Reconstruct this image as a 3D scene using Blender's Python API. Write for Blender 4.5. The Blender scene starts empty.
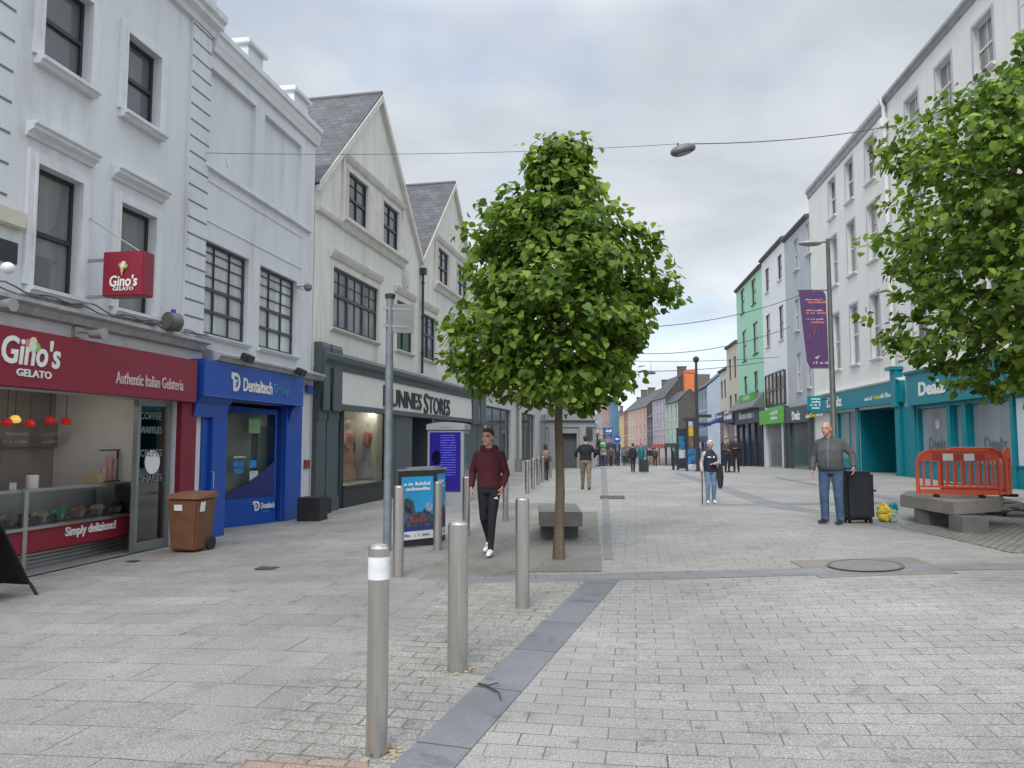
import bpy, bmesh, math, random
import numpy as np
from mathutils import Vector, Matrix
C = bpy.context.scene.collection
PI = math.pi
# ---------------------------------------------------------------- camera
LENS_F = 760.0; HOR = 442.0; EYE = 1.6
PITCH = math.atan((HOR-384)/LENS_F)
cam = bpy.data.cameras.new('camera'); camo = bpy.data.objects.new('camera', cam); C.objects.link(camo)
cam.sensor_width = 36; cam.lens = LENS_F/1024*36; cam.clip_start = .05; cam.clip_end = 3000
camo.location = (0, 0, EYE); camo.rotation_euler = (PI/2+PITCH, 0, 0)
bpy.context.scene.camera = camo
# ---------------------------------------------------------------- world: overcast sky with thin breaks of blue
SUN_EL, SUN_AZ = math.radians(44), math.radians(195)
w = bpy.data.worlds.new('World'); bpy.context.scene.world = w; w.use_nodes = True
nt = w.node_tree; N = nt.nodes; L = nt.links
for n in list(N): N.remove(n)
def wn(t, **k):
    n = N.new(t)
    for a, b in k.items(): setattr(n, a, b)
    return n
out = wn('ShaderNodeOutputWorld'); bg = wn('ShaderNodeBackground'); bg.inputs[1].default_value = .1
sky = wn('ShaderNodeTexSky', sky_type='NISHITA', sun_disc=False)
sky.sun_elevation = SUN_EL; sky.sun_rotation = SUN_AZ
tc = wn('ShaderNodeTexCoord'); sep = wn('ShaderNodeSeparateXYZ'); L.new(tc.outputs['Generated'], sep.inputs[0])
# project the direction on a cloud ceiling so that the clouds get smaller towards the horizon
zz = wn('ShaderNodeMath', operation='MAXIMUM'); L.new(sep.outputs[2], zz.inputs[0]); zz.inputs[1].default_value = 0
za = wn('ShaderNodeMath', operation='ADD'); L.new(zz.outputs[0], za.inputs[0]); za.inputs[1].default_value = .22
dx = wn('ShaderNodeMath', operation='DIVIDE'); L.new(sep.outputs[0], dx.inputs[0]); L.new(za.outputs[0], dx.inputs[1])
dy = wn('ShaderNodeMath', operation='DIVIDE'); L.new(sep.outputs[1], dy.inputs[0]); L.new(za.outputs[0], dy.inputs[1])
cmb = wn('ShaderNodeCombineXYZ'); L.new(dx.outputs[0], cmb.inputs[0]); L.new(dy.outputs[0], cmb.inputs[1])
n1 = wn('ShaderNodeTexNoise'); n1.inputs['Scale'].default_value = 1.5; n1.inputs['Detail'].default_value = 7; n1.inputs['Roughness'].default_value = .52; n1.inputs['Distortion'].default_value = .3
L.new(cmb.outputs[0], n1.inputs['Vector'])
r1 = wn('ShaderNodeValToRGB'); r1.color_ramp.elements[0].position = .30; r1.color_ramp.elements[1].position = .70
r1.color_ramp.elements[0].color = (2.65, 2.9, 3.2, 1); r1.color_ramp.elements[1].color = (4.4, 4.6, 4.85, 1)
L.new(n1.outputs[0], r1.inputs[0])
# brighter towards the horizon and towards the zenith (overcast; zenith above view raised to light facades)
el = wn('ShaderNodeValToRGB'); e = el.color_ramp.elements
e[0].position = 0; e[0].color = (1.38,)*3+(1,); e[1].position = 1; e[1].color = (3.2,)*3+(1,)
for p, v in ((.12, 1.24), (.3, .97), (.5, 1.0), (.68, 2.2)):
    k = el.color_ramp.elements.new(p); k.color = (v, v, v, 1)
L.new(zz.outputs[0], el.inputs[0])
mul = wn('ShaderNodeMixRGB', blend_type='MULTIPLY'); mul.inputs[0].default_value = 1
L.new(r1.outputs[0], mul.inputs[1]); L.new(el.outputs[0], mul.inputs[2])
n2 = wn('ShaderNodeTexNoise'); n2.inputs['Scale'].default_value = 1.1; n2.inputs['Detail'].default_value = 4
mp = wn('ShaderNodeMapping'); mp.inputs['Location'].default_value = (3.1, 7.7, 0); L.new(cmb.outputs[0], mp.inputs[0]); L.new(mp.outputs[0], n2.inputs['Vector'])
r2 = wn('ShaderNodeValToRGB'); r2.color_ramp.elements[0].position = .36; r2.color_ramp.elements[1].position = .5
r2.color_ramp.elements[0].color = (.62,)*3+(1,); r2.color_ramp.elements[1].color = (1, 1, 1, 1)
L.new(n2.outputs[0], r2.inputs[0])
mx = wn('ShaderNodeMixRGB'); L.new(r2.outputs[0], mx.inputs[0]); L.new(sky.outputs[0], mx.inputs[1]); L.new(mul.outputs[0], mx.inputs[2])
L.new(mx.outputs[0], bg.inputs[0]); L.new(bg.outputs[0], out.inputs[0])
# ---------------------------------------------------------------- soft sun behind the cloud
sl = bpy.data.lights.new('sun', 'SUN'); so = bpy.data.objects.new('sun', sl); C.objects.link(so)
sl.energy = 1.25; sl.angle = math.radians(25); sl.color = (1, .97, .93)
so.rotation_euler = (PI/2-SUN_EL, 0, PI-SUN_AZ); so.location = (0, 0, 30)
sc = bpy.context.scene
sc.view_settings.view_transform = 'Standard'; sc.view_settings.look = 'None'; sc.view_settings.gamma = 1
sc.view_settings.exposure = 0.98; sc.view_settings.use_curve_mapping = False
sc.render.engine = 'CYCLES'; sc.cycles.use_denoising = True
sc.cycles.max_bounces = 6; sc.cycles.transparent_max_bounces = 12; sc.cycles.caustics_reflective = False; sc.cycles.caustics_refractive = False

# ================================================================ helpers
random.seed(7); rng = np.random.default_rng(11)
FAST = {}
def S(x, a, b):
    t = min(1, max(0, (x-a)/(b-a))); return t*t*(3-2*t)
def gz(x, y):
    """height of the paving: rises a little to the right, falls away behind the crest"""
    z = .2*S(x, .5, 5.5)*(1-.72*S(y, 13.5, 19)*(1-S(x, 8, 14)))*(1-S(y, 32, 48)) - .1*S(-x, 1.5, 5)*(1-S(y, 30, 45))
    if y > 36:
        t = min(y-36, 60); z -= .00054*t*t + .02*max(0, y-96)
    return z
def ray(u, v):
    c, s = math.cos(PITCH), math.sin(PITCH)
    a, b = (u-512)/LENS_F, (384-v)/LENS_F
    return Vector((a, c-b*s, s+b*c))
def gpx(u, v):
    """ground point seen at photo pixel u,v"""
    d = ray(u, v); z = 0
    for _ in range(12):
        t = (z-EYE)/d.z; x, y = d.x*t, d.y*t; z = gz(x, y)
    return Vector((x, y, z))
def at(u, v, Y):
    d = ray(u, v); t = Y/d.y
    return Vector((d.x*t, Y, EYE+d.z*t))

MATS = {}
def mat(name, col, rough=.7, metal=0, var=.08, nscale=3, bump=0, bscale=40, streak=0, spec=None, emit=None, estr=0, trans=0, dirt=0):
    if name in MATS: return MATS[name]
    m = bpy.data.materials.new(name); m.use_nodes = True; nt = m.node_tree; n = nt.nodes; l = nt.links
    p = n['Principled BSDF']; p.inputs['Roughness'].default_value = rough; p.inputs['Metallic'].default_value = metal
    p.inputs['Base Color'].default_value = (*col, 1)
    if spec is not None: p.inputs['Specular IOR Level'].default_value = spec
    if emit: p.inputs['Emission Color'].default_value = (*emit, 1); p.inputs['Emission Strength'].default_value = estr
    if trans: p.inputs['Transmission Weight'].default_value = trans
    t = n.new('ShaderNodeTexCoord')
    if var:
        no = n.new('ShaderNodeTexNoise'); no.inputs['Scale'].default_value = nscale; no.inputs['Detail'].default_value = 6
        no.inputs['Roughness'].default_value = .6
        if streak:
            mpn = n.new('ShaderNodeMapping'); mpn.inputs['Scale'].default_value = (1, 1, .12); l.new(t.outputs['Object'], mpn.inputs[0]); l.new(mpn.outputs[0], no.inputs['Vector'])
        else: l.new(t.outputs['Object'], no.inputs['Vector'])
        r = n.new('ShaderNodeValToRGB'); r.color_ramp.elements[0].position = .3; r.color_ramp.elements[1].position = .7
        a, b = max(0, 1-var*1.3), 1+var*.7
        r.color_ramp.elements[0].color = (col[0]*a, col[1]*a, col[2]*a*.98, 1); r.color_ramp.elements[1].color = (min(1, col[0]*b), min(1, col[1]*b), min(1, col[2]*b), 1)
        l.new(no.outputs[0], r.inputs[0]); src = r.outputs[0]
        if dirt:
            n3 = n.new('ShaderNodeTexNoise'); n3.inputs['Scale'].default_value = .9; n3.inputs['Detail'].default_value = 9; n3.inputs['Roughness'].default_value = .72
            mp3 = n.new('ShaderNodeMapping'); mp3.inputs['Scale'].default_value = (2.4, 2.4, .4); l.new(t.outputs['Object'], mp3.inputs[0]); l.new(mp3.outputs[0], n3.inputs['Vector'])
            r3 = n.new('ShaderNodeValToRGB'); r3.color_ramp.elements[0].position = .5; r3.color_ramp.elements[1].position = .72
            r3.color_ramp.elements[0].color = (0, 0, 0, 1); r3.color_ramp.elements[1].color = (dirt,)*3+(1,)
            l.new(n3.outputs[0], r3.inputs[0])
            mm = n.new('ShaderNodeMixRGB'); l.new(r3.outputs[0], mm.inputs[0]); l.new(src, mm.inputs[1]); mm.inputs[2].default_value = (col[0]*.45, col[1]*.45, col[2]*.40, 1)
            src = mm.outputs[0]
        l.new(src, p.inputs['Base Color'])
        mr = n.new('ShaderNodeMapRange'); mr.inputs[3].default_value = max(.02, rough-.08); mr.inputs[4].default_value = min(1, rough+.08)
        l.new(no.outputs[0], mr.inputs[0]); l.new(mr.outputs[0], p.inputs['Roughness'])
    if bump:
        nb = n.new('ShaderNodeTexNoise'); nb.inputs['Scale'].default_value = bscale; nb.inputs['Detail'].default_value = 4; l.new(t.outputs['Object'], nb.inputs['Vector'])
        bp = n.new('ShaderNodeBump'); bp.inputs['Strength'].default_value = bump; bp.inputs['Distance'].default_value = .02
        l.new(nb.outputs[0], bp.inputs['Height']); l.new(bp.outputs[0], p.inputs['Normal'])
    MATS[name] = m; return m
def glass(name, tint=(.9, .95, .95), mixf=.10):
    if name in MATS: return MATS[name]
    m = bpy.data.materials.new(name); m.use_nodes = True; n = m.node_tree.nodes; l = m.node_tree.links
    for x in list(n): n.remove(x)
    o = n.new('ShaderNodeOutputMaterial'); tr = n.new('ShaderNodeBsdfTransparent'); tr.inputs[0].default_value = (*tint, 1)
    gl = n.new('ShaderNodeBsdfGlossy'); gl.inputs['Roughness'].default_value = .03
    fr = n.new('ShaderNodeFresnel'); fr.inputs[0].default_value = 1.5
    ad = n.new('ShaderNodeMath'); ad.operation = 'ADD'; ad.inputs[1].default_value = mixf; l.new(fr.outputs[0], ad.inputs[0])
    mxn = n.new('ShaderNodeMixShader'); l.new(ad.outputs[0], mxn.inputs[0]); l.new(tr.outputs[0], mxn.inputs[1]); l.new(gl.outputs[0], mxn.inputs[2]); l.new(mxn.outputs[0], o.inputs[0])
    MATS[name] = m; return m

class MB:
    def __init__(s): s.v = []; s.f = []; s.mi = []; s.m = 0; s.sm = False
    def add(s, vs, fs):
        o = len(s.v); s.v += [tuple(v) for v in vs]
        for f in fs: s.f.append(tuple(i+o for i in f)); s.mi.append(s.m)
        return s
    def hexa(s, p): # 8 corners, bottom 4 then top 4
        return s.add(p, [(3,2,1,0), (4,5,6,7), (0,1,5,4), (1,2,6,5), (2,3,7,6), (3,0,4,7)])
    def box(s, c, sz, rz=0, tilt=None):
        x, y, z = sz[0]/2, sz[1]/2, sz[2]/2
        M = Matrix.Rotation(rz, 3, 'Z')
        if tilt is not None: M = M @ tilt
        return s.hexa([Vector(c)+M@Vector(q) for q in ((-x,-y,-z),(x,-y,-z),(x,y,-z),(-x,y,-z),(-x,-y,z),(x,-y,z),(x,y,z),(-x,y,z))])
    def tube(s, pts, r, n=10, cap=True):
        pts = [Vector(p) for p in pts]
        if not hasattr(r, '__len__'): r = [r]*len(pts)
        rings = []; prev = None
        for i, p in enumerate(pts):
            d = (pts[min(i+1, len(pts)-1)]-pts[max(i-1, 0)]).normalized()
            a = prev if prev is not None else (Vector((1, 0, 0)) if abs(d.x) < .9 else Vector((0, 1, 0)))
            a = (a-d*a.dot(d)).normalized(); b = d.cross(a); prev = a
            rings.append([p+(a*math.cos(2*PI*k/n)+b*math.sin(2*PI*k/n))*r[i] for k in range(n)])
        vs = [q for rg in rings for q in rg]; fs = []
        for i in range(len(pts)-1):
            for k in range(n): fs.append((i*n+k, i*n+(k+1)%n, (i+1)*n+(k+1)%n, (i+1)*n+k))
        if cap: fs.append(tuple(range(n-1, -1, -1))); fs.append(tuple((len(pts)-1)*n+k for k in range(n)))
        return s.add(vs, fs)
    def lathe(s, c, prof, n=24, cap=True):
        return s.tube([Vector(c)+Vector((0, 0, z)) for r, z in prof], [r for r, z in prof], n, cap)
    def capsule(s, p0, p1, r0, r1, n=12, k=4):
        p0, p1 = Vector(p0), Vector(p1); d = p1-p0; Ln = d.length
        if Ln < 1e-5: d = Vector((0, 0, 1)); Ln = 1e-4
        d = d.normalized(); pts = []; rs = []
        for i in range(k+1):
            a = PI/2*(1-i/k); pts.append(p0-d*(r0*math.sin(a))); rs.append(max(1e-4, r0*math.cos(a)))
        for i in range(k+1):
            a = PI/2*i/k; pts.append(p1+d*(r1*math.sin(a))); rs.append(max(1e-4, r1*math.cos(a)))
        # frames: constant axis
        a = Vector((1, 0, 0)) if abs(d.x) < .9 else Vector((0, 1, 0)); a = (a-d*a.dot(d)).normalized(); b = d.cross(a)
        vs = []; m_ = len(pts)
        for p, r in zip(pts, rs): vs += [p+(a*math.cos(2*PI*j/n)+b*math.sin(2*PI*j/n))*r for j in range(n)]
        fs = [(i*n+j, i*n+(j+1)%n, (i+1)*n+(j+1)%n, (i+1)*n+j) for i in range(m_-1) for j in range(n)]
        fs += [tuple(range(n-1, -1, -1)), tuple((m_-1)*n+j for j in range(n))]
        return s.add(vs, fs)
    def ell(s, c, r, n=16, k=10, M=None):
        vs = []; c = Vector(c)
        for i in range(k+1):
            th = PI*(i/k); rr = max(1e-4, math.sin(th)); z = -math.cos(th)
            for j in range(n):
                q = Vector((r[0]*rr*math.cos(2*PI*j/n), r[1]*rr*math.sin(2*PI*j/n), r[2]*z))
                if M is not None: q = M@q
                vs.append(c+q)
        fs = [(i*n+j, i*n+(j+1)%n, (i+1)*n+(j+1)%n, (i+1)*n+j) for i in range(k) for j in range(n)]
        fs += [tuple(range(n-1, -1, -1)), tuple(k*n+j for j in range(n))]
        return s.add(vs, fs)
    def loft(s, rings, n=20): # rings: (cx,cy,cz,rx,ry)
        vs = []
        for cx, cy, cz, rx, ry in rings: vs += [(cx+rx*math.cos(2*PI*j/n), cy+ry*math.sin(2*PI*j/n), cz) for j in range(n)]
        k = len(rings)
        fs = [(i*n+j, i*n+(j+1)%n, (i+1)*n+(j+1)%n, (i+1)*n+j) for i in range(k-1) for j in range(n)]
        fs += [tuple(range(n-1, -1, -1)), tuple((k-1)*n+j for j in range(n))]
        return s.add(vs, fs)
    def prism(s, pts, off): # planar polygon extruded by vector off
        n = len(pts); pts = [Vector(p) for p in pts]; off = Vector(off)
        return s.add(pts+[p+off for p in pts], [tuple(range(n-1, -1, -1)), tuple(range(n, 2*n))]+[(i, (i+1)%n, n+(i+1)%n, n+i) for i in range(n)])
    def poly(s, pts): return s.add(pts, [tuple(range(len(pts)))])
    def merge(s, o):
        k = len(s.v); s.v += o.v; s.f += [tuple(i+k for i in f) for f in o.f]; s.mi += [m+s.m for m in o.mi]; return s

def part(name, mb, mats, parent=None, label=None, smooth=False, fix=True, bevel=0, ang=35):
    if not isinstance(mats, (list, tuple)): mats = [mats]
    origin = Vector((0, 0, 0)); p = parent
    while p is not None: origin += p.location; p = p.parent
    me = bpy.data.meshes.new(name)
    me.from_pydata([(v[0]-origin.x, v[1]-origin.y, v[2]-origin.z) for v in mb.v], [], mb.f)
    for m in mats: me.materials.append(m)
    if len(mats) > 1: me.polygons.foreach_set('material_index', mb.mi)
    if fix or bevel:
        bm = bmesh.new(); bm.from_mesh(me)
        if fix: bmesh.ops.recalc_face_normals(bm, faces=bm.faces)
        if bevel:
            es = [e for e in bm.edges if len(e.link_faces) == 2 and e.calc_face_angle(0) > .6]
            bmesh.ops.bevel(bm, geom=es, offset=bevel, segments=2, affect='EDGES', clamp_overlap=True)
        bm.to_mesh(me); bm.free()
    if smooth:
        me.polygons.foreach_set('use_smooth', [True]*len(me.polygons))
        me.set_sharp_from_angle(angle=math.radians(ang))
    o = bpy.data.objects.new(name, me); C.objects.link(o); o.parent = parent
    if label: o['label'] = label
    return o
def tag(o, label, cat, group=None):
    o['label'] = label; o['category'] = cat
    if group: o['group'] = group
    return o
def thing(name, label, cat, loc=(0, 0, 0), group=None):
    o = bpy.data.objects.new(name, None); C.objects.link(o); o.location = loc; o.empty_display_size = .2
    return tag(o, label, cat, group)
def dup(root, loc, label):
    r = root.copy(); C.objects.link(r); r.location = loc; r['label'] = label
    for ch in list(root.children):
        c = ch.copy(); C.objects.link(c); c.parent = r
        for g in ch.children:
            d = g.copy(); C.objects.link(d); d.parent = c
    return r

class Frame:
    """a vertical plane: s runs along it, z up, o out of it"""
    def __init__(f, P, d, n):
        f.P = Vector((P[0], P[1], 0)); f.d = Vector((d[0], d[1], 0)).normalized(); n = Vector((n[0], n[1], 0))
        n = n-f.d*n.dot(f.d); f.n = n.normalized(); f.r = Vector((0, 0, 1)).cross(f.n)
        f.rs = 1 if f.r.dot(f.d) > 0 else -1
    def w(f, s, z, o=0): return f.P+f.d*s+f.n*o+Vector((0, 0, z))
    def px(f, u, v, o=0):
        d = ray(u, v); E = Vector((0, 0, EYE)); P = f.P+f.n*o
        t = (P-E).dot(f.n)/d.dot(f.n); q = E+d*t
        return (q-P).dot(f.d), q.z
    def s_(f, u, v=400, o=0): return f.px(u, v, o)[0]
    def z_(f, u, v, o=0): return f.px(u, v, o)[1]
    def R(f, u0, u1, vt, vb, ur=None, o=0):
        if ur is None: ur = u0
        m = (vt+vb)/2; a, b = f.s_(u0, m, o), f.s_(u1, m, o)
        return (min(a, b), max(a, b), f.z_(ur, vb, o), f.z_(ur, vt, o))
    def box(f, mb, s0, s1, z0, z1, o0, o1):
        return mb.hexa([f.w(s0, z0, o0), f.w(s1, z0, o0), f.w(s1, z0, o1), f.w(s0, z0, o1), f.w(s0, z1, o0), f.w(s1, z1, o0), f.w(s1, z1, o1), f.w(s0, z1, o1)])
    def quad(f, mb, s0, s1, z0, z1, o): return mb.poly([f.w(s0, z0, o), f.w(s1, z0, o), f.w(s1, z1, o), f.w(s0, z1, o)])
    def prof(f, mb, s0, s1, pts): # moulding: list of (o,z) profile swept along s
        return mb.prism([f.w(s0, z, o) for o, z in pts], f.d*(s1-s0))
    def wall(f, mb, s0, s1, z0, z1, ops, dep=.18):
        ss = sorted({s0, s1, *[x for o in ops for x in o[:2] if s0 < x < s1]}); zs = sorted({z0, z1, *[x for o in ops for x in o[2:4] if z0 < x < z1]})
        for a, b in zip(ss, ss[1:]):
            for c, d in zip(zs, zs[1:]):
                m, k = (a+b)/2, (c+d)/2
                if any(o[0] < m < o[1] and o[2] < k < o[3] for o in ops): continue
                f.quad(mb, a, b, c, d, 0)
        for a, b, c, d, *r in ops:
            D = r[0] if r else dep
            mb.poly([f.w(a, c, 0), f.w(a, d, 0), f.w(a, d, -D), f.w(a, c, -D)]); mb.poly([f.w(b, c, 0), f.w(b, d, 0), f.w(b, d, -D), f.w(b, c, -D)])
            mb.poly([f.w(a, d, 0), f.w(b, d, 0), f.w(b, d, -D), f.w(a, d, -D)]); mb.poly([f.w(a, c, 0), f.w(b, c, 0), f.w(b, c, -D), f.w(a, c, -D)])
    def body(f, mb, s0, s1, z0, z1, D, top=True): # the sides and the back of a building
        mb.poly([f.w(s0, z0, 0), f.w(s0, z1, 0), f.w(s0, z1, -D), f.w(s0, z0, -D)]); mb.poly([f.w(s1, z0, 0), f.w(s1, z1, 0), f.w(s1, z1, -D), f.w(s1, z0, -D)])
        f.quad(mb, s0, s1, z0, z1, -D)
        if top: mb.poly([f.w(s0, z1, 0), f.w(s1, z1, 0), f.w(s1, z1, -D), f.w(s0, z1, -D)])

def window(root, f, r, frame_m, glass_m, dep=.16, bw=.05, mid=.5, vb=0, vb_top=None, sill=None, sur=None, sw=.14, so=.04, lab=None, cross=None, sillout=.1, sillh=.1, lay=None, hood=None):
    a, b, c, d = r; mb = MB(); e = .004; o0, o1 = -dep, -dep+.05
    f.box(mb, a-e, a+bw, c-e, d+e, o0, o1); f.box(mb, b-bw, b+e, c-e, d+e, o0, o1)
    f.box(mb, a+bw, b-bw, c-e, c+bw, o0, o1-.002); f.box(mb, a+bw, b-bw, d-bw, d+e, o0, o1-.002)
    m = c+(d-c)*(mid or 0)
    if mid: f.box(mb, a+bw, b-bw, m-bw*.6, m+bw*.6, o0, o1+.012)
    def vbars(n, z0, z1, w=.026):
        for i in range(1, n+1):
            x = a+(b-a)*i/(n+1); f.box(mb, x-w/2, x+w/2, z0, z1, o0+.004, o1-.006)
    if vb: vbars(vb, c+bw, (m-bw*.6) if mid else d-bw)
    if vb_top or (vb_top is None and vb and mid): vbars(vb_top or vb, m+bw*.6, d-bw)
    for q in cross or []:
        z = c+(d-c)*q; f.box(mb, a+bw, b-bw, z-.009, z+.009, o0+.006, o1-.008)
    for (x0, x1, y0, y1, ww) in lay or []: # extra bars, in fractions
        f.box(mb, a+(b-a)*x0-(ww if x0 == x1 else 0), a+(b-a)*x1+(ww if x0 == x1 else 0), c+(d-c)*y0-(ww if y0 == y1 else 0), c+(d-c)*y1+(ww if y0 == y1 else 0), o0+.002, o1+.006)
    wo = part('window', mb, frame_m, root, label=lab)
    g = MB(); f.quad(g, a, b, c, d, -dep+.018); part('pane', g, glass_m, wo, fix=False)
    if sill:
        g = MB(); f.prof(g, a-sillh*.9, b+sillh*.9, [(0.001, c-.003), (sillout, c-.02), (sillout, c-sillh*.55), (sillout*.7, c-sillh*.6), (sillout*.6, c-sillh), (0.001, c-sillh)]); part('sill', g, sill, wo)
    if sur:
        g = MB(); top = d+sw
        f.box(g, a-sw, a-.003, c, top, 0.001, so); f.box(g, b+.003, b+sw, c, top, 0.001, so); f.box(g, a-.003, b+.003, d+.003, top, 0.001, so-.001)
        f.box(g, a-sw*.35, a-.02, c, top-.03, so, so+.02); 
        part('surround', g, sur, wo)
    if hood:
        g = MB(); z = d+hood
        f.prof(g, a-.2, b+.2, [(0.001, z), (.03, z), (.05, z+.05), (.13, z+.09), (.13, z+.13), (.17, z+.15), (.17, z+.18), (0.001, z+.20)]); part('hood', g, sur or sill, wo)
    return wo

def text_mb(body, w_=None, h_=None, bold=0, shear=0, ext=.01, space=1):
    cu = bpy.data.curves.new('t', 'FONT'); cu.body = body; cu.size = 1; cu.offset = bold; cu.shear = shear; cu.extrude = .5; cu.resolution_u = 3; cu.space_character = space
    cu.align_x = 'CENTER'
    ob = bpy.data.objects.new('t', cu); C.objects.link(ob)
    dg = bpy.context.evaluated_depsgraph_get(); me = bpy.data.meshes.new_from_object(ob.evaluated_get(dg))
    vs = np.array([v.co[:] for v in me.vertices]); fs = [tuple(p.vertices) for p in me.polygons]
    bpy.data.objects.remove(ob); bpy.data.curves.remove(cu); bpy.data.meshes.remove(me)
    lo, hi = vs.min(0), vs.max(0); c = (lo+hi)/2; sz = hi-lo
    k = (w_/sz[0]) if w_ else (h_/sz[1]); ky = (h_/sz[1]) if h_ else k
    vs = (vs-c)*[k, ky, ext/sz[2]]; vs[:, 2] += ext/2
    return vs, fs
def text(name, f, body, s, z, o, m, parent, w_=None, h_=None, bold=0, shear=0, ext=.012, space=1, mb=None, rot=0):
    vs, fs = text_mb(body, w_, h_, bold, shear, ext, space)
    c = f.w(s, z, o+.002); up = Vector((0, 0, 1))
    if rot: cr, sr = math.cos(rot), math.sin(rot); vs = np.stack([vs[:, 0]*cr-vs[:, 1]*sr, vs[:, 0]*sr+vs[:, 1]*cr, vs[:, 2]], 1)
    P = [c+f.r*v[0]+up*v[1]+f.n*v[2] for v in vs]
    own = mb is None; mb = mb or MB(); mb.add(P, fs)
    if own: return part(name, mb, m, parent, fix=False)
def disc(f, mb, s, z, o, r, n=20, th=.006, ry=None):
    ry = ry or r
    return mb.prism([f.w(s, z, o)+f.r*(r*math.cos(2*PI*i/n))+Vector((0, 0, ry*math.sin(2*PI*i/n))) for i in range(n)], f.n*th)
def scribble(f, mb, s, z, o, w_, h_, seed=0): # small lettering too far away to read: a row of strokes
    r = random.Random(seed); x = -w_/2
    while x < w_/2-h_*.3:
        ww = h_*r.uniform(.25, .6); hh = h_*r.choice((.65, .65, 1)); 
        a = f.w(s, z, o)+f.r*x; b = a+f.r*ww
        if r.random() > .14: mb.prism([a, b, b+Vector((0, 0, hh)), a+Vector((0, 0, hh))], f.n*.003)
        x += ww+h_*.16
def remesh(mb, vox, sm=3):
    me = bpy.data.meshes.new('tmp'); me.from_pydata(mb.v, [], mb.f)
    bm = bmesh.new(); bm.from_mesh(me); bmesh.ops.recalc_face_normals(bm, faces=bm.faces); bm.to_mesh(me); bm.free()
    o = bpy.data.objects.new('tmp', me); C.objects.link(o)
    m = o.modifiers.new('r', 'REMESH'); m.mode = 'VOXEL'; m.voxel_size = vox; m.adaptivity = 0
    if sm: k = o.modifiers.new('s', 'SMOOTH'); k.iterations = sm; k.factor = .5
    dg = bpy.context.evaluated_depsgraph_get(); e = bpy.data.meshes.new_from_object(o.evaluated_get(dg))
    r = MB(); r.v = [tuple(v.co) for v in e.vertices]; r.f = [tuple(p.vertices) for p in e.polygons]; r.mi = [0]*len(r.f)
    bpy.data.objects.remove(o); bpy.data.meshes.remove(me); bpy.data.meshes.remove(e)
    return r

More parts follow.
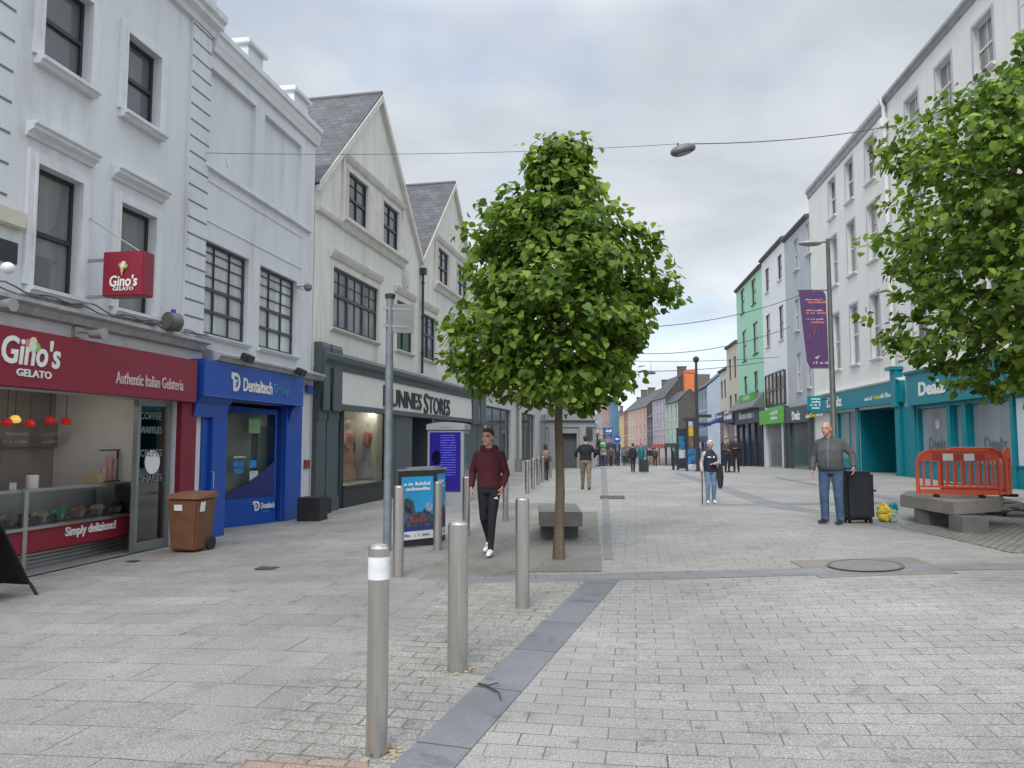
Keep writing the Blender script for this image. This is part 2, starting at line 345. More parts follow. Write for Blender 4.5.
# ================================================================ ground
def paving(name, bw, rh, c1, c2, mort, ang, mw=.008, stain=.5, off=.5, speck=.34, gap=.35, rough=.78):
    m = bpy.data.materials.new(name); m.use_nodes = True; n = m.node_tree.nodes; l = m.node_tree.links; p = n['Principled BSDF']
    t = n.new('ShaderNodeTexCoord'); mp = n.new('ShaderNodeMapping'); mp.inputs['Rotation'].default_value = (0, 0, math.radians(ang)); l.new(t.outputs['Object'], mp.inputs[0])
    # a slight waver so that joints are not ruled
    wv = n.new('ShaderNodeTexNoise'); wv.inputs['Scale'].default_value = 1.3; l.new(mp.outputs[0], wv.inputs['Vector'])
    va = n.new('ShaderNodeVectorMath'); va.operation = 'SCALE'; va.inputs['Scale'].default_value = .035; l.new(wv.outputs['Color'], va.inputs[0])
    vb = n.new('ShaderNodeVectorMath'); vb.operation = 'ADD'; l.new(mp.outputs[0], vb.inputs[0]); l.new(va.outputs[0], vb.inputs[1])
    b = n.new('ShaderNodeTexBrick'); b.offset = off; b.inputs['Scale'].default_value = 1; b.inputs['Brick Width'].default_value = bw; b.inputs['Row Height'].default_value = rh
    b.inputs['Mortar Size'].default_value = mw; b.inputs['Mortar Smooth'].default_value = .3; b.inputs['Bias'].default_value = 0
    b.inputs['Color1'].default_value = (*c1, 1); b.inputs['Color2'].default_value = (*c2, 1); b.inputs['Mortar'].default_value = (*mort, 1)
    l.new(vb.outputs[0], b.inputs['Vector'])
    # joints fade in and out as dust fills them
    jn = n.new('ShaderNodeTexNoise'); jn.inputs['Scale'].default_value = 2.2; jn.inputs['Detail'].default_value = 3; l.new(t.outputs['Object'], jn.inputs['Vector'])
    jr = n.new('ShaderNodeValToRGB'); jr.color_ramp.elements[0].position = .38; jr.color_ramp.elements[1].position = .62; jr.color_ramp.elements[0].color = (gap, gap, gap, 1)
    l.new(jn.outputs[0], jr.inputs[0])
    b2 = n.new('ShaderNodeTexBrick'); b2.offset = off
    for k in ('Scale', 'Brick Width', 'Row Height', 'Bias'): b2.inputs[k].default_value = b.inputs[k].default_value
    b2.inputs['Mortar Size'].default_value = 0; b2.inputs['Color1'].default_value = (*c1, 1); b2.inputs['Color2'].default_value = (*c2, 1); l.new(vb.outputs[0], b2.inputs['Vector'])
    mj = n.new('ShaderNodeMixRGB'); l.new(jr.outputs[0], mj.inputs[0]); l.new(b2.outputs[0], mj.inputs[1]); l.new(b.outputs[0], mj.inputs[2])
    # granite speckle
    sp = n.new('ShaderNodeTexNoise'); sp.inputs['Scale'].default_value = 85; sp.inputs['Detail'].default_value = 3; sp.inputs['Roughness'].default_value = .7; l.new(t.outputs['Object'], sp.inputs['Vector'])
    sr = n.new('ShaderNodeMapRange'); sr.inputs[1].default_value = .39; sr.inputs[2].default_value = .61; sr.inputs[3].default_value = 1-speck; sr.inputs[4].default_value = 1+speck; l.new(sp.outputs[0], sr.inputs[0])
    m1 = n.new('ShaderNodeVectorMath'); m1.operation = 'SCALE'; l.new(mj.outputs[0], m1.inputs[0]); l.new(sr.outputs[0], m1.inputs['Scale'])
    # broad wear and stains
    st = n.new('ShaderNodeTexNoise'); st.inputs['Scale'].default_value = .45; st.inputs['Detail'].default_value = 9; st.inputs['Roughness'].default_value = .68; l.new(t.outputs['Object'], st.inputs['Vector'])
    s2 = n.new('ShaderNodeMapRange'); s2.inputs[1].default_value = .3; s2.inputs[2].default_value = .7; s2.inputs[3].default_value = 1-stain*.42; s2.inputs[4].default_value = 1+stain*.2; l.new(st.outputs[0], s2.inputs[0])
    m2 = n.new('ShaderNodeVectorMath'); m2.operation = 'SCALE'; l.new(m1.outputs[0], m2.inputs[0]); l.new(s2.outputs[0], m2.inputs['Scale'])
    # dark gum and oil spots
    vo = n.new('ShaderNodeTexVoronoi'); vo.inputs['Scale'].default_value = 2.6; vo.inputs['Randomness'].default_value = 1
    wn2 = n.new('ShaderNodeTexNoise'); wn2.inputs['Scale'].default_value = 9; l.new(t.outputs['Object'], wn2.inputs['Vector'])
    vs = n.new('ShaderNodeVectorMath'); vs.operation = 'MULTIPLY_ADD'; l.new(wn2.outputs['Color'], vs.inputs[0]); vs.inputs[1].default_value = (.09, .09, .09); l.new(t.outputs['Object'], vs.inputs[2]); l.new(vs.outputs[0], vo.inputs['Vector'])
    vr = n.new('ShaderNodeValToRGB'); vr.color_ramp.elements[0].position = .055; vr.color_ramp.elements[1].position = .10; vr.color_ramp.elements[0].color = (.62, .62, .64, 1); l.new(vo.outputs['Distance'], vr.inputs[0])
    m3 = n.new('ShaderNodeMixRGB'); m3.blend_type = 'MULTIPLY'; m3.inputs[0].default_value = .8*min(1, stain*1.6); l.new(m2.outputs[0], m3.inputs[1]); l.new(vr.outputs[0], m3.inputs[2])
    # spills, worn patches and dropped-gum marks with edges of their own
    b5 = n.new('ShaderNodeTexNoise'); b5.inputs['Scale'].default_value = 3.4; b5.inputs['Detail'].default_value = 8; b5.inputs['Roughness'].default_value = .62; b5.inputs['Distortion'].default_value = .6; l.new(t.outputs['Object'], b5.inputs['Vector'])
    b6 = n.new('ShaderNodeValToRGB'); b6.color_ramp.elements[0].position = .57; b6.color_ramp.elements[1].position = .70; b6.color_ramp.elements[0].color = (1, 1, 1, 1); b6.color_ramp.elements[1].color = (.66, .655, .65, 1); l.new(b5.outputs[0], b6.inputs[0])
    m4 = n.new('ShaderNodeMixRGB'); m4.blend_type = 'MULTIPLY'; m4.inputs[0].default_value = min(1, stain*1.1); l.new(m3.outputs[0], m4.inputs[1]); l.new(b6.outputs[0], m4.inputs[2])
    l.new(m4.outputs[0], p.inputs['Base Color'])
    rr = n.new('ShaderNodeMapRange'); rr.inputs[3].default_value = rough-.18; rr.inputs[4].default_value = rough+.1; l.new(st.outputs[0], rr.inputs[0]); l.new(rr.outputs[0], p.inputs['Roughness'])
    iv = n.new('ShaderNodeMath'); iv.operation = 'MULTIPLY_ADD'; iv.inputs[1].default_value = -1; iv.inputs[2].default_value = 1; l.new(b.outputs['Fac'], iv.inputs[0])
    ad = n.new('ShaderNodeMath'); ad.operation = 'MULTIPLY_ADD'; ad.inputs[1].default_value = .35; l.new(sp.outputs[0], ad.inputs[0]); l.new(iv.outputs[0], ad.inputs[2])
    bp = n.new('ShaderNodeBump'); bp.inputs['Strength'].default_value = .5; bp.inputs['Distance'].default_value = .008; l.new(ad.outputs[0], bp.inputs['Height']); l.new(bp.outputs[0], p.inputs['Normal'])
    return m
def sheet(name, pts, m, off, step=.5, kind='structure'):
    bm = bmesh.new(); bm.faces.new([bm.verts.new((p[0], p[1], 0)) for p in pts])
    xs = [p[0] for p in pts]; ys = [p[1] for p in pts]
    for ax, lo, hi in ((0, min(xs), max(xs)), (1, min(ys), max(ys))):
        k = math.floor(lo/step)+1
        while k*step < hi:
            co = [0, 0, 0]; co[ax] = k*step; no = [0, 0, 0]; no[ax] = 1
            bmesh.ops.bisect_plane(bm, geom=bm.verts[:]+bm.edges[:]+bm.faces[:], plane_co=co, plane_no=no); k += 1
    off *= .6
    for v in bm.verts: v.co.z = gz(v.co.x, v.co.y)+off
    bmesh.ops.recalc_face_normals(bm, faces=bm.faces)
    for f_ in bm.faces:
        if f_.normal.z < 0: f_.normal_flip()
    r = bmesh.ops.extrude_edge_only(bm, edges=[e for e in bm.edges if e.is_boundary])  # a skirt, so that no gap shows under the sheet
    for g_ in r['geom']:
        if isinstance(g_, bmesh.types.BMVert): g_.co.z -= off+.002
    me = bpy.data.meshes.new(name); bm.to_mesh(me); bm.free(); me.materials.append(m)
    o = bpy.data.objects.new(name, me); C.objects.link(o)
    if kind: o['kind'] = kind
    return o
blk = paving('granite blocks', .31, .165, (.268, .258, .242), (.302, .291, .273), (.085, .08, .072), 9.2, mw=.0048, stain=.75, gap=.4)
slab = paving('granite slabs', .78, .40, (.228, .22, .207), (.262, .253, .239), (.055, .05, .045), 10, mw=.0055, stain=.85, gap=.22, speck=.36)
sett = paving('setts', .26, .15, (.252, .24, .22), (.292, .28, .258), (.14, .125, .105), 11, mw=.009, stain=.95, gap=.25, speck=.4)
cob = paving('cobbles', .12, .10, (.20, .185, .165), (.28, .26, .235), (.07, .065, .055), 10, mw=.014, stain=.8, gap=.9)
bandm = paving('blue limestone', .95, 40, (.135, .142, .157), (.175, .182, .197), (.05, .05, .05), 108.3, mw=.008, stain=.9, gap=.9, speck=.12)
crossm = paving('grey limestone', .6, .25, (.175, .18, .185), (.205, .21, .215), (.11, .11, .11), 0, mw=.007, stain=.6, gap=.5, speck=.15)
conc = paving('worn concrete', .9, .6, (.185, .17, .155), (.22, .205, .185), (.11, .10, .09), 10, mw=.006, stain=1, gap=.2, speck=.15)
farpave = paving('far paving', .6, .4, (.30, .29, .27), (.33, .32, .30), (.24, .23, .21), 9, mw=.01, stain=.5, gap=.3)
# the near square as one finely gridded sheet, the land beyond as a coarse one butted to it
def grid(name, xs, ys, m):
    mb = MB(); nx = len(xs)
    mb.v = [(x, y, gz(x, y)) for y in ys for x in xs]
    mb.f = [(j*nx+i, j*nx+i+1, (j+1)*nx+i+1, (j+1)*nx+i) for j in range(len(ys)-1) for i in range(nx-1)]; mb.mi = [0]*len(mb.f)
    o = part(name, mb, m, None, smooth=True, fix=False); o['kind'] = 'structure'; return o
ar = lambda a, b, s: [a+s*i for i in range(int(round((b-a)/s))+1)]
grid('ground', ar(-12, 26, .5), ar(-4, 66, .5), blk)
outm = mat('outer ground', (.3, .3, .28), .9, var=.15, nscale=.3)
def ring_ground():
    far = ar(66, 126, 4)+[160, 220, 300, 500, 900, 1600]
    grid('street', [-12+2*i for i in range(20)], far, farpave)
    grid('land_left', [-1500, -600, -200, -80, -30, -12], [-600, -4]+ar(0, 64, 4)+far, outm)
    grid('land_right', [26, 40, 80, 200, 600, 1500], [-600, -4]+ar(0, 64, 4)+far, outm)
    grid('land_behind', [-12, 0, 26], [-600, -100, -20, -4], outm)
ring_ground()
G = lambda *p: [gpx(u, v) for u, v in p]
# left pavement of large slabs, up to the shop fronts
Lf = [(-9.0, -3.5), (-.95, -3.5)]
a0 = gpx(205, 766); a1 = gpx(420, 616); 
sheet('pavement_slabs', [(-10.5, -3.5), (a0.x-.55*1.4, -3.5), (a0.x, a0.y), (a1.x, a1.y), (gpx(452, 577).x, gpx(452, 577).y), (gpx(497, 500).x, gpx(497, 500).y), (1.2, 38), (-1.9, 38), (-4.0, 19.5), (-5.2, 13.7), (-10.5, -3.5+.0)][:-1]+[(-7.2, 4)], slab, .004)
b0, b1 = gpx(357, 800), gpx(589, 578); b2_, b3_ = gpx(621, 578), gpx(427, 800)
sheet('setts', [(a0.x, a0.y), (a0.x+.12, a0.y-1.6), (b0.x-.05, b0.y-1), (b0.x, b0.y), (b1.x, b1.y), (gpx(455, 580).x, gpx(455, 580).y), (a1.x, a1.y)], sett, .008)
dB = (b1-b0); 
q0 = b0-dB*.35; q1 = b3_-(b2_-b3_)*.35
sheet('drainage_band', [q0, q1, b3_, b2_, b1, b0], bandm, .012)
c = G((452, 584), (620, 580), (860, 574), (1100, 570.5), (1100, 564), (860, 567), (640, 573), (452, 576))
sheet('cross_band', c, crossm, .016)
sheet('smooth_paving', G((420, 580), (530, 574), (558, 503), (500, 503)), conc, .008)
sheet('tree_pit', G((508, 572), (602, 572), (597, 512), (543, 512)), cob, .014)
sheet('tree_pit_edge', G((508, 572), (602, 572), (601, 546), (523, 546)), conc, .018)
sheet('channel', G((604, 560), (613, 560), (606, 468), (601, 468)), crossm, .020)
sheet('channel_grate', G((600, 499), (625, 499), (624, 496), (600, 496)), mat('dark iron', (.06, .06, .06), .6, .5), .026)
sheet('side_band', G((672, 473), (678, 472.5), (770, 500), (900, 524), (1060, 550), (1060, 556), (890, 529), (760, 505)), crossm, .006)
sheet('far_band', G((700, 506.5), (860, 504), (1030, 500), (1030, 498), (860, 502), (700, 505)), crossm, .010)
sheet('shop_side_band', G((775, 478), (900, 502), (1060, 512), (1060, 509), (900, 499), (775, 476.5)), crossm, .014)
sheet('right_tree_pit', G((900, 527), (1010, 553), (1150, 560), (1150, 520), (960, 512)), cob, .018)
sheet('threshold', [( -9.2, 1), (-8.9, 1), (gpx(26, 577).x, gpx(26, 577).y), (gpx(134, 553).x, gpx(134, 553).y), (gpx(196, 540).x, gpx(196, 540).y), (gpx(196, 540).x-1.2, gpx(196, 540).y)], mat('threshold', (.22, .22, .225), .55), .010)
sheet('brick_paving', G((215, 800), (245, 762), (368, 762), (366, 800)), paving('pink brick', .2, .1, (.30, .21, .17), (.34, .25, .21), (.14, .12, .10), 9, stain=.8), .018)
def cover(name, u, v, r, label, sq=None, m=None):
    p = gpx(u, v); mb = MB(); n = 40
    t = thing(name, label, 'manhole cover', (p.x, p.y, p.z+.02))
    mb.prism([(p.x+r*math.cos(2*PI*i/n), p.y+r*math.sin(2*PI*i/n), gz(p.x+r*math.cos(2*PI*i/n), p.y+r*math.sin(2*PI*i/n))+.019) for i in range(n)], (0, 0, .006))
    part('lid', mb, mat('cover iron', (.21, .20, .185), .6, .3, bump=.8, bscale=45), t)
    mb = MB(); rg = [];
    for i in range(n):
        a = 2*PI*i/n; b = 2*PI*(i+1)/n
        P = lambda a, rr: Vector((p.x+rr*math.cos(a), p.y+rr*math.sin(a), gz(p.x+rr*math.cos(a), p.y+rr*math.sin(a))+.022))
        mb.prism([P(a, r+.005), P(a, r+.04), P(b, r+.04), P(b, r+.005)], (0, 0, .005))
    part('rim', mb, mat('rim iron', (.16, .15, .14), .5, .5), t)
    return p
p = gpx(865, 567)
sheet('cover_surround', [(p.x-.72, p.y-.5), (p.x+.72, p.y-.62), (p.x+.8, p.y+.5), (p.x-.64, p.y+.62)], conc, .012)
cover('manhole_cover', 865, 567, .37, 'round iron manhole cover set in concrete by the grey crossing band')
for u, v, w_ in ((267, 569, .26), (133, 562, .15)):
    p = gpx(u, v); mb = MB(); mb.box((p.x, p.y, p.z+.012), (w_, w_*.8, .01), -.17)
    mb.box((p.x, p.y, p.z+.018), (w_*.7, w_*.5, .008), -.17)
    tag(part('access_cover', mb, mat('dark iron2', (.07, .07, .07), .6, .3, bump=.5)), 'small dark metal cover in the pavement slabs nearest the ' + ('tall grey sign pole' if u > 200 else 'glass door of the gelato shop'), 'access cover', 'small covers in the pavement')
# ================================================================ left side buildings
wallA = mat('pale blue grey render', (.66, .68, .715), .75, var=.08, nscale=1.6, streak=1, dirt=.4, bump=.15, bscale=30)
trimA = mat('painted trim', (.67, .69, .72), .6, var=.07, nscale=4, dirt=.3)
grooveM = mat('groove', (.16, .17, .2), .8)
blackf = mat('black window frame', (.025, .027, .032), .35, var=.0)
def gls(name, col, rough=.06, var=.25, ns=1.2, streak=1): return mat(name, col, rough, var=var, nscale=ns, streak=streak, spec=.9)
gl_dark = gls('window glass', (.045, .05, .055), var=.6, ns=1.6); gl_curt = gls('curtained glass', (.19, .20, .20), var=.35, ns=3); gl_blind = gls('glass over blinds', (.52, .55, .54), var=.35, ns=1.5)
clear = glass('shop glass', mixf=-.02)
slate = None
def slate_mat():
    m = bpy.data.materials.new('slate'); m.use_nodes = True; n = m.node_tree.nodes; l = m.node_tree.links; p = n['Principled BSDF']; p.inputs['Roughness'].default_value = .6
    u = n.new('ShaderNodeUVMap'); b = n.new('ShaderNodeTexBrick'); b.inputs['Scale'].default_value = 1; b.inputs['Brick Width'].default_value = .3; b.inputs['Row Height'].default_value = .24; b.inputs['Mortar Size'].default_value = .012
    b.inputs['Color1'].default_value = (.05, .052, .06, 1); b.inputs['Color2'].default_value = (.095, .097, .105, 1); b.inputs['Mortar'].default_value = (.02, .02, .02, 1)
    l.new(u.outputs[0], b.inputs['Vector'])
    t = n.new('ShaderNodeTexCoord'); no = n.new('ShaderNodeTexNoise'); no.inputs['Scale'].default_value = 1.4; no.inputs['Detail'].default_value = 8; l.new(t.outputs['Object'], no.inputs['Vector'])
    r = n.new('ShaderNodeMapRange'); r.inputs[1].default_value = .3; r.inputs[2].default_value = .7; r.inputs[3].default_value = .75; r.inputs[4].default_value = 1.3; l.new(no.outputs[0], r.inputs[0])
    v = n.new('ShaderNodeVectorMath'); v.operation = 'SCALE'; l.new(b.outputs[0], v.inputs[0]); l.new(r.outputs[0], v.inputs['Scale']); l.new(v.outputs[0], p.inputs['Base Color'])
    bp = n.new('ShaderNodeBump'); bp.inputs['Distance'].default_value = .02; bp.inputs['Strength'].default_value = .6; l.new(b.outputs[0], bp.inputs['Height']); l.new(bp.outputs[0], p.inputs['Normal'])
    return m
slate = slate_mat()
def roof_plane(mb, a, b, c, d, th=.06): # a,b eave; c,d ridge (b->c, a->d)
    a, b, c, d = map(Vector, (a, b, c, d)); nrm = (b-a).cross(d-a).normalized()
    if nrm.z < 0: nrm = -nrm
    mb.hexa([a, b, c, d, a+nrm*th, b+nrm*th, c+nrm*th, d+nrm*th])
def roof_part(name, mb, parent, m=None, **k):
    o = part(name, mb, m or slate, parent, **k); me = o.data; uv = me.uv_layers.new(name='UVMap')
    for p in me.polygons:
        n = p.normal; h = Vector((-n.y, n.x, 0)); h = h.normalized() if h.length > .01 else Vector((1, 0, 0)); up = n.cross(h)
        for li in p.loop_indices:
            co = me.vertices[me.loops[li].vertex_index].co; uv.data[li].uv = (co.dot(h), co.dot(up))
    return o
al = math.atan(.165)
F1 = Frame((-7.69, 0), (.165, 1), (1, -.165))
# ---------------- gelato building
sA, sB = F1.s_(-150, 300), F1.s_(203, 300)
B1 = thing('shop_building', 'pale blue-grey rendered building with moulded sash window surrounds above the red gelato shop', 'building', F1.w(sB, -.1))
W = {}
W['u2'] = F1.R(125, 159, 31, 112); W['u1'] = F1.R(42, 90, 0, 64); W['u1'] = (W['u1'][0], W['u1'][1], W['u2'][2], W['u2'][3])
W['l1'] = F1.R(33, 79, 162, 286.5); W['l2'] = F1.R(117, 153, 208, 308.5); W['l2'] = (W['l2'][0], W['l2'][1], W['l1'][2], W['l1'][3])
op = F1.R(-100, 174, 395, 545, ur=165); zl = -.12
z_fb = F1.z_(100, 395.2); z_ft = F1.z_(100, 345.6)
shop = (sA+.3, F1.s_(174, 480), zl, z_fb, .35)
mb = MB(); F1.wall(mb, sA, sB, zl, 9.15, [W['u1'], W['u2'], W['l1'], W['l2'], shop], .17); F1.body(mb, sA, sB, zl, 9.15, 9)
part('wall', mb, wallA, B1)
for k, gm in (('u1', gls('sky glass', (.10, .115, .125))), ('u2', MATS['sky glass']), ('l1', gl_curt), ('l2', gl_curt)):
    window(B1, F1, W[k], blackf, gm, dep=.15, bw=.05, mid=.46 if k[0] == 'l' else .5, sill=trimA, sur=trimA, sw=.15, so=.05, sillout=.16, sillh=.12, hood=.30 if k[0] == 'l' else None)
# quoin strip with grooves at the right, plain strip at the far left
mb = MB(); q0_, q1_ = F1.s_(182, 300), sB-.04
F1.box(mb, q0_, q1_, 3.3, 9.0, .001, .05); q = part('quoin_strip', mb, wallA, B1)
mb = MB(); z = 3.45
while z < 8.9: F1.box(mb, q0_-.0, q1_-.0, z, z+.03, .049, .054); z += .285
part('quoin_grooves', mb, grooveM, q)
s9 = F1.s_(9, 150)
mb = MB(); z = 4.6
while z < 8.9: F1.box(mb, sA, s9, z, z+.028, .002, .008); z += .39
part('quoin_grooves', mb, grooveM, q)
mb = MB(); F1.prof(mb, sA, sB+.1, [(0.001, 8.95), (.08, 8.95), (.10, 9.05), (.2, 9.12), (.20, 9.2), (.26, 9.25), (.27, 9.36), (.2, 9.4), (.02, 9.4), (.02, 10.1), (-.3, 10.1), (-.3, 9.0)])
part('cornice', mb, trimA, B1)
# ledge above the fascia
mb = MB(); zc = F1.z_(100, 322); F1.prof(mb, sA, sB-.05, [(0.001, zc-.14), (.10, zc-.12), (.14, zc-.03), (.24, zc), (.24, zc+.05), (0.001, zc+.10)]); part('ledge', mb, mat('weathered ledge', (.42, .43, .44), .8, var=.2, nscale=5, dirt=.6), B1)
# fascia
red = mat('deep red panel', (.235, .018, .038), .38, var=.04); redd = mat('red pillar', (.20, .012, .03), .45)
mb = MB(); sF0, sF1 = sA, F1.s_(197, 385, .22); F1.box(mb, sF0, sF1, z_fb, z_ft, .003, .22)
fas = part('fascia', mb, red, B1, bevel=.006)
white = mat('white letter', (.8, .8, .78), .5)
def txt_px(F, name, body, u0, u1, vt, vb, o, m, parent, **k):
    """lettering that covers the photo box u0..u1 at the column centre vt..vb"""
    a, b = F.s_(u0, (vt+vb)/2, o), F.s_(u1, (vt+vb)/2, o); um = (u0+u1)/2
    s = (a+b)/2; zt, zb = F.z_(um, vt, o), F.z_(um, vb, o)
    return text(name, F, body, s, (zt+zb)/2, o, m, parent, w_=abs(b-a), h_=zt-zb, **k)
txt_px(F1, 'lettering', "Gino's", 1, 60, 337.5, 366, .22, white, fas, bold=.02, shear=.12)
txt_px(F1, 'lettering', "GELATO", 16, 51, 370, 377.5, .22, white, fas, bold=.02)
txt_px(F1, 'lettering', "Authentic Italian Gelateria", 115.5, 183, 375.5, 387, .22, mat('pale letter', (.62, .5, .5), .5), fas, bold=.004)
def cone_logo(F, u, v, sc_, o, parent, cone=True):
    s, z = F.px(u, v, o)
    for i, (ds, dz, col) in enumerate(((-.32, .42, (.55, .25, .2)), (.1, .62, (.75, .62, .45)), (.42, .25, (.25, .5, .12)), (.02, .28, (.7, .7, .6)))):
        mb = MB(); disc(F, mb, s+F.rs*ds*sc_, z+dz*sc_, o+.003+.003*i, .34*sc_, th=.004); part('scoop', mb, mat('scoop%d' % i, col, .5), parent)
    if cone:
        mb = MB(); c0 = F.w(s, z, o+.018); mb.prism([c0-F.r*.33*sc_+Vector((0, 0, .1*sc_)), c0+F.r*.33*sc_+Vector((0, 0, .1*sc_)), c0+Vector((0, 0, -1.15*sc_))], F.n*.004)
        part('cone', mb, mat('cone', (.65, .36, .12), .6), parent)
cone_logo(F1, 31.5, 350, .17, .222, fas, False)
# interior of the gelato shop
gw = mat('shop wall grey', (.30, .27, .255), .8); tile = mat('white tile', (.70, .69, .67), .35, var=.05)
s139 = F1.s_(138.5, 470, -.35); mb = MB(); D = 1.9
F1.quad(mb, sA+.3, s139, zl, z_fb+.25, -D); part('back_wall', mb, gw, B1, fix=False)
mb = MB(); mb.poly([F1.w(s139, zl, -.35), F1.w(s139, z_fb+.25, -.35), F1.w(s139, z_fb+.25, -D), F1.w(s139, zl, -D)]); part('side_wall', mb, tile, B1, fix=False)
mb = MB(); mb.poly([F1.w(sA, z_fb+.2, -.3), F1.w(s139+1.5, z_fb+.2, -.3), F1.w(s139+1.5, z_fb+.2, -D), F1.w(sA, z_fb+.2, -D)]); part('ceiling', mb, mat('shop ceiling', (.6, .58, .54), .8), B1)
mb = MB(); mb.poly([F1.w(sA, zl+.02, -.0), F1.w(s139+1.5, zl+.02, -.0), F1.w(s139+1.5, zl+.02, -D), F1.w(sA, zl+.02, -D)]); part('floor', mb, mat('shop floor', (.18, .17, .17), .5), B1, fix=False)
lampw = mat('ceiling lamp', (1, .95, .85), .5, emit=(1, .93, .8), estr=22, var=0)
for u, v in ((22, 389), (77, 396), (-30, 384)):
    s, z = F1.px(u, v, -.7); p = F1.w(s, z_fb+.19, -.75); mb = MB(); mb.lathe(p, [(.07, -.012), (.07, 0)], 20)
    tag(part('downlight', mb, lampw), 'lit round downlight in the gelato shop ceiling, %s' % ('above the white tiled wall end' if u == 77 else 'beneath the GELATO lettering' if u == 22 else 'nearest the left edge of the shop'), 'light', 'downlights over the gelato counter')
s, z = F1.px(20, 395, -D+.1)
# menu board
a = F1.R(0, 70, 421, 447, o=-D); mb = MB(); F1.box(mb, a[0]-1.2, a[1], a[2], a[3], -D+.002, -D+.06)
menu = part('menu_board', mb, mat('menu board', (.24, .22, .21), .5, var=.1), None); tag(menu, 'dark menu board with pale writing on the back wall of the gelato shop', 'menu board')
mb = MB()
for i in range(3):
    for k in range(2): scribble(F1, mb, a[1]-.45-i*.75, a[2]+.06+k*.12, -D+.061, .5, .05, i*7+k)
part('lettering', mb, mat('menu letter', (.5, .42, .38), .6), menu)
# red pendant lamps
for i, (u, v) in enumerate(((7, 423), (30, 424), (50, 421), (15, 420), (66, 422))):
    s, z = F1.px(u, v, -1.4); yel = (i == 3)
    t = thing('pendant_lamp', ('yellow' if yel else 'red') + ' pendant lamp in the gelato shop, ' + ('leftmost', 'third from the left', 'fourth from the left', 'second from the left, the only yellow one', 'rightmost')[i], 'pendant lamp', F1.w(s, z, -1.4), 'pendant lamps over the gelato counter')
    p = F1.w(s, z, -1.4); mb = MB(); mb.lathe(p, [(.03, .07), (.06, .045), (.08, 0), (.07, -.03), (.04, -.045)], 18)
    part('shade', mb, mat('yellow shade' if yel else 'red shade', (.8, .5, .1) if yel else (.42, .03, .03), .4, emit=(1, .6, .15) if yel else (1, .03, .015), estr=.3 if yel else .08, var=0), t, smooth=True)
    mb = MB(); mb.tube([p+Vector((0, 0, .07)), (p.x, p.y, z_fb+.2)], .006, 6); part('cord', mb, blackf, t)
# counter: curved glass display over a red base
chrome = mat('brushed steel', (.55, .55, .55), .3, .9, var=.08, nscale=6)
zct = F1.z_(80, 485.5, -.4); zcm = F1.z_(80, 521, -.4); zcr = F1.z_(80, 545, -.4)
sC0, sC1 = sA+.4, F1.s_(134.5, 520, -.36)
ct = thing('display_counter', 'glass fronted gelato counter with a red base reading Simply delizioso! and ribbed steel foot', 'counter', F1.w((sC0+sC1)/2, zl, -.6))
mb = MB(); F1.box(mb, sC0, sC1, zct-.035, zct, -.66, -.38); part('counter_top', mb, chrome, ct, bevel=.008)
mb = MB(); F1.prof(mb, sC0, sC1, [(-.36, zcm-.02), (-.36, zcr+.03), (-.42, zcr), (-1.1, zcr), (-1.1, zcm-.02)]); base = part('base_panel', mb, red, ct)
mb = MB(); F1.prof(mb, sC0, sC1, [(-.33, zcm+.02), (-.33, zcm-.02), (-1.1, zcm-.025), (-1.1, zcm+.02)]); part('steel_ledge', mb, chrome, ct)
mb = MB(); F1.box(mb, sC0+.02, sC1-.02, zl+.03, zcr-.002, -1.08, -.46)
zz_ = zl+.06
while zz_ < zcr-.03: F1.prof(mb, sC0, sC1-.01, [(-.455, zz_), (-.42, zz_+.012), (-.42, zz_+.022), (-.455, zz_+.034)]); zz_ += .052
part('ribbed_foot', mb, chrome, ct)
mb = MB(); F1.quad(mb, sC0, sC1, zcm+.02, zct-.036, -.39); mb.poly([F1.w(sC1-.004, zcm+.02, -.39), F1.w(sC1-.004, zct-.036, -.39), F1.w(sC1-.004, zct-.036, -1.1), F1.w(sC1-.004, zcm+.02, -1.1)]); part('glass', mb, clear, ct, fix=False)
mb = MB(); F1.box(mb, sC0, sC1, zcm+.02, zct-.04, -1.14, -1.1); part('back_panel', mb, mat('counter back', (.30, .31, .31), .5), ct)
for u in (24.5, 134):
    s = F1.s_(u, 520, -.36); mb = MB(); F1.box(mb, s-.035, s+.035, zl+.05 if u < 99 else zl, zct, -.37, -.34); part('upright', mb, chrome, ct)
txt_px(F1, 'lettering', "Simply delizioso!", 65, 115, 523.5, 535, -.36, white, base, bold=.015)
# tubs of gelato
cols = ((.55, .45, .35), (.25, .12, .07), (.62, .55, .4), (.1, .55, .5), (.5, .3, .2), (.65, .6, .5), (.3, .15, .1))
for i, u in enumerate((6, 20, 38, 56, 76, 95, 113)):
    s = F1.s_(u, 515, -.7); p = F1.w(s, zcm+.03, -.66)
    t = thing('gelato_tub', 'steel tub heaped with %s gelato under the counter glass' % ('vanilla', 'dark chocolate', 'pale cream', 'turquoise', 'caramel', 'white', 'brown')[i], 'gelato tub', p, 'gelato tubs in the counter')
    mb = MB(); mb.lathe(p, [(.10, 0), (.13, .09), (.12, .09), (.11, .05)], 16); part('tub', mb, chrome, t)
    mb = MB(); mb.ell(p+Vector((0, 0, .08)), (.115, .115, .07)); mb.ell(p+Vector((.03, 0, .12)), (.06, .06, .05)); part('gelato', mb, mat('gelato%d' % i, cols[i], .6, bump=.6), t, smooth=True)
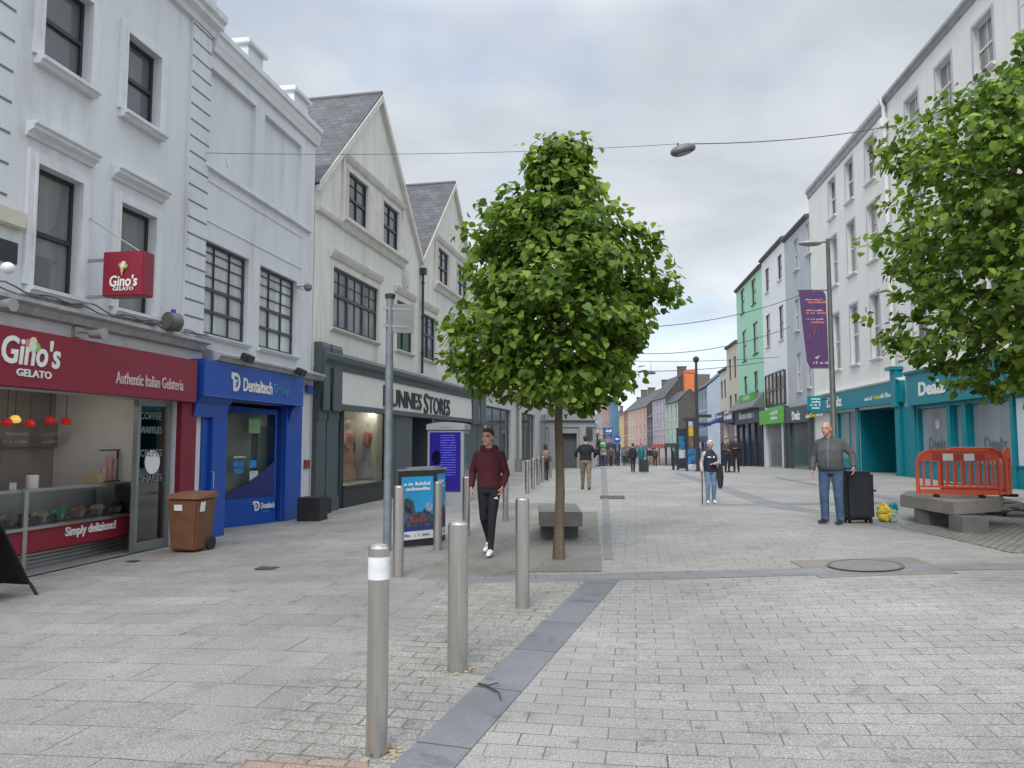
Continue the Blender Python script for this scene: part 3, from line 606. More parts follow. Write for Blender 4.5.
# things on the counter
p = F1.w(F1.s_(32, 484, -.6), zct, -.6); mb = MB(); mb.lathe(p, [(.075, 0), (.078, .02), (.078, .17), (.07, .175), (.02, .175)], 20); tag(part('paper_roll', mb, mat('white paper', (.7, .68, .63), .8), smooth=True), 'white paper roll standing on the gelato counter above the upright', 'paper roll')
p = F1.w(F1.s_(94, 482, -.6), zct, -.6); mb = MB(); mb.box(p+Vector((0, 0, .07)), (.22, .14, .14), -al); b_ = part('card_box', mb, mat('kraft', (.45, .33, .2), .8), bevel=.005); tag(b_, 'small brown box with a white label on the gelato counter', 'box')
p = F1.w(F1.s_(13, 484, -.6), zct, -.6); mb = MB(); mb.box(p+Vector((0, 0, .045)), (.08, .02, .09), -al+.2); tag(part('price_card', mb, white), 'small white card standing at the left of the gelato counter', 'card')
t = thing('cone_dispenser', 'clear dispenser with stacks of pink cups at the right end of the gelato counter', 'dispenser', F1.w(F1.s_(109, 480, -.7), zct, -.7))
mb = MB(); p = Vector(t.location)
for dx_, h_ in ((-.12, .24), (0, .40), (.11, .36)): mb.lathe(p+F1.d*dx_, [(.035, 0), (.04, .01), (.045, h_), (.02, h_)], 12)
part('cups', mb, mat('pink cups', (.62, .35, .33), .6), t, smooth=True)
mb = MB(); mb.box(p+Vector((0, 0, .5)), (.1, .36, .02), -al); mb.box(p+Vector((0, 0, .01)), (.12, .36, .02), -al); mb.box(p+F1.d*.18+Vector((0, 0, .25)), (.02, .02, .5), -al); part('stand', mb, blackf, t)
# glass side door panel and red pillar
a0_, a1_ = F1.s_(139.5, 480), F1.s_(173, 480)
dr = MB(); fw = .07; F1.box(dr, a0_, a0_+fw, zl, z_fb, -.14, -.06); F1.box(dr, a1_-fw, a1_, zl, z_fb, -.14, -.06); F1.box(dr, a0_+fw, a1_-fw, zl, zl+.16, -.139, -.061); F1.box(dr, a0_+fw, a1_-fw, z_fb-.09, z_fb, -.139, -.061)
do = part('glass_door', dr, mat('grey aluminium', (.33, .36, .36), .4, .6), B1)
mb = MB(); F1.quad(mb, a0_+fw, a1_-fw, zl+.16, z_fb-.09, -.10); part('pane', mb, glass('door glass', (.42, .48, .47), .12), do, fix=False)
mb = MB(); s, z = F1.px(152.5, 462, -.09); disc(F1, mb, s, z, -.095, .19, 32); part('round_sticker', mb, white, do)
mb = MB(); gm_ = mat('frosted letter', (.20, .24, .24), .6)
for k, (bd, v) in enumerate((('COFFEE', 416), ('WAFFLES', 430), ('CREPES', 453), ('SHAKES', 478))): text('x', F1, bd, F1.s_(156, v), F1.z_(156, v), -.096, gm_, None, w_=.55, h_=.11, mb=mb)
part('lettering', mb, gm_, do, fix=False)
mb = MB(); F1.box(mb, F1.s_(174.5, 480), F1.s_(190, 480), zl, z_fb-.002, -.2, .09); part('pillar', mb, redd, B1, bevel=.004)
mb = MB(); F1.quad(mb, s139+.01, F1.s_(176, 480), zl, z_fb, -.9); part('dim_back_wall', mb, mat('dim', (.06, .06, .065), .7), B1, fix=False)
# projecting sign
nA = F1.n; sH = F1.s_(101, 275, .35); 
Fh = Frame(F1.w(sH, 0, 0)[:2], F1.n, -F1.d)
t = thing('hanging_sign', "square red projecting sign reading Gino's Gelato with an ice cream cone, on brackets", 'sign', F1.w(sH, 4.2, 0))
zt, zb = F1.z_(103, 252.5, .35), F1.z_(103, 297, .35); Ls = zt-zb
o0 = Fh.s_(102.5, 275); o1 = Fh.s_(143, 275); 
mb = MB(); Fh.box(mb, o0, o1, zb, zt, -.24, 0); box_ = part('sign_box', mb, red, t, bevel=.01)
text('lettering', Fh, "Gino's", (o0+o1)/2+.02, zb+Ls*.33, 0, white, box_, w_=(o1-o0)*.68, h_=Ls*.26, bold=.02, shear=.1)
text('lettering', Fh, "GELATO", (o0+o1)/2+.02, zb+Ls*.15, 0, white, box_, w_=(o1-o0)*.5, h_=Ls*.08, bold=.01)
cone_logo(Fh, 123, 268, .10, .002, box_)
mb = MB(); Fh.box(mb, 0, o0, zt-.10, zt-.06, -.15, -.11); Fh.box(mb, 0, o0, zb+.0, zb+.04, -.15, -.11); mb.tube([F1.w(sH+.1, zt+.55, 0), Fh.w(o0+.5, zt, -.12)], .008, 6); part('bracket', mb, mat('galvanised', (.35, .36, .37), .5, .6), t)
# small fittings on the facade
al_b = MB(); a = F1.R(-14, 21, 208, 226, ur=5); F1.box(al_b, a[0], a[1], a[2], a[3], .002, .10); tag(part('alarm_box', al_b, mat('cream plastic', (.6, .56, .46), .5, var=.1), bevel=.02), 'cream alarm box on the wall left of the lower sash window', 'alarm box')
al_b = MB(); a = F1.R(-14, 16, 240, 262, ur=5); F1.box(al_b, a[0], a[1], a[2], a[3], .002, .03); tag(part('wall_plaque', al_b, mat('black plaque', (.03, .035, .04), .3), bevel=.004), 'dark rectangular plaque below the cream alarm box', 'plaque')
t = thing('dome_camera', 'white dome security camera on a wall arm under the dark plaque', 'security camera', F1.w(F1.s_(5, 268, .3), F1.z_(5, 268, .3), 0)); p = F1.w(F1.s_(8, 268, .3), F1.z_(8, 268, .3), .3)
mb = MB(); mb.ell(p, (.075, .075, .07)); part('dome', mb, white, t, smooth=True); mb = MB(); mb.tube([p, p-F1.n*.3], .02, 8); part('arm', mb, white, t)
t = thing('siren', 'round dark grey siren drum with a small blue top on the ledge by the quoins', 'siren', F1.w(F1.s_(172, 321, .3), F1.z_(172, 321, .3), .2)); p = F1.w(F1.s_(173, 322, .3), F1.z_(173, 322, .3), .3)
mb = MB(); mb.tube([p-F1.r*.12-F1.n*.04, p+F1.r*.1+F1.n*.03], .15, 24); part('drum', mb, mat('drum grey', (.12, .125, .11), .5, var=.2), t, bevel=.02); mb = MB(); mb.tube([p+F1.r*.1+F1.n*.03, p+F1.r*.115+F1.n*.035], .05, 16); part('cap', mb, white, t); mb = MB(); mb.lathe(p+Vector((0, 0, .15)), [(.04, 0), (.04, .05)], 12); part('beacon', mb, mat('blue beacon', (.03, .1, .4), .3), t)
spotm = mat('spot steel', (.5, .5, .5), .35, .7)
for u, v, wh in ((6, 305, 'at the left edge'), (98, 334, 'below the projecting sign')):
    p = F1.w(F1.s_(u, v, .35), F1.z_(u, v, .35), .35); t = thing('spotlight', 'small steel spotlight over the red fascia ' + wh, 'spotlight', p, 'spotlights over the red fascia')
    mb = MB(); mb.tube([p-F1.n*.12, p+F1.n*.1], [.05, .08], 14); part('lamp_head', mb, spotm, t); mb = MB(); mb.tube([p-F1.n*.1, p-F1.n*.33+Vector((0, 0, .04))], .015, 6); mb.box(p-F1.n*.32+Vector((0, 0, .03)), (.06, .14, .14), -al); part('bracket', mb, spotm, t)
mb = MB()
for k in range(3):
    pts = []
    for i in range(40):
        s = sA+(sB-sA)*i/39; pts.append(F1.w(s, zc+.16-.06*k+.03*math.sin(i*1.3+k*2)+.02*math.sin(i*.7), .10+.03*k))
    mb.tube(pts, .011, 6)
tag(part('cable', mb, mat('grey cable', (.14, .14, .14), .6)), 'bundle of thin cables running along the ledge over the red fascia', 'cables')

# ---------------- dental clinic building
F2 = F1; tA, tB = sB, F2.s_(312.5, 300)
B2 = thing('shop_building', 'pale blue-grey building with two blank recessed panels above the blue dental clinic shopfront', 'building', F2.w((tA+tB)/2, -.1))
wA = F2.R(201.5, 248.5, 237, 332.5); wB = F2.R(259.5, 296.5, 262, 349); wB = (wB[0], wB[1], wA[2], wA[3])
pA = F2.R(208.5, 256.5, 64, 166)+(.1,); pB = F2.R(264.5, 302, 110, 190)+(.1,); pB = (pB[0], pB[1], pA[2], pA[3], .1)
zs_b = F2.z_(250, 402.5); zs_t = F2.z_(250, 370)
rec = (F2.s_(222, 450), F2.s_(282, 450), -.12, zs_b, 1.4)
ldoor = (F2.s_(205, 450), F2.s_(213, 450), -.12, zs_b, .25)
mb = MB(); ztop = 9.0; F2.wall(mb, tA, tB, -.12, ztop, [wA, wB, pA, pB, rec], .2); F2.body(mb, tA, tB, -.12, ztop, 9)
F2.quad(mb, pA[0], pA[1], pA[2], pA[3], -.1); F2.quad(mb, pB[0], pB[1], pB[2], pB[3], -.1)
part('wall', mb, wallA, B2)
gf = mat('slate grey frame', (.045, .055, .065), .4)
for r_ in (wA, wB):
    window(B2, F2, r_, gf, gl_blind, dep=.14, bw=.06, mid=None, cross=(.64, .79, .9), lay=[(0, 1, .5, .5, .03), (.33, .33, .28, .5, .025), (.66, .66, .28, .5, .025), (0, 1, .26, .26, .03), (.33, .33, .5, .98, .006), (.66, .66, .5, .98, .006), (.33, .33, .02, .26, .006), (.66, .66, .02, .26, .006)], sill=trimA, sillh=.08)
mb = MB(); F2.prof(mb, tA+.02, tB+.06, [(0.001, 8.72), (.06, 8.72), (.08, 8.82), (.10, 8.88), (.12, 9.0), (.16, 9.03), (.16, 9.14), (.0, 9.2), (-.3, 9.2), (-.3, 8.9), (0.001, 8.9)]); cor = part('cornice', mb, trimA, B2)
for u0, u1 in ((242, 262), (290, 308)):
    a, b = F2.s_(u0, 80), F2.s_(u1, 100); mb = MB(); F2.box(mb, a+.1, b-.1, 9.19, 9.48, -.3, .06); F2.box(mb, a+.02, b-.02, 9.48, 9.57, -.35, .13); F2.box(mb, a+.06, b-.06, 9.57, 9.61, -.3, .09); part('pedestal', mb, trimA, B2, bevel=.01)
mb = MB(); zb_ = F2.z_(250, 193); F2.prof(mb, F2.s_(203.5, 165), tB-.25, [(0.001, zb_-.06), (.07, zb_-.04), (.07, zb_+.05), (0.001, zb_+.08)]); part('string_course', mb, trimA, B2)
mb = MB(); a = F2.R(205, 303, 178, 203); F2.box(mb, a[0], a[1], a[3]-.02, a[3], .001, .015); F2.box(mb, a[0], a[1], a[3]-.75, a[3]-.73, .001, .015); part('panel_line', mb, trimA, B2)
# plaster ornament
mb = MB(); s, z = F2.px(233, 162); disc(F2, mb, s, z, -.098, .07, 16, .01, .1); part('roundel', mb, trimA, B2)
# blue shopfront
blue = mat('royal blue paint', (.010, .075, .40), .35, var=.06, nscale=2); blued = mat('blue door', (.008, .06, .33), .4)
sg = (F2.s_(204, 380, .28), F2.s_(303.5, 395, .28))
mb = MB(); F2.box(mb, sg[0], sg[1], zs_b, zs_t, .003, .28); fas = part('fascia', mb, blue, B2, bevel=.006)
mb = MB(); F2.box(mb, sg[0]+.05, sg[1]-.05, zs_t-.03, zs_t-.015, .28, .284); F2.box(mb, sg[0]+.05, sg[1]-.05, zs_b+.015, zs_b+.03, .28, .284); part('fascia_line', mb, mat('light blue line', (.05, .15, .55), .4), fas)
txt_px(F2, 'lettering', 'Dentaltech', 243, 272, 380, 393, .28, white, fas, bold=.02)
txt_px(F2, 'lettering', 'Group', 273, 289, 384.5, 396.5, .28, mat('teal letter', (.06, .28, .42), .5), fas)
def dlogo(F, u, v, h, o, parent):
    s, z = F.px(u, v, o); c0 = F.w(s, z, o+.003); m_ = MB(); up = Vector((0, 0, 1))
    outer = [(-.45, .5), (.05, .5)]+[(.05+.42*math.cos(a), .5*math.sin(a)) for a in [PI/2-PI*i/10 for i in range(1, 10)]]+[(.05, -.5), (-.22, -.5), (-.28, .1), (-.45, .18)]
    inner = [(-.18, .3), (.02, .3)]+[(.02+.24*math.cos(a), .3*math.sin(a)) for a in [PI/2-PI*i/8 for i in range(1, 8)]]+[(.02, -.3), (-.06, -.3)]
    P = lambda q: c0+F.r*(q[0]*h)+up*(q[1]*h)
    m_.prism([P(q) for q in outer], F.n*.008); part('emblem', m_, white, parent)
    m_ = MB(); m_.prism([P(q)+F.n*.009 for q in inner], F.n*.004); part('emblem_inner', m_, blue, parent)
    m_ = MB(); m_.prism([P(q)+F.n*.014 for q in ((-.32, .12), (.12, .12), (.12, .02), (-.04, .02), (-.04, -.26), (-.14, -.26), (-.14, .02), (-.32, .02))], F.n*.004); part('emblem_letter', m_, white, parent)
dlogo(F2, 235.5, 382, .34, .28, fas)
mb = MB(); F2.prof(mb, tA+.02, tB-.02, [(0.001, zs_t), (.30, zs_t+.01), (.34, zs_t+.07), (.38, zs_t+.10), (.38, zs_t+.14), (.1, zs_t+.22), (0.001, zs_t+.24)]); part('ledge', mb, mat('weathered ledge', (1, 1, 1)), B2)
mb 
for k_, (a, b, o1_, br) in enumerate(((F2.s_(207, 450), F2.s_(221.5, 450), .10, (sg[0], F2.s_(220, 450))), (F2.s_(282, 450), F2.s_(298, 450), .09, (F2.s_(284, 450), sg[1])), (F2.s_(200, 450), F2.s_(206.9, 450), .03, None))):
    mb = MB(); F2.box(mb, a, b, -.12, zs_b-.002, -.02, o1_)
    if br: F2.prof(mb, br[0], br[1], [(.101, zs_b), (.26, zs_b), (.16, zs_b-.12), (.101, zs_b-.35)])
    part('pilaster', mb, blue, B2, bevel=.006)

# recessed door and angled shop window
a_, b_ = rec[0], rec[1]; zb0 = -.12
mb = MB(); F2.quad(mb, a_, b_, zb0, zs_b, -1.39); F2.quad(mb, a_, b_, zb0+.01, zb0+.012, -.2); mb.poly([F2.w(a_, zs_b-.1, 0), F2.w(b_, zs_b-.1, 0), F2.w(b_, zs_b-.1, -1.39), F2.w(a_, zs_b-.1, -1.39)]); mb.poly([F2.w(a_+.01, zb0, 0), F2.w(a_+.01, zs_b, 0), F2.w(a_+.01, zs_b, -1.39), F2.w(a_+.01, zb0, -1.39)]); mb.poly([F2.w(b_-.01, zb0, 0), F2.w(b_-.01, zs_b, 0), F2.w(b_-.01, zs_b, -1.39), F2.w(b_-.01, zb0, -1.39)]); part('recess', mb, blued, B2)
Fw = Frame(F2.w(a_+.35, 0, -.75)[:2], (F2.w(b_-.15, 0, -.05)-F2.w(a_+.35, 0, -.75))[:2], F2.n)
lw = (F2.w(b_-.15, 0, -.05)-F2.w(a_+.35, 0, -.75)).length; zst = F2.z_(255, 497, -.3)
mb = MB(); e = .05
Fw.box(mb, 0, e, zb0, zs_b-.1, -.05, 0); Fw.box(mb, lw-e, lw, zb0, zs_b-.1, -.05, 0); Fw.box(mb, e, lw-e, zs_b-.2, zs_b-.1, -.05, -.001); Fw.box(mb, e, lw-e, zb0, zst, -.05, -.001)
win = part('shop_window', mb, blue, B2)
mb = MB(); Fw.quad(mb, e, lw-e, zst, zs_b-.2, -.02); part('pane', mb, glass('clinic glass', (.85, .9, .88), .0), win, fix=False)
mb = MB(); Fw.quad(mb, 0, lw, zb0, zs_b-.1, -.3); Fw.quad(mb, 0, lw, zst-.02, zst-.019, -.3); part('display_back', mb, mat('clinic inside', (.5, .52, .47), .8, var=.2, nscale=1.5), win, fix=False)
# navy sweep at the foot of the glass with the logo
mb = MB(); P_ = [Fw.w(e, zst, .004), Fw.w(lw-e, zst, .004), Fw.w(lw-e, zst+.75, .004)]+[Fw.w(lw-e-(lw-2*e)*i/8, zst+.75-.72*(1-(1-i/8)**2), .004) for i in range(1, 9)]
mb.prism(P_, Fw.n*.002); part('window_film', mb, mat('navy film', (.02, .03, .16), .4), win)
dlogo(Fw, 256, 506, .2, .004, win); txt_px(Fw, 'lettering', 'Dentaltech', 261, 274, 502, 508, .008, white, win, bold=.01); txt_px(Fw, 'lettering', 'Group', 261, 268, 509.5, 513.5, .008, mat('teal letter', (0, 0, 0)), win)
mb = MB(); s, z = Fw.px(260, 452, -.3); Fw.box(mb, s-.25, s+.25, z-.9, z+.55, -.34, -.30); pst = part('poster', mb, mat('dark poster', (.05, .07, .10), .4, var=.9, nscale=4), win)
for u, v, w__, h__, c_ in ((253.5, 464, .18, .16, (.03, .3, .65)), (239, 464, .26, .12, (.03, .25, .6)), (239, 471, .22, .1, (.5, .12, .05)), (254, 483, .22, .5, (.6, .62, .6)), (240, 457, .3, .04, (.6, .6, .6)), (255, 426, .3, .3, (.25, .5, .2))):
    s, z = Fw.px(u, v); mb = MB(); Fw.box(mb, s-w__/2, s+w__/2, z-h__/2, z+h__/2, -.016, -.012); part('sticker', mb, mat('st%g' % u, c_, .5, var=.3, nscale=20), win)
mb = MB(); Fd = Frame(F2.w(a_+.02, 0, -.05)[:2], (F2.w(a_+.33, 0, -.72)-F2.w(a_+.02, 0, -.05))[:2], F2.n); ld = (F2.w(a_+.33, 0, -.72)-F2.w(a_+.02, 0, -.05)).length
Fd.box(mb, 0, ld, zb0, zs_b-.15, -.05, 0); Fd.box(mb, .1, ld-.1, .2, 1.1, 0, .02); Fd.box(mb, .1, ld-.1, 1.25, zs_b-.4, 0, .02); d_ = part('door', mb, blued, B2, bevel=.005); mb = MB(); s = .12; mb.tube([Fd.w(s, .85, .0), Fd.w(s, .85, .06), Fd.w(s, 1.25, .06), Fd.w(s, 1.25, .0)], .012, 8); part('handle', mb, chrome, d_)
s, z = F2.px(211, 480, .1); mb = MB(); mb.tube([F2.w(s, z-.15, .10), F2.w(s, z-.15, .15), F2.w(s, z+.15, .15), F2.w(s, z+.15, .10)], .012, 8); part('handle', mb, chrome, B2)
for u, v, wh in ((247.5, 358, 'left'), (301, 372, 'right')):
    p = F2.w(F2.s_(u, v, .45), F2.z_(u, v, .45), .45); t = thing('floodlight', 'black floodlight above the blue fascia, at its %s' % ('middle' if u < 260 else 'right end'), 'floodlight', p, 'floodlights above the blue fascia')
    mb = MB(); mb.box(p, (.16, .26, .14), -al, Matrix.Rotation(.5, 3, 'Y')); part('lamp_head', mb, blackf, t, bevel=.015); mb = MB(); mb.tube([p, p-F2.n*.25+Vector((0, 0, -.1)), p-F2.n*.44+Vector((0, 0, -.1))], .014, 6); part('bracket', mb, spotm, t)
a = F2.R(304.5, 311, 385, 393, ur=305); mb = MB(); F2.box(mb, a[0], a[1], a[2], a[3], .002, .08); tag(part('wall_box', mb, mat('blue box', (.03, .1, .45), .4), bevel=.01), 'small blue alarm box on the white wall strip between the clinic and the department store', 'alarm box')
a = F2.R(303.5, 308.5, 460, 468, ur=304); mb = MB(); F2.box(mb, a[0], a[1], a[2], a[3], .002, .05); tag(part('wall_box', mb, mat('red box', (.25, .05, .04), .6), bevel=.01), 'small faded red box on the wall strip right of the blue shopfront', 'service box')
# wire camera and satellite gear at the corner
p = F2.w(F2.s_(308, 286, .3), F2.z_(308, 286, .3), .3); t = thing('wall_lantern', 'cluttered grey bracket with a small lamp on the corner beside the gable', 'bracket lamp', p)
mb = MB(); mb.tube([p-F2.n*.3, p], .02, 8); mb.box(p-F2.n*.2+Vector((0, 0, -.05)), (.06, .3, .03), -al); part('bracket', mb, spotm, t); mb = MB(); mb.lathe(p+Vector((0, 0, -.12)), [(.04, 0), (.09, .06), (.09, .13), (.03, .18)], 12); part('lamp_head', mb, mat('green grey', (.16, .17, .14), .6), t)
# ---------------- department store with two gables
F3 = Frame((-8.41, 0), (.205, 1), (1, -.205))
wallD = mat('cream render', (.70, .69, .645), .8, var=.07, nscale=2, streak=1, dirt=.42, bump=.15, bscale=25); trimD = mat('cream trim', (.63, .615, .57), .7, var=.1, dirt=.25)
g0, gm1, g1 = F3.s_(313.5, 300), None, F3.s_(420, 300); g2 = g1+(g1-g0)*1.0
s2e = F3.s_(481, 300)
B3 = thing('department_store', 'cream building with two slate-roofed gables over a white fascia reading DUNNES STORES', 'building', F3.w(g1, -.05))
zg = 7.55; zsill = F3.z_(350, 402); 
d1 = F3.R(347.7, 367.5, 170, 221); d2 = F3.R(382.5, 398.5, 201, 241); d2 = (d2[0], d2[1], d1[2], d1[3])
d3 = F3.R(332, 378, 265.5, 326.5); d4 = F3.R(395.8, 412.3, 301, 349); d4 = (d4[0], d4[1], d3[2], d3[3])
e1 = F3.R(437.5, 448.4, 246, 280); e1 = (e1[0], e1[1], d1[2], d1[3]); e2 = F3.R(456.5, 467, 262, 290); e2 = (e2[0], e2[1], d1[2], d1[3])
e3 = F3.R(422, 435, 314, 357); e3 = (e3[0], e3[1], d3[2], d3[3]); e4 = F3.R(447.6, 458, 330, 370); e4 = (e4[0], e4[1], d3[2], d3[3])
zf_b = F3.z_(400, 411.5); zf_t = F3.z_(400, 385); zc_ = F3.z_(400, 376)
foot = F3.z_(421, 262); apex = F3.z_(378, 98)
print('dunnes', g0, g1, s2e, foot, apex, zf_b, zf_t, d1, d3)
dw = (F3.s_(342, 450), F3.s_(386, 450), F3.z_(342, 498), F3.z_(342, 407)-.0, .3); dw = (dw[0], dw[1], .42, zf_b-.05, .3)
gd = (F3.s_(327.5, 450), F3.s_(341, 450), -.1, zf_b-.05, .3); ent = (F3.s_(410, 450), F3.s_(432, 450), -.1, zf_b-.05, 1.6); gx = (F3.s_(434, 450), F3.s_(466, 450), -.1, zf_b-.05, .3)
GE = 2*g1-g0
mb = MB(); F3.wall(mb, g0, GE, -.12, foot, [d1, d2, d3, d4, e1, e2, e3, e4, dw, gd, ent, gx], .18)
# upper windows rise above the gable feet, so the gables are cut round them
def gable(mb, a, b, z0, za, wins):
    m_ = (a+b)/2; fz = lambda s: z0+(za-z0)*(1-abs(s-m_)/((b-a)/2)); top = max(w_[3] for w_ in wins)
    xs = sorted({a, b, m_, *[x for w_ in wins for x in w_[:2]]})
    for x0, x1 in zip(xs, xs[1:]):
        mid = (x0+x1)/2; inw = any(w_[0] < mid < w_[1] for w_ in wins)
        lo = top if inw else z0
        mb.poly([F3.w(x0, lo), F3.w(x1, lo), F3.w(x1, max(lo, fz(x1))), F3.w(x0, max(lo, fz(x0)))] if fz(x0) > lo+.01 and fz(x1) > lo+.01 else ([F3.w(x0, lo), F3.w(x1, lo), F3.w(x1, fz(x1))] if fz(x1) > fz(x0) else [F3.w(x0, lo), F3.w(x1, lo), F3.w(x0, fz(x0))]))
gable(mb, g0, g1, foot, apex, [d1, d2]); gable(mb, g1, GE, foot, apex, [e1, e2])
F3.body(mb, g0, GE, -.12, foot, 11, top=False)
for a, b in ((g0, g1), (g1, GE)): mb.poly([F3.w(a, foot, -11), F3.w(b, foot, -11), F3.w((a+b)/2, apex, -11)])
part('wall', mb, wallD, B3)
for a, b in ((g0, g1), (g1, GE)):
    m_ = (a+b)/2; mb = MB(); k = .12; up = .05
    for x in (a, b):
        sg_ = -1 if x == a else 1
        e_ = Vector(F3.w(x+sg_*0, foot+.02, .10)); f_ = Vector(F3.w(x, foot+.02, -11.1)); r0_ = F3.w(m_, apex+.10, .10); r1_ = F3.w(m_, apex+.10, -11.1)
        roof_plane(mb, e_, f_, r1_, r0_, .07)
    rf = roof_part('roof', mb, B3)
    mb = MB() # raking verge boards
    for x in (a, b):
        p0, p1 = F3.w(x, foot-.12, .002), F3.w(m_, apex-.10, .002)
        mb.prism([p0, p1, p1+Vector((0, 0, .22)), p0+Vector((0, 0, .22))], F3.n*.13)
    part('verge', mb, trimD, rf)
    mb = MB(); cap = [F3.w(m_, apex+.16, .1), F3.w(m_, apex+.16, -11)]; mb.tube(cap, .09, 8); part('ridge', mb, mat('ridge tile', (.12, .12, .12), .7), rf)
def lining(root, F, r_, dep, m_, o=0):
    a, b, c, d = r_[:4]
    for x0, x1 in ((a-.06, a+.012), (b-.012, b+.06)): mb = MB(); F.box(mb, x0, x1, c, d, -dep, o+.004); part('lining', mb, m_, root)
navy = mat('dark blue sash', (.03, .04, .06), .4)
for r_ in (d1, d2, e1, e2): window(B3, F3, r_, navy, gl_dark, dep=.09, bw=.06, mid=.5, vb=1, cross=(.78,), sill=None, sur=trimD, sw=.07, so=.03, lay=[(.5, .5, 0, 1, .02)])
window(B3, F3, d3, navy, gl_curt, dep=.09, bw=.07, mid=.55, vb=5, cross=(.78,), sill=trimD, sur=trimD, sw=.08, so=.03, lay=[(.333, .333, 0, 1, .05), (.666, .666, 0, 1, .05)])
for r_ in (d4, e3, e4): window(B3, F3, r_, navy, gl_dark, dep=.09, bw=.06, mid=.55, vb=1, cross=(.78,), sill=trimD, sur=trimD, sw=.06, so=.03, lay=[(.5, .5, 0, 1, .035)])
for (wl, wr) in ((d1, d2), (e1, e2)):
    mb = MB(); F3.box(mb, wl[1]+.12, wr[0]-.12, wl[2], wl[3], .001, .03); F3.box(mb, wl[1]+.22, wr[0]-.22, wl[2]+.12, wl[3]-.12, .03, .045); part('blank_panel', mb, trimD, B3)
    mb = MB(); z_ = wl[3]+.25; a = wl[0]-.45; b = wr[1]+.45
    F3.prof(mb, a, b, [(.001, z_-.05), (.06, z_-.03), (.1, z_+.05), (.12, z_+.12), (.001, z_+.14)])
    z_ = wl[2]; F3.prof(mb, a-.05, b+.05, [(.001, z_-.32), (.07, z_-.3), (.12, z_-.15), (.2, z_-.1), (.2, z_-.01), (.001, z_+.01)])
    F3.box(mb, a+.05, a+.16, wl[2]+.01, wl[3]+.2, .001, .06); F3.box(mb, b-.16, b-.05, wl[2]+.01, wl[3]+.2, .001, .06)
    part('window_band', mb, trimD, B3)
mb = MB()
for r_ in (d3, d4, e3, e4): mb = MB(); z_ = r_[3]+.2; F3.prof(mb, r_[0]-.18, r_[1]+.18, [(.001, z_), (.05, z_+.02), (.1, z_+.12), (.12, z_+.2), (.001, z_+.22)]); part('hood', mb, trimD, B3)
z_ = F3.z_(320, 212); mb = MB(); F3.prof(mb, g0, F3.s_(342, 225), [(.001, z_-.05), (.08, z_-.02), (.1, z_+.08), (.001, z_+.12)]); part('string_course', mb, trimD, B3)
s, z = F3.px(405.5, 280); mb = MB(); disc(F3, mb, s, z, .001, .30, 24, .06, .36); disc(F3, mb, s, z, .062, .2, 24, .03, .25); part('medallion', mb, trimD, B3)
s = g1; dp = MB(); dp.tube([F3.w(s, zc_+.25, .1), F3.w(s, foot-.4, .1)], .045, 10); dp.box(F3.w(s, foot-.35, .12), (.2, .2, .22), -.2)
for k in range(3): dp.tube([F3.w(s, zc_+.9+k*1.2, .1), F3.w(s, zc_+1.0+k*1.2, .1)], .06, 10)
part('downpipe', dp, mat('black iron', (.02, .02, .022), .4), B3)
# shopfront
gry = mat('slate green paint', (.075, .10, .11), .45, var=.08); fw_ = mat('white fascia', (.74, .73, .69), .5, var=.03); tb = mat('dark letter', (.035, .04, .045), .5)
lining(B3, F3, ent, .69, gry); lining(B3, F3, gx, .14, gry); lining(B3, F3, gd, .05, gry)
fe = F3.s_(475.5, 420); mb = MB(); F3.prof(mb, g0+.1, fe+.6, [(.001, zf_t), (.24, zf_t), (.26, zf_t+.14), (.36, zf_t+.2), (.38, zf_t+.32), (.30, zf_t+.36), (.001, zf_t+.5)]); part('shop_cornice', mb, gry, B3)
mb = MB(); F3.box(mb, F3.s_(334, 385), fe, zf_b, zf_t-.002, .002, .2); fas = part('fascia', mb, fw_, B3)
mb = MB(); F3.box(mb, F3.s_(334, 385), fe, zf_b-.14, zf_b-.002, .002, .23); part('lintel', mb, gry, fas)
def bigtext(body, u0, u1, v0t, v0b, hh=1.0):
    a, b = F3.s_(u0, 400, .2), F3.s_(u1, 400, .2); zt, zb = F3.z_(u0, v0t, .2), F3.z_(u0, v0b, .2)
    text('lettering', F3, body, (a+b)/2, (zt+zb)/2, .2, tb, fas, w_=abs(b-a), h_=(zt-zb), bold=.008, ext=.04)
for bd, u0, u1, t_, b_ in (('D', 383, 390.2, 385.0, 406), ('UNNES', 390.8, 421, 388.5, 406.5), ('S', 423.5, 427.8, 393, 413.5), ('TORES', 428.3, 449.3, 396, 413.5)): bigtext(bd, u0, u1, t_, b_)
def pil(u0, u1, big=True):
    mb = MB(); a, b = F3.s_(u0, 450), F3.s_(u1, 450); F3.box(mb, a, b, -.1, zf_t, .002, .12); 
    if big:
        F3.prof(mb, a+.02, b-.02, [(.12, zf_b-.5), (.15, zf_b-.4), (.17, zf_b+.1), (.22, zf_t+.1), (.22, zf_t+.5), (.19, zf_t+.6), (.002, zf_t+.6)]); F3.box(mb, a+.08, b-.08, zf_b-.2, zf_t+.4, .2, .25)
    F3.box(mb, a-.03, b+.03, -.1, .25, .12, .15); part('pilaster', mb, gry, B3, bevel=.006)
pil(311.5, 321); pil(321.8, 333.5); pil(386.5, 391, False); pil(391.5, 408.5, False); pil(466.5, 474); pil(474.5, 481)
mb = MB(); F3.box(mb, dw[0], dw[1], -.1, .42, .001, .06); F3.box(mb, dw[0], dw[1], .42, .47, .001, .1); F3.box(mb, dw[0], dw[0]+.06, .47, dw[3], -.1, .02); F3.box(mb, dw[1]-.06, dw[1], .47, dw[3], -.1, .02); F3.box(mb, gd[0], gd[0]+.08, -.1, gd[3], -.1, .02); F3.box(mb, gd[0]+.08, gd[1], -.1, .05, -.1, .02)
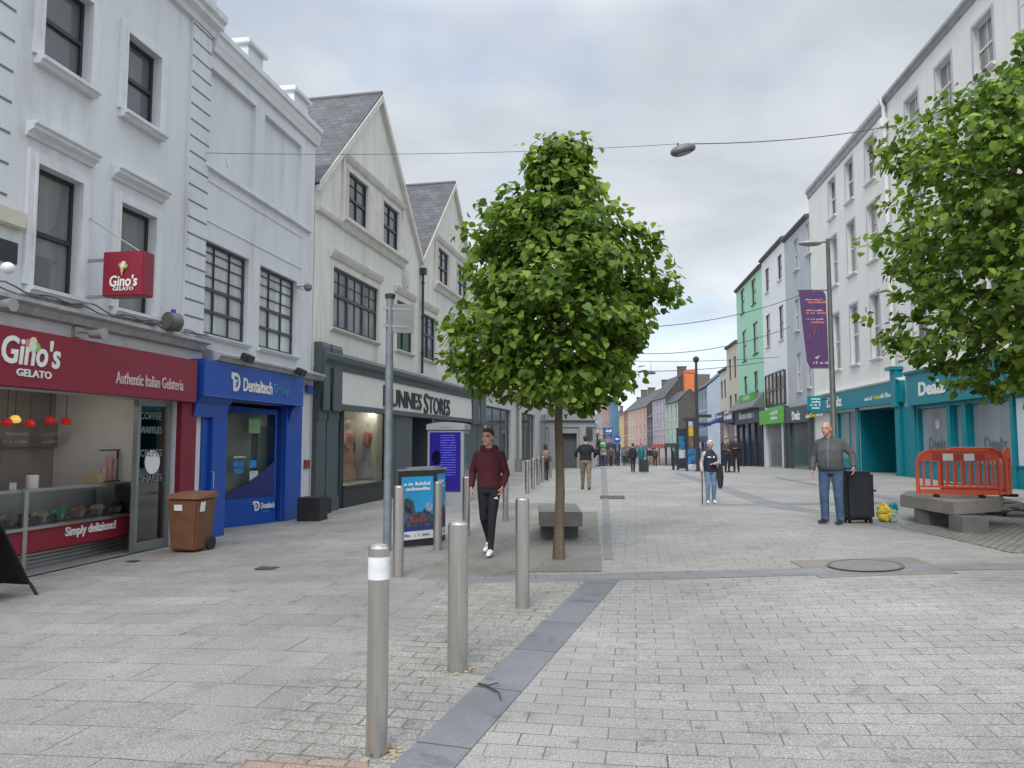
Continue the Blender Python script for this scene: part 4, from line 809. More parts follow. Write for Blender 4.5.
swn = part('shop_window', mb, mat('stall riser', (.035, .04, .045), .5), B3)
mb = MB(); F3.quad(mb, dw[0]+.06, dw[1]-.06, .47, dw[3], -.04); part('pane', mb, clear, swn, fix=False)
mb = MB(); F3.quad(mb, gd[0]+.08, gd[1], .05, gd[3], -.05); part('pane', mb, gls('teal glass', (.07, .12, .12)), swn, fix=False)
mb = MB(); F3.quad(mb, gx[0], gx[1], -.1, gx[3], -.15); part('pane', mb, MATS['teal glass'], swn, fix=False)
mb = MB(); F3.quad(mb, ent[0], ent[1], -.1, ent[3], -.7); part('dim_entrance', mb, mat('dim', (0, 0, 0)), B3, fix=False)  # dark sheet added in place of the shade inside the entrance
# display room
mb = MB(); F3.quad(mb, dw[0]-.3, dw[1]+.3, .3, dw[3]+.1, -1.5); mb.poly([F3.w(dw[0]-.3, .44, -.05), F3.w(dw[1]+.3, .44, -.05), F3.w(dw[1]+.3, .44, -1.5), F3.w(dw[0]-.3, .44, -1.5)])
for x in (dw[0]-.3, dw[1]+.3): mb.poly([F3.w(x, .3, -.05), F3.w(x, dw[3]+.1, -.05), F3.w(x, dw[3]+.1, -1.5), F3.w(x, .3, -1.5)])
mb.poly([F3.w(dw[0]-.3, dw[3]+.1, -.3), F3.w(dw[1]+.3, dw[3]+.1, -.3), F3.w(dw[1]+.3, dw[3]+.1, -1.5), F3.w(dw[0]-.3, dw[3]+.1, -1.5)])
part('display_room', mb, mat('display wall', (.75, .73, .68), .8, var=.12, nscale=1), B3, fix=False)
for u in (350, 372):
    s = F3.s_(u, 415, -.5); mb = MB(); F3.box(mb, s-.35, s+.35, dw[3]-.02, dw[3]+.02, -.6, -.5); tag(part('strip_light', mb, mat('strip lamp', (1, .97, .9), .5, emit=(1, .94, .82), estr=7, var=0)), 'lit strip light at the top of the store display window, the ' + ('left' if u == 350 else 'right') + ' one', 'light', 'strip lights in the store window')
a, b = F3.s_(344, 450, -1), F3.s_(366, 450, -1); mb = MB(); F3.box(mb, a, b, .45, dw[3]-.5, -1.15, -1.1); bk = part('display_screen', mb, mat('beige board', (.48, .36, .25), .8, var=.08), None); tag(bk, 'beige backdrop board lettered LERY inside the store window', 'backdrop'); bk.data.update()
text('lettering', F3, 'LERY', (a+b)/2, 1.45, -1.1, tb, bk, w_=(b-a)*.72, h_=.32)
# mannequin
def mannequin(u, v, o, label, top, skirt):
    s, z = F3.px(u, v, o); p = F3.w(s, .45, o); t = thing('mannequin', label, 'mannequin', p, 'mannequins in the store window')
    mb = MB(); mb.ell(p+Vector((0, 0, 1.68)), (.08, .1, .12)); mb.capsule(p+Vector((0, 0, 1.45)), p+Vector((0, 0, 1.58)), .05, .045)
    for k in (-1, 1): mb.capsule(p+F3.d*.19*k+Vector((0, 0, 1.38)), p+F3.d*.24*k+Vector((0, 0, 1.1)), .045, .035); mb.capsule(p+F3.d*.24*k+Vector((0, 0, 1.1)), p+F3.d*.14*k+F3.n*.1+Vector((0, 0, .98)), .035, .03)
    part('body', remesh(mb, .012), mat('mannequin skin', (.55, .45, .4), .4), t, smooth=True, ang=180)
    mb = MB(); mb.loft([(p.x, p.y, p.z+z_, rx, ry) for z_, rx, ry in ((.98, .13, .13), (1.1, .14, .13), (1.3, .17, .19), (1.42, .14, .2), (1.48, .06, .08))])
    for k in (-1, 1): mb.capsule(p+F3.d*.18*k+Vector((0, 0, 1.4)), p+F3.d*.24*k+Vector((0, 0, 1.12)), .08, .09)
    part('top', remesh(mb, .014), top, t, smooth=True, ang=180)
    mb = MB(); mb.loft([(p.x, p.y, p.z+z_, r_, r_) for z_, r_ in ((.08, .27), (.5, .22), (.85, .16), (1.0, .13))], 24); part('skirt', mb, skirt, t, smooth=True)
mannequin(368.5, 470, -.7, 'mannequin in a pink blouse and long pale blue skirt in the store window', mat('pink cloth', (.55, .22, .24), .8), mat('ice blue cloth', (.5, .58, .62), .7))
mannequin(347, 480, -.9, 'mannequin in a salmon dress at the left of the store window', mat('salmon', (.6, .3, .24), .8), mat('salmon', (.6, .3, .24), .8))
mb = MB(); s, z = F3.px(377, 425, -.9); F3.box(mb, s-.2, s+.12, 1.7, dw[3]-.3, -1.3, -1.2); tag(part('fabric_hanging', mb, mat('dark mix', (.12, .10, .09), .7, var=.9, nscale=8)), 'dark patterned panel hanging behind the pink mannequin', 'hanging panel')

# ---------------- low white building behind the tree, then the grey kiosk building
h0, h1 = GE, F3.s_(541, 430)
B4 = thing('shop_building', 'white rendered building with wide dark shop windows beyond the department store', 'building', F3.w((h0+h1)/2, -.1))
wht = mat('white render', (.60, .60, .58), .7, var=.05, nscale=2, dirt=.2)
o1_ = (F3.s_(486, 450), F3.s_(511, 450), .6, 3.3, .2); o2_ = (F3.s_(521.5, 450), F3.s_(535, 450), .5, 3.3, .2)
up_ = [(h0+1.5+i*3.2, h0+2.8+i*3.2, 5.3, 7.0) for i in range(5) if h0+2.8+i*3.2 < h1-.5]
mb = MB(); F3.wall(mb, h0, h1, -.3, 8.3, [o1_, o2_]+up_, .18); F3.body(mb, h0, h1, -.3, 8.3, 8); part('wall', mb, wht, B4)
for r_ in (o1_, o2_): window(B4, F3, r_[:4], gry, gls('shop dark glass', (.06, .075, .085)), dep=.18, mid=.7, vb=2, bw=.08, vb_top=2)
for r_ in up_: window(B4, F3, r_, navy, gl_dark, dep=.15, mid=.5, sill=trimD)
mb = MB(); F3.prof(mb, h0+.02, h1, [(.001, 3.9), (.15, 3.9), (.2, 4.1), (.25, 4.2), (.001, 4.25)]); part('shop_cornice', mb, wht, B4)
mb = MB(); F3.prof(mb, h0+.02, h1, [(.001, 8.1), (.15, 8.15), (.2, 8.35), (-.3, 8.4), (-.3, 8.1)]); part('cornice', mb, wht, B4)
s = F3.s_(516, 440); mb = MB(); mb.tube([F3.w(s, .5, .12), F3.w(s, 8.1, .12)], .07, 8); F3.box(mb, s-.25, s+.25, -.1, .7, .01, .3); part('downpipe', mb, mat('grey pipe', (.25, .24, .22), .6), B4)
# grey stone box building facing us
Y0 = 50; Fk = Frame((at(546, 440, Y0).x, Y0), (1, .06), (.06, -1)); xw = at(596, 440, Y0).x-at(546, 440, Y0).x
B5 = thing('stone_building', 'low grey stone building with a flat cornice and a dark doorway behind the tree trunk', 'building', Fk.w(xw/2, -.1))
stone = mat('grey stone', (.24, .25, .27), .8, var=.12, nscale=1.5, dirt=.3); zt_ = at(560, 418, Y0).z
dk = (xw*.26, xw*.62, -.2, zt_-1.0, .6)
mb = MB(); Fk.wall(mb, 0, xw, -.3, zt_, [dk], .5); Fk.body(mb, 0, xw, -.3, zt_, 9); part('wall', mb, stone, B5)
mb = MB(); Fk.box(mb, -.1, xw+.1, zt_-.15, zt_+.25, -8, .2); Fk.box(mb, -.05, xw+.05, zt_-.6, zt_-.5, .001, .08); part('cornice', mb, mat('pale stone', (.25, .26, .275), .8), B5)
mb = MB(); Fk.quad(mb, dk[0], dk[1], -.2, dk[3], -.45); Fk.box(mb, dk[0]+.3, dk[0]+.36, -.2, dk[3], -.44, -.4); part('door', mb, mat('dark shutter', (.07, .08, .09), .5), B5, fix=False)
for f0 in (.67, .06): mb = MB(); Fk.box(mb, xw*f0, xw*(f0+.13), -.2, zt_-.6, .001, .12); part('pilaster', mb, mat('pale stone', (0, 0, 0)), B5)
mb = MB(); Fk.box(mb, xw*.82, xw*.93, zt_-1.4, zt_-.7, .001, .16)
for k in range(3): Fk.box(mb, xw*.83, xw*.92, zt_-1.3+k*.2, zt_-1.22+k*.2, .16, .17)
part('vent', mb, mat('dark iron', (0, 0, 0)), B5)

# ================================================================ right side
FR = Frame((12.69, 0), (.109, 1), (-1, .109))
wR = mat('white wash', (.72, .715, .70), .75, var=.05, nscale=.6, dirt=.2, bump=.1, bscale=20); lil = mat('lilac reveal', (.44, .44, .52), .7, var=.08)
whf = mat('white sash', (.66, .66, .66), .5); gl_w = gls('net curtain glass', (.22, .22, .22), var=.5, ns=3)
rs0, rs1, rs2 = FR.s_(1300, 300), FR.s_(892, 250), FR.s_(811.5, 300)
rs0 = max(rs0, 12) if rs0 > 0 else 12
zt1 = FR.z_(884, 105); zt2 = FR.z_(815, 186)
print('right', rs0, rs1, rs2, zt1, zt2)
def row(F, uc, v0t, v0b, smin, smax, ss):
    return [(s-w_/2, s+w_/2, zb, zt) for (s, w_, zb, zt) in ss if smin < s < smax]
# storeys measured on the white houses: (px left, px right, top, bottom at the left)
def wr(u0, u1, vt, vb): return FR.R(u0, u1, vt, vb, ur=u0)
Bw = [wr(828, 836.5, 185, 221), wr(844.5, 854.5, 165, 206), wr(864, 876, 142, 187)]
zz3 = (sum(r[2] for r in Bw)/3, sum(r[3] for r in Bw)/3); Bm = [wr(830, 838.5, 239, 290), wr(847.5, 858, 225, 275)]
zz2 = (sum(r[2] for r in Bm)/2, sum(r[3] for r in Bm)/2); Bl = [wr(835, 845, 315, 371), wr(852, 863.5, 305, 364)]
zz1 = (sum(r[2] for r in Bl)/2, sum(r[3] for r in Bl)/2)
print('floors', zz1, zz2, zz3, [(r[0], r[1]) for r in Bw+Bm+Bl])
cB = [(r[0]+r[1])/2 for r in Bw]; ww = 1.15
opsB = [(c-ww/2, c+ww/2, z0, z1) for c in cB for z0, z1 in (zz1, zz2, zz3)]
Aw = [wr(906, 919, 113, 152), wr(935, 953, 64, 115), wr(972, 995, 22, 78)]
cA = [(r[0]+r[1])/2 for r in Aw]; sp_ = (cA[0]-cA[2])/2; cA = [cA[0]-sp_*k for k in range(7) if cA[0]-sp_*k > rs0+1]
za3 = (sum(r[2] for r in Aw)/3, sum(r[3] for r in Aw)/3); print('A', cA, za3, sp_)
opsA = [(c-.62, c+.62, z0, z1) for c in cA for z0, z1 in (zz1, (zz2[0], zz2[1]), za3)]
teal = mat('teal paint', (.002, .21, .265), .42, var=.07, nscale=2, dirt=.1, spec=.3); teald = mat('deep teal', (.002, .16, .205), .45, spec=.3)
zR_b = FR.z_(870, 406.5); zR_t = FR.z_(870, 387)
# near fascia is a little taller
zN_b = FR.z_(935, 403.5); zN_t = FR.z_(935, 371.5)
def rwin(root, r_, k): window(root, FR, r_, whf, gl_w if k % 3 else gl_dark, dep=.2, bw=.06, mid=.5, vb=1, vb_top=1, sill=wR, sillout=.14, sillh=.12)
def reveal(root, F, ops):
    mb = MB()
    for a, b, c_, d_, *x in ops:
        F.box(mb, a-.10, a-.002, c_, d_+.12, .001, .022); F.box(mb, b+.002, b+.10, c_, d_+.12, .001, .022); F.box(mb, a-.002, b+.002, d_+.002, d_+.12, .001, .021)
    part('window_band', mb, lil, root)
BR1 = thing('shop_building', 'tall white four storey building above the nearest teal shopfront, behind the right tree', 'building', FR.w((rs0+rs1)/2, .1))
z0g = -.2
sh1 = [(FR.s_(949, 430), FR.s_(918.5, 430), .85, zN_b-.12, .2), (FR.s_(963.5, 430), FR.s_(953, 430), .85, zN_b-.12, .2), (FR.s_(1014, 430), FR.s_(969, 430), .85, zN_b-.12, .2), (rs0+.5, FR.s_(1024, 430)-.6, .85, zN_b-.12, .2)]
rsm = FR.s_(903, 430)
mb = MB(); FR.wall(mb, rs0, rs1, z0g, zt1, opsA+[s_ for s_ in sh1 if s_[1] < rs1], .2); FR.body(mb, rs0, rs1, z0g, zt1, 10)
part('wall', mb, wR, BR1)
for i, r_ in enumerate(opsA): rwin(BR1, r_, i)
reveal(BR1, FR, opsA)
mb = MB(); FR.prof(mb, rs0, rs1, [(.001, zt1-.1), (.08, zt1-.05), (.1, zt1+.02), (.22, zt1+.08), (.22, zt1+.2), (.0, zt1+.24), (-.3, zt1+.24), (-.3, zt1-.1)]); part('cornice', mb, mat('grey coping', (.36, .36, .38), .8, var=.2, nscale=3), BR1)
BR2 = thing('shop_building', 'white four storey building above the teal shopfront with the deep recessed doorway', 'building', FR.w((rs1+rs2)/2, .0))
rc = (FR.s_(899, 440), FR.s_(860.5, 440), z0g, zR_b-.12, 2.0)
rc = (max(rc[0], rs1+.0), rc[1], rc[2], rc[3], 2.0)
lw2 = (FR.s_(857.5, 430), FR.s_(838, 430), .8, zR_b-.12, .2)
mb = MB(); FR.wall(mb, rs1, rs2, z0g, zt2, opsB+[lw2, rc], .2); FR.body(mb, rs1, rs2, z0g, zt2, 10); part('wall', mb, wR, BR2)
for i, r_ in enumerate(opsB): rwin(BR2, r_, i+1)
reveal(BR2, FR, opsB)
mb = MB(); FR.prof(mb, rs1+.02, rs2, [(.001, zt2-.35), (.06, zt2-.3), (.09, zt2-.1), (.17, zt2-.02), (.18, zt2+.12), (.1, zt2+.3), (-.3, zt2+.5), (-.3, zt2-.1)]); part('cornice', mb, mat('grey coping', (0, 0, 0)), BR2)
mb = MB(); mb.tube([FR.w(rs1, 4.6, .12), FR.w(rs1, zt2-.2, .12), FR.w(rs1, zt2+.2, .3)], .08, 10); mb.box(FR.w(rs1, zt2-.9, .14), (.4, .35, .35), -.1); part('downpipe', mb, wR, BR1)
mb = MB()
for s in (rs2-.9,):
    FR.box(mb, s-.7, s+.7, zt2+.2, zt2+1.3, -3.5, -2.3)
part('chimney', mb, mat('chimney stone', (.22, .21, .2), .8, var=.3), BR2, bevel=.02)
# teal fronts
mb = MB(); FR.box(mb, rs0, FR.s_(906, 390, .25), zN_b, zN_t, .002, .25); fN = part('fascia', mb, teal, BR1)
mb = MB(); FR.prof(mb, rs0, FR.s_(906, 390, .25), [(.002, zN_t), (.28, zN_t), (.36, zN_t+.08), (.36, zN_t+.14), (.002, zN_t+.2)]); part('fascia_cap', mb, teal, fN)
mb = MB(); FR.prof(mb, rs0, FR.s_(906, 390, .25), [(.37, zN_t+.145), (.37, zN_t+.185), (.002, zN_t+.24), (.002, zN_t+.205)]); part('fascia_edge', mb, white, fN)
mb = MB(); FR.box(mb, FR.s_(899, 390, .25), rs2+.1, zR_b, zR_t, .002, .22); fM = part('fascia', mb, teal, BR2)
mb = MB(); FR.prof(mb, FR.s_(899, 390, .25), rs2+.1, [(.002, zR_t), (.24, zR_t), (.3, zR_t+.06), (.3, zR_t+.1), (.002, zR_t+.14)]); part('fascia_edge', mb, white, fM)
def rp(u0, u1, zt, o=.12, br=False, root=None):
    mb = MB(); a, b = FR.s_(u1, 440), FR.s_(u0, 440); FR.box(mb, a, b, z0g, zt, .002, o)
    FR.box(mb, a-.04, b+.04, z0g, .35, o, o+.04)
    if br: FR.box(mb, a-.05, b+.05, zR_b-.2, zt, o, o+.12); FR.box(mb, a-.1, b+.1, zt, zt+.14, .002, o+.3)
    part('pilaster', mb, teal, root or BR1, bevel=.01)
rp(900.5, 905, zN_t+.35, .2, True); rp(905.5, 918, zN_b, .1)
rp(949.2, 952.8, zN_b, .06); rp(963.7, 968.8, zN_b, .06); rp(1014.5, 1018, zN_b, .1)
mb = MB(); FR.box(mb, rs0, FR.s_(918, 440), z0g, .85, .002, .055); FR.box(mb, rs0, FR.s_(918, 440), .85, .9, .002, .09); FR.box(mb, rs0, FR.s_(918, 440), zN_b-.12, zN_b-.001, .002, .05); part('stall_riser', mb, teal, BR1)
gl_t = gls('obscured shop glass', (.30, .35, .37), rough=.12, var=.3, ns=.8)
for i, r_ in enumerate(sh1):
    lining(BR1, FR, r_, .13, teal)
    wo = window(BR1, FR, r_[:4], teal, gl_t, dep=.16, mid=None, bw=.05)
    if i in (0, 2): text('lettering', FR, 'Dealz', (r_[0]+r_[1])/2, 1.55, -.14, mat('ghost letter', (.12, .15, .17), .4), wo, w_=1.4, h_=.42, bold=.02)
s, z = FR.px(938, 424, -.14); mb = MB(); disc(FR, mb, s, z, -.13, .2, 16); part('sticker', mb, mat('pale sticker', (.6, .45, .5), .5, var=.4, nscale=12), BR1)
mb = MB(); a, b = FR.s_(1040, 440), FR.s_(1019.5, 440); FR.box(mb, a, b, .85, zN_b-.1, .01, .05); part('white_panel', mb, mat('white panel', (.6, .66, .70), .5), BR1)
def rtxt(parent, body, u0, u1, vt, vb, o, m_, **k): return txt_px(FR, 'lettering', body, u0, u1, vt, vb, o, m_, parent, **k)
def slog(parent, u0, u1, vt, vb, o, m_): # small slogan, too far off to read
    s0, s1 = FR.s_(u0, vb, o), FR.s_(u1, vb, o); um = (u0+u1)/2; zt, zb = FR.z_(um, vt, o), FR.z_(um, vb, o); mb = MB(); scribble(FR, mb, (s0+s1)/2, zb, o+.003, abs(s1-s0), (zt-zb)*.8, int(u0)); part('lettering', mb, m_, parent)
rtxt(fN, 'Dealz', 918.5, 945.5, 380, 394.5, .25, white, bold=.035)
rtxt(fM, 'Dealz', 827, 842, 397, 407, .22, white, bold=.035)
yel = mat('yellow letter', (.8, .5, .03), .5)
slog(fM, 864, 872, 395.5, 400.5, .22, white); slog(fM, 872.5, 880, 393.5, 399, .22, yel); slog(fM, 880.5, 891, 391.5, 397.5, .22, white)
rp(857.7, 860.3, zR_b, .08, root=BR2); rp(832.5, 837.5, zR_b, .1, root=BR2)
mb = MB(); FR.box(mb, lw2[0], lw2[1], z0g, .8, .002, .06); part('stall_riser', mb, teal, BR2); window(BR2, FR, lw2[:4], teal, gl_t, dep=.16, mid=None, lay=[(.5, .5, 0, 1, .04)])
lining(BR2, FR, lw2, .13, teal)
mb = MB(); a, b = rc[0], rc[1]; FR.quad(mb, a, b, z0g, rc[3], -1.98)
for x in (a+.01, b-.01): mb.poly([FR.w(x, z0g, -.0), FR.w(x, rc[3], -.0), FR.w(x, rc[3], -1.98), FR.w(x, z0g, -1.98)])
mb.poly([FR.w(a, rc[3]-.01, 0), FR.w(b, rc[3]-.01, 0), FR.w(b, rc[3]-.01, -1.98), FR.w(a, rc[3]-.01, -1.98)])
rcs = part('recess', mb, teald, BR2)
mb = MB(); m_ = (a+b)/2; 
for x in (a+.9, a+1.9, a+2.9): FR.box(mb, x, x+.1, z0g, 2.7, -1.97, -1.88)
FR.box(mb, a+.9, a+3.0, 2.7, 2.8, -1.97, -1.88); dd = part('door', mb, teal, BR2)
mb = MB(); FR.quad(mb, a+1.0, a+1.9, .1, 2.7, -1.93); FR.quad(mb, a+2.0, a+2.9, .1, 2.7, -1.93); part('pane', mb, gls('door dark', (.03, .06, .07)), dd, fix=False)
mb = MB(); mb.tube([FR.w(a+1.75, .9, -1.86), FR.w(a+1.75, 1.5, -1.86)], .02, 8); mb.tube([FR.w(a+2.15, .9, -1.86), FR.w(a+2.15, 1.5, -1.86)], .02, 8); part('handle', mb, chrome, dd)

# ---- grey house, white house, green house, cream houses (px bounds on the right plane)
def terrace(name, label, u1, u0, ztop, wallm, F=FR, D=9, gz0=-1.0, ops=(), shop=None, cor=None, loc=None, copm=None):
    a, b = (u1, u0)
    t = thing(name, label, 'building', F.w((a+b)/2, gz0, 0))
    mb = MB(); F.wall(mb, a, b, gz0, ztop, list(ops), .18); F.body(mb, a, b, gz0, ztop, D); part('wall', mb, wallm, t)
    mb = MB(); F.prof(mb, a, b, [(.001, ztop-.15), (.12, ztop-.1), (.22, ztop), (.22, ztop+.1), (-.3, ztop+.18), (-.3, ztop-.1)]); part('cornice', mb, copm or mat('dark gutter', (.10, .10, .11), .7), t)
    return t
q = [FR.s_(u, 350) for u in (812, 787, 763.5, 737.5)]
zg_t = (FR.z_(786, 240)+FR.z_(812, 210))/2; zw_t = FR.z_(764, 259); zgr = FR.z_(738, 290)
greyw = mat('blue grey render', (.42, .45, .49), .8, var=.08, nscale=1.2, dirt=.2)
def wpx(u0, u1, vt, vb): r = wr(u0, u1, vt, vb); return r
gops = [wpx(794, 798.5, 241, 272), wpx(806, 811, 225, 256), wpx(795, 799, 300, 332), wpx(797, 801.5, 354, 392), wpx(807, 810.8, 350, 388)]
BG = terrace('shop_building', 'blue-grey rendered four storey house above the dark grey shopfront', q[0]+.0, q[1], zg_t, greyw, ops=gops)
for r_ in gops: window(BG, FR, r_, whf, gls('grey pane', (.30, .32, .34)), dep=.12, bw=.06, mid=.5, sill=whf, sillout=.15, sillh=.1)
mb = MB(); FR.box(mb, q[0]-.0, q[0]+1.6, zg_t, zg_t+1.2, -2.5, -1.2); FR.box(mb, q[0]-.1, q[0]+1.7, zg_t+1.2, zg_t+1.35, -2.6, -1.1); ch = part('chimney', mb, mat('chimney stone', (0, 0, 0)), BG)
mb = MB(); mb.lathe(FR.w(q[0]+.5, zg_t+1.35, -1.9), [(.16, 0), (.13, .4), (.16, .45)], 12); mb.lathe(FR.w(q[0]+1.1, zg_t+1.35, -1.9), [(.16, 0), (.13, .4), (.16, .45)], 12); part('chimney_pot', mb, mat('clay pot', (.3, .2, .13), .8), ch)
dgr = mat('charcoal paint', (.06, .07, .085), .5); 
zt_, zb_ = FR.z_(795, 407.5), FR.z_(795, 423)
mb = MB(); FR.box(mb, q[0]+.1, q[1]-.1, zb_, zt_, .002, .3); fg = part('fascia', mb, dgr, BG)
rtxt(fg, 'Dealz', 792, 800.2, 411, 420, .3, white, bold=.04); slog(fg, 804.5, 809.5, 413, 418, .3, white); slog(fg, 810, 816, 411.5, 417, .3, yel); slog(fg, 816.5, 823, 411, 416, .3, white)
for a, b, c_, d_ in ((q[0]+.1, q[0]+.7, zb_, .2), (q[1]-.9, q[1]-.16, zb_, .2), (q[1]-.15, q[1]+.15, zt_+.2, .34)): mb = MB(); FR.box(mb, a, b, -.6, c_, .002, d_); part('pilaster', mb, dgr, BG)
mb = MB(); FR.box(mb, q[0]+.7, q[1]-.9, -.6, zb_, .002, .06); part('shop_window', mb, gls('green dark glass', (.10, .15, .15)), BG)
# hanging teal sign
p0 = FR.s_(815, 403); pz = FR.z_(815, 411); Fs = Frame(FR.w(p0-3.5, 0, 0)[:2], FR.n, -FR.d)
t = thing('hanging_sign', 'teal projecting shop sign with white lines on the grey house, left of the lamp post', 'sign', FR.w(p0-3.5, pz, 0))
u = [Fs.s_(x, 403) for x in (808, 822.5)]; z0_, z1_ = Fs.z_(815, 411), Fs.z_(815, 396); lo, hi = min(u), max(u)
mb = MB(); Fs.box(mb, lo, hi, z0_, z1_, -.15, 0); sb = part('sign_box', mb, teal, t, bevel=.01); mb = MB()
for k in range(4): scribble(Fs, mb, (lo+hi)/2, z0_+(z1_-z0_)*(.15+.2*k), .003, (hi-lo)*.7, (z1_-z0_)*.14, k)
part('lettering', mb, white, sb); mb = MB(); Fs.box(mb, 0, lo, z1_-.2, z1_-.15, -.1, -.05); part('bracket', mb, blackf, t)
# white house with black windows
wops = [wpx(765.3, 769, 270, 294), wpx(777.5, 781.8, 257, 282), wpx(766, 770.3, 316, 348), wpx(779, 783.5, 307, 341)]
BW = terrace('shop_building', 'bright white house with narrow black windows above a green shop sign', q[1], q[2], zw_t, mat('bright white', (.72, .74, .77), .7, var=.04, nscale=1.5), ops=wops)
for r_ in wops: window(BW, FR, r_, blackf, gl_dark, dep=.12, bw=.07, mid=.5, sill=whf, sillout=.1)
a = wpx(767, 786.5, 371, 400); zb_ = FR.z_(767, 408); mb = MB(); FR.box(mb, a[0]+.1, a[1], zb_, a[3]-.4, .002, .1)
bay = part('glazed_bay', mb, gls('bay glass', (.13, .10, .09), var=.8, ns=.8), BW); mb = MB()
for k in range(6): s = a[0]+.1+(a[1]-a[0]-.1)*k/5; FR.box(mb, s-.04, s+.04, zb_, a[3]-.38, .101, .15)
for z_ in (zb_+.05, a[3]-.45, a[3]-1.6): FR.box(mb, a[0]+.1, a[1], z_, z_+.08, .102, .16)
part('glazing_bars', mb, blackf, bay)
grn = mat('lime green sign', (.10, .42, .05), .5); a0s, a1s = FR.s_(784.5, 415, .3), FR.s_(762, 415, .3); z1_, z0_ = FR.z_(774, 409, .3), FR.z_(774, 424, .3)
mb = MB(); FR.box(mb, a0s, a1s, z0_, z1_, .002, .5); fg = part('fascia', mb, grn, BW, bevel=.02); mb = MB(); s, z = FR.px(773.5, 415, .5); [scribble(FR, mb, s, z-.3+.34*k_, .502, 2.0, .26, 3+k_) for k_ in (0, 1)]; part('lettering', mb, white, fg)
for a in (a0s+.3, a1s-1.0): mb = MB(); FR.box(mb, a, a+.85, -.8, z0_, .002, .25); part('pilaster', mb, whf, BW)
mb = MB(); FR.box(mb, a0s+1.1, a1s-1.0, -.8, z0_, .002, .1); part('shop_window', mb, gls('sage glass', (.22, .27, .26)), BW)
# green house
gops = [wpx(740.8, 744.5, 291, 315), wpx(751.5, 755.8, 281, 306), wpx(742.5, 746.5, 332, 362), wpx(753, 758, 324, 355), wpx(744, 747.3, 377, 395), wpx(754, 758, 372, 392)]
BN = terrace('shop_building', 'mint green four storey house with dark green trimmed windows', q[2], q[3], zgr, mat('mint green', (.33, .62, .46), .7, var=.05, nscale=1.5), ops=gops)
for r_ in gops: window(BN, FR, r_, mat('dark green frame', (.02, .08, .05), .5), gl_dark, dep=.12, bw=.09, mid=.5, sill=MATS['dark green frame'], sillout=.08)
z1_, z0_ = FR.z_(752, 393, .3), FR.z_(752, 403, .3); mb = MB(); FR.box(mb, FR.s_(760, 398), FR.s_(745, 398), z0_, z1_, .3, .5); sg_ = part('sign_board', mb, mat('green sign', (.06, .30, .05), .5), BN); mb = MB(); scribble(FR, mb, FR.s_(752, 398), z0_+.3, .501, 3, .5, 3); part('lettering', mb, mat('pale green letter', (.3, .6, .25), .5), sg_)
z1_, z0_ = FR.z_(752, 409, .3), FR.z_(752, 423, .3); mb = MB(); FR.box(mb, q[2]+.1, q[3]-.1, z0_, z1_, .002, .4); sg_ = part('fascia', mb, dgr, BN); mb = MB(); scribble(FR, mb, (q[2]+q[3])/2, z0_+.4, .401, 6, .6, 5); part('lettering', mb, white, sg_)
mb = MB(); FR.prof(mb, q[2]+.1, q[3]-.1, [(.01, z1_+1.2), (.9, z1_+.1), (.9, z1_), (.01, z1_)]); part('canopy', mb, mat('canopy grey', (.12, .13, .13), .6), sg_)
mb = MB(); FR.box(mb, q[2]+.1, q[3]-.1, -1, z0_, .002, .15); for_ = part('shop_window', mb, gls('navy glass', (.02, .03, .05)), BN); 
for k in range(5): mb = MB(); s = q[2]+.2+(q[3]-q[2]-.5)*k/4; FR.box(mb, s-.15, s+.15, -1, z0_, .151, .25); part('mullion', mb, mat('navy paint', (.02, .035, .07), .5), for_)
# cream houses
c0 = q[3]; c1 = FR.s_(727, 380); c2 = FR.s_(719.5, 380); zc1 = (FR.z_(738, 338)+FR.z_(728, 350))/2; zc2 = FR.z_(722, 371)
crm = mat('cream paint', (.55, .50, .40), .75, var=.06); crops = [(c0+(c1-c0)*f-.6, c0+(c1-c0)*f+.6, zc1-d-2, zc1-d) for f in (.25, .7) for d in (1.2, 4.6)]
BC = terrace('shop_building', 'cream three storey house beyond the mint green house', c0, c1, zc1, crm, ops=crops, gz0=-2)
for r_ in crops: window(BC, FR, r_, blackf, gl_dark, dep=.12, bw=.1, mid=.5)
offw = mat('off white paint', (.60, .58, .52), .75); crops = [(c1+(c2-c1)*f-.6, c1+(c2-c1)*f+.6, zc2-d-1.8, zc2-d) for f in (.3, .72) for d in (1, 4)]
BO = terrace('shop_building', 'off-white house with a dark eave, last of the near right-hand row', c1, c2, zc2, offw, ops=crops, gz0=-2)
for r_ in crops: window(BO, FR, r_, blackf, gl_dark, dep=.12, bw=.1, mid=.5)
for root, a, b, colr in ((BC, c0, c1, (.06, .07, .16)), (BO, c1, c2, (.05, .06, .14))):
    z1_, z0_ = FR.z_(735 if root is BC else 724, 412, .3), FR.z_(735 if root is BC else 724, 422, .3)
    mb = MB(); FR.box(mb, a+.1, b-.1, z0_, z1_, .002, .5); sg_ = part('fascia', mb, mat('navy sign', (.05, .06, .14), .5), root); mb = MB(); scribble(FR, mb, (a+b)/2, z0_+.3, .501, (b-a)*.7, .55, int(a)); part('lettering', mb, white, sg_)
    mb = MB(); FR.box(mb, a+.5, b-.5, -2, z0_, .002, .12); part('shop_window', mb, gl_dark, root); mb = MB(); FR.box(mb, a+.02, a+.5, -2, z1_, .002, .3); part('pilaster', mb, whf, root)
mb = MB(); FR.prof(mb, c1+.3, c2-.3, [(.5, 4.0), (2.2, 3.1), (2.2, 3.0), (.5, 3.6)]); part('awning', mb, mat('navy awning', (.03, .05, .2), .8), BO)

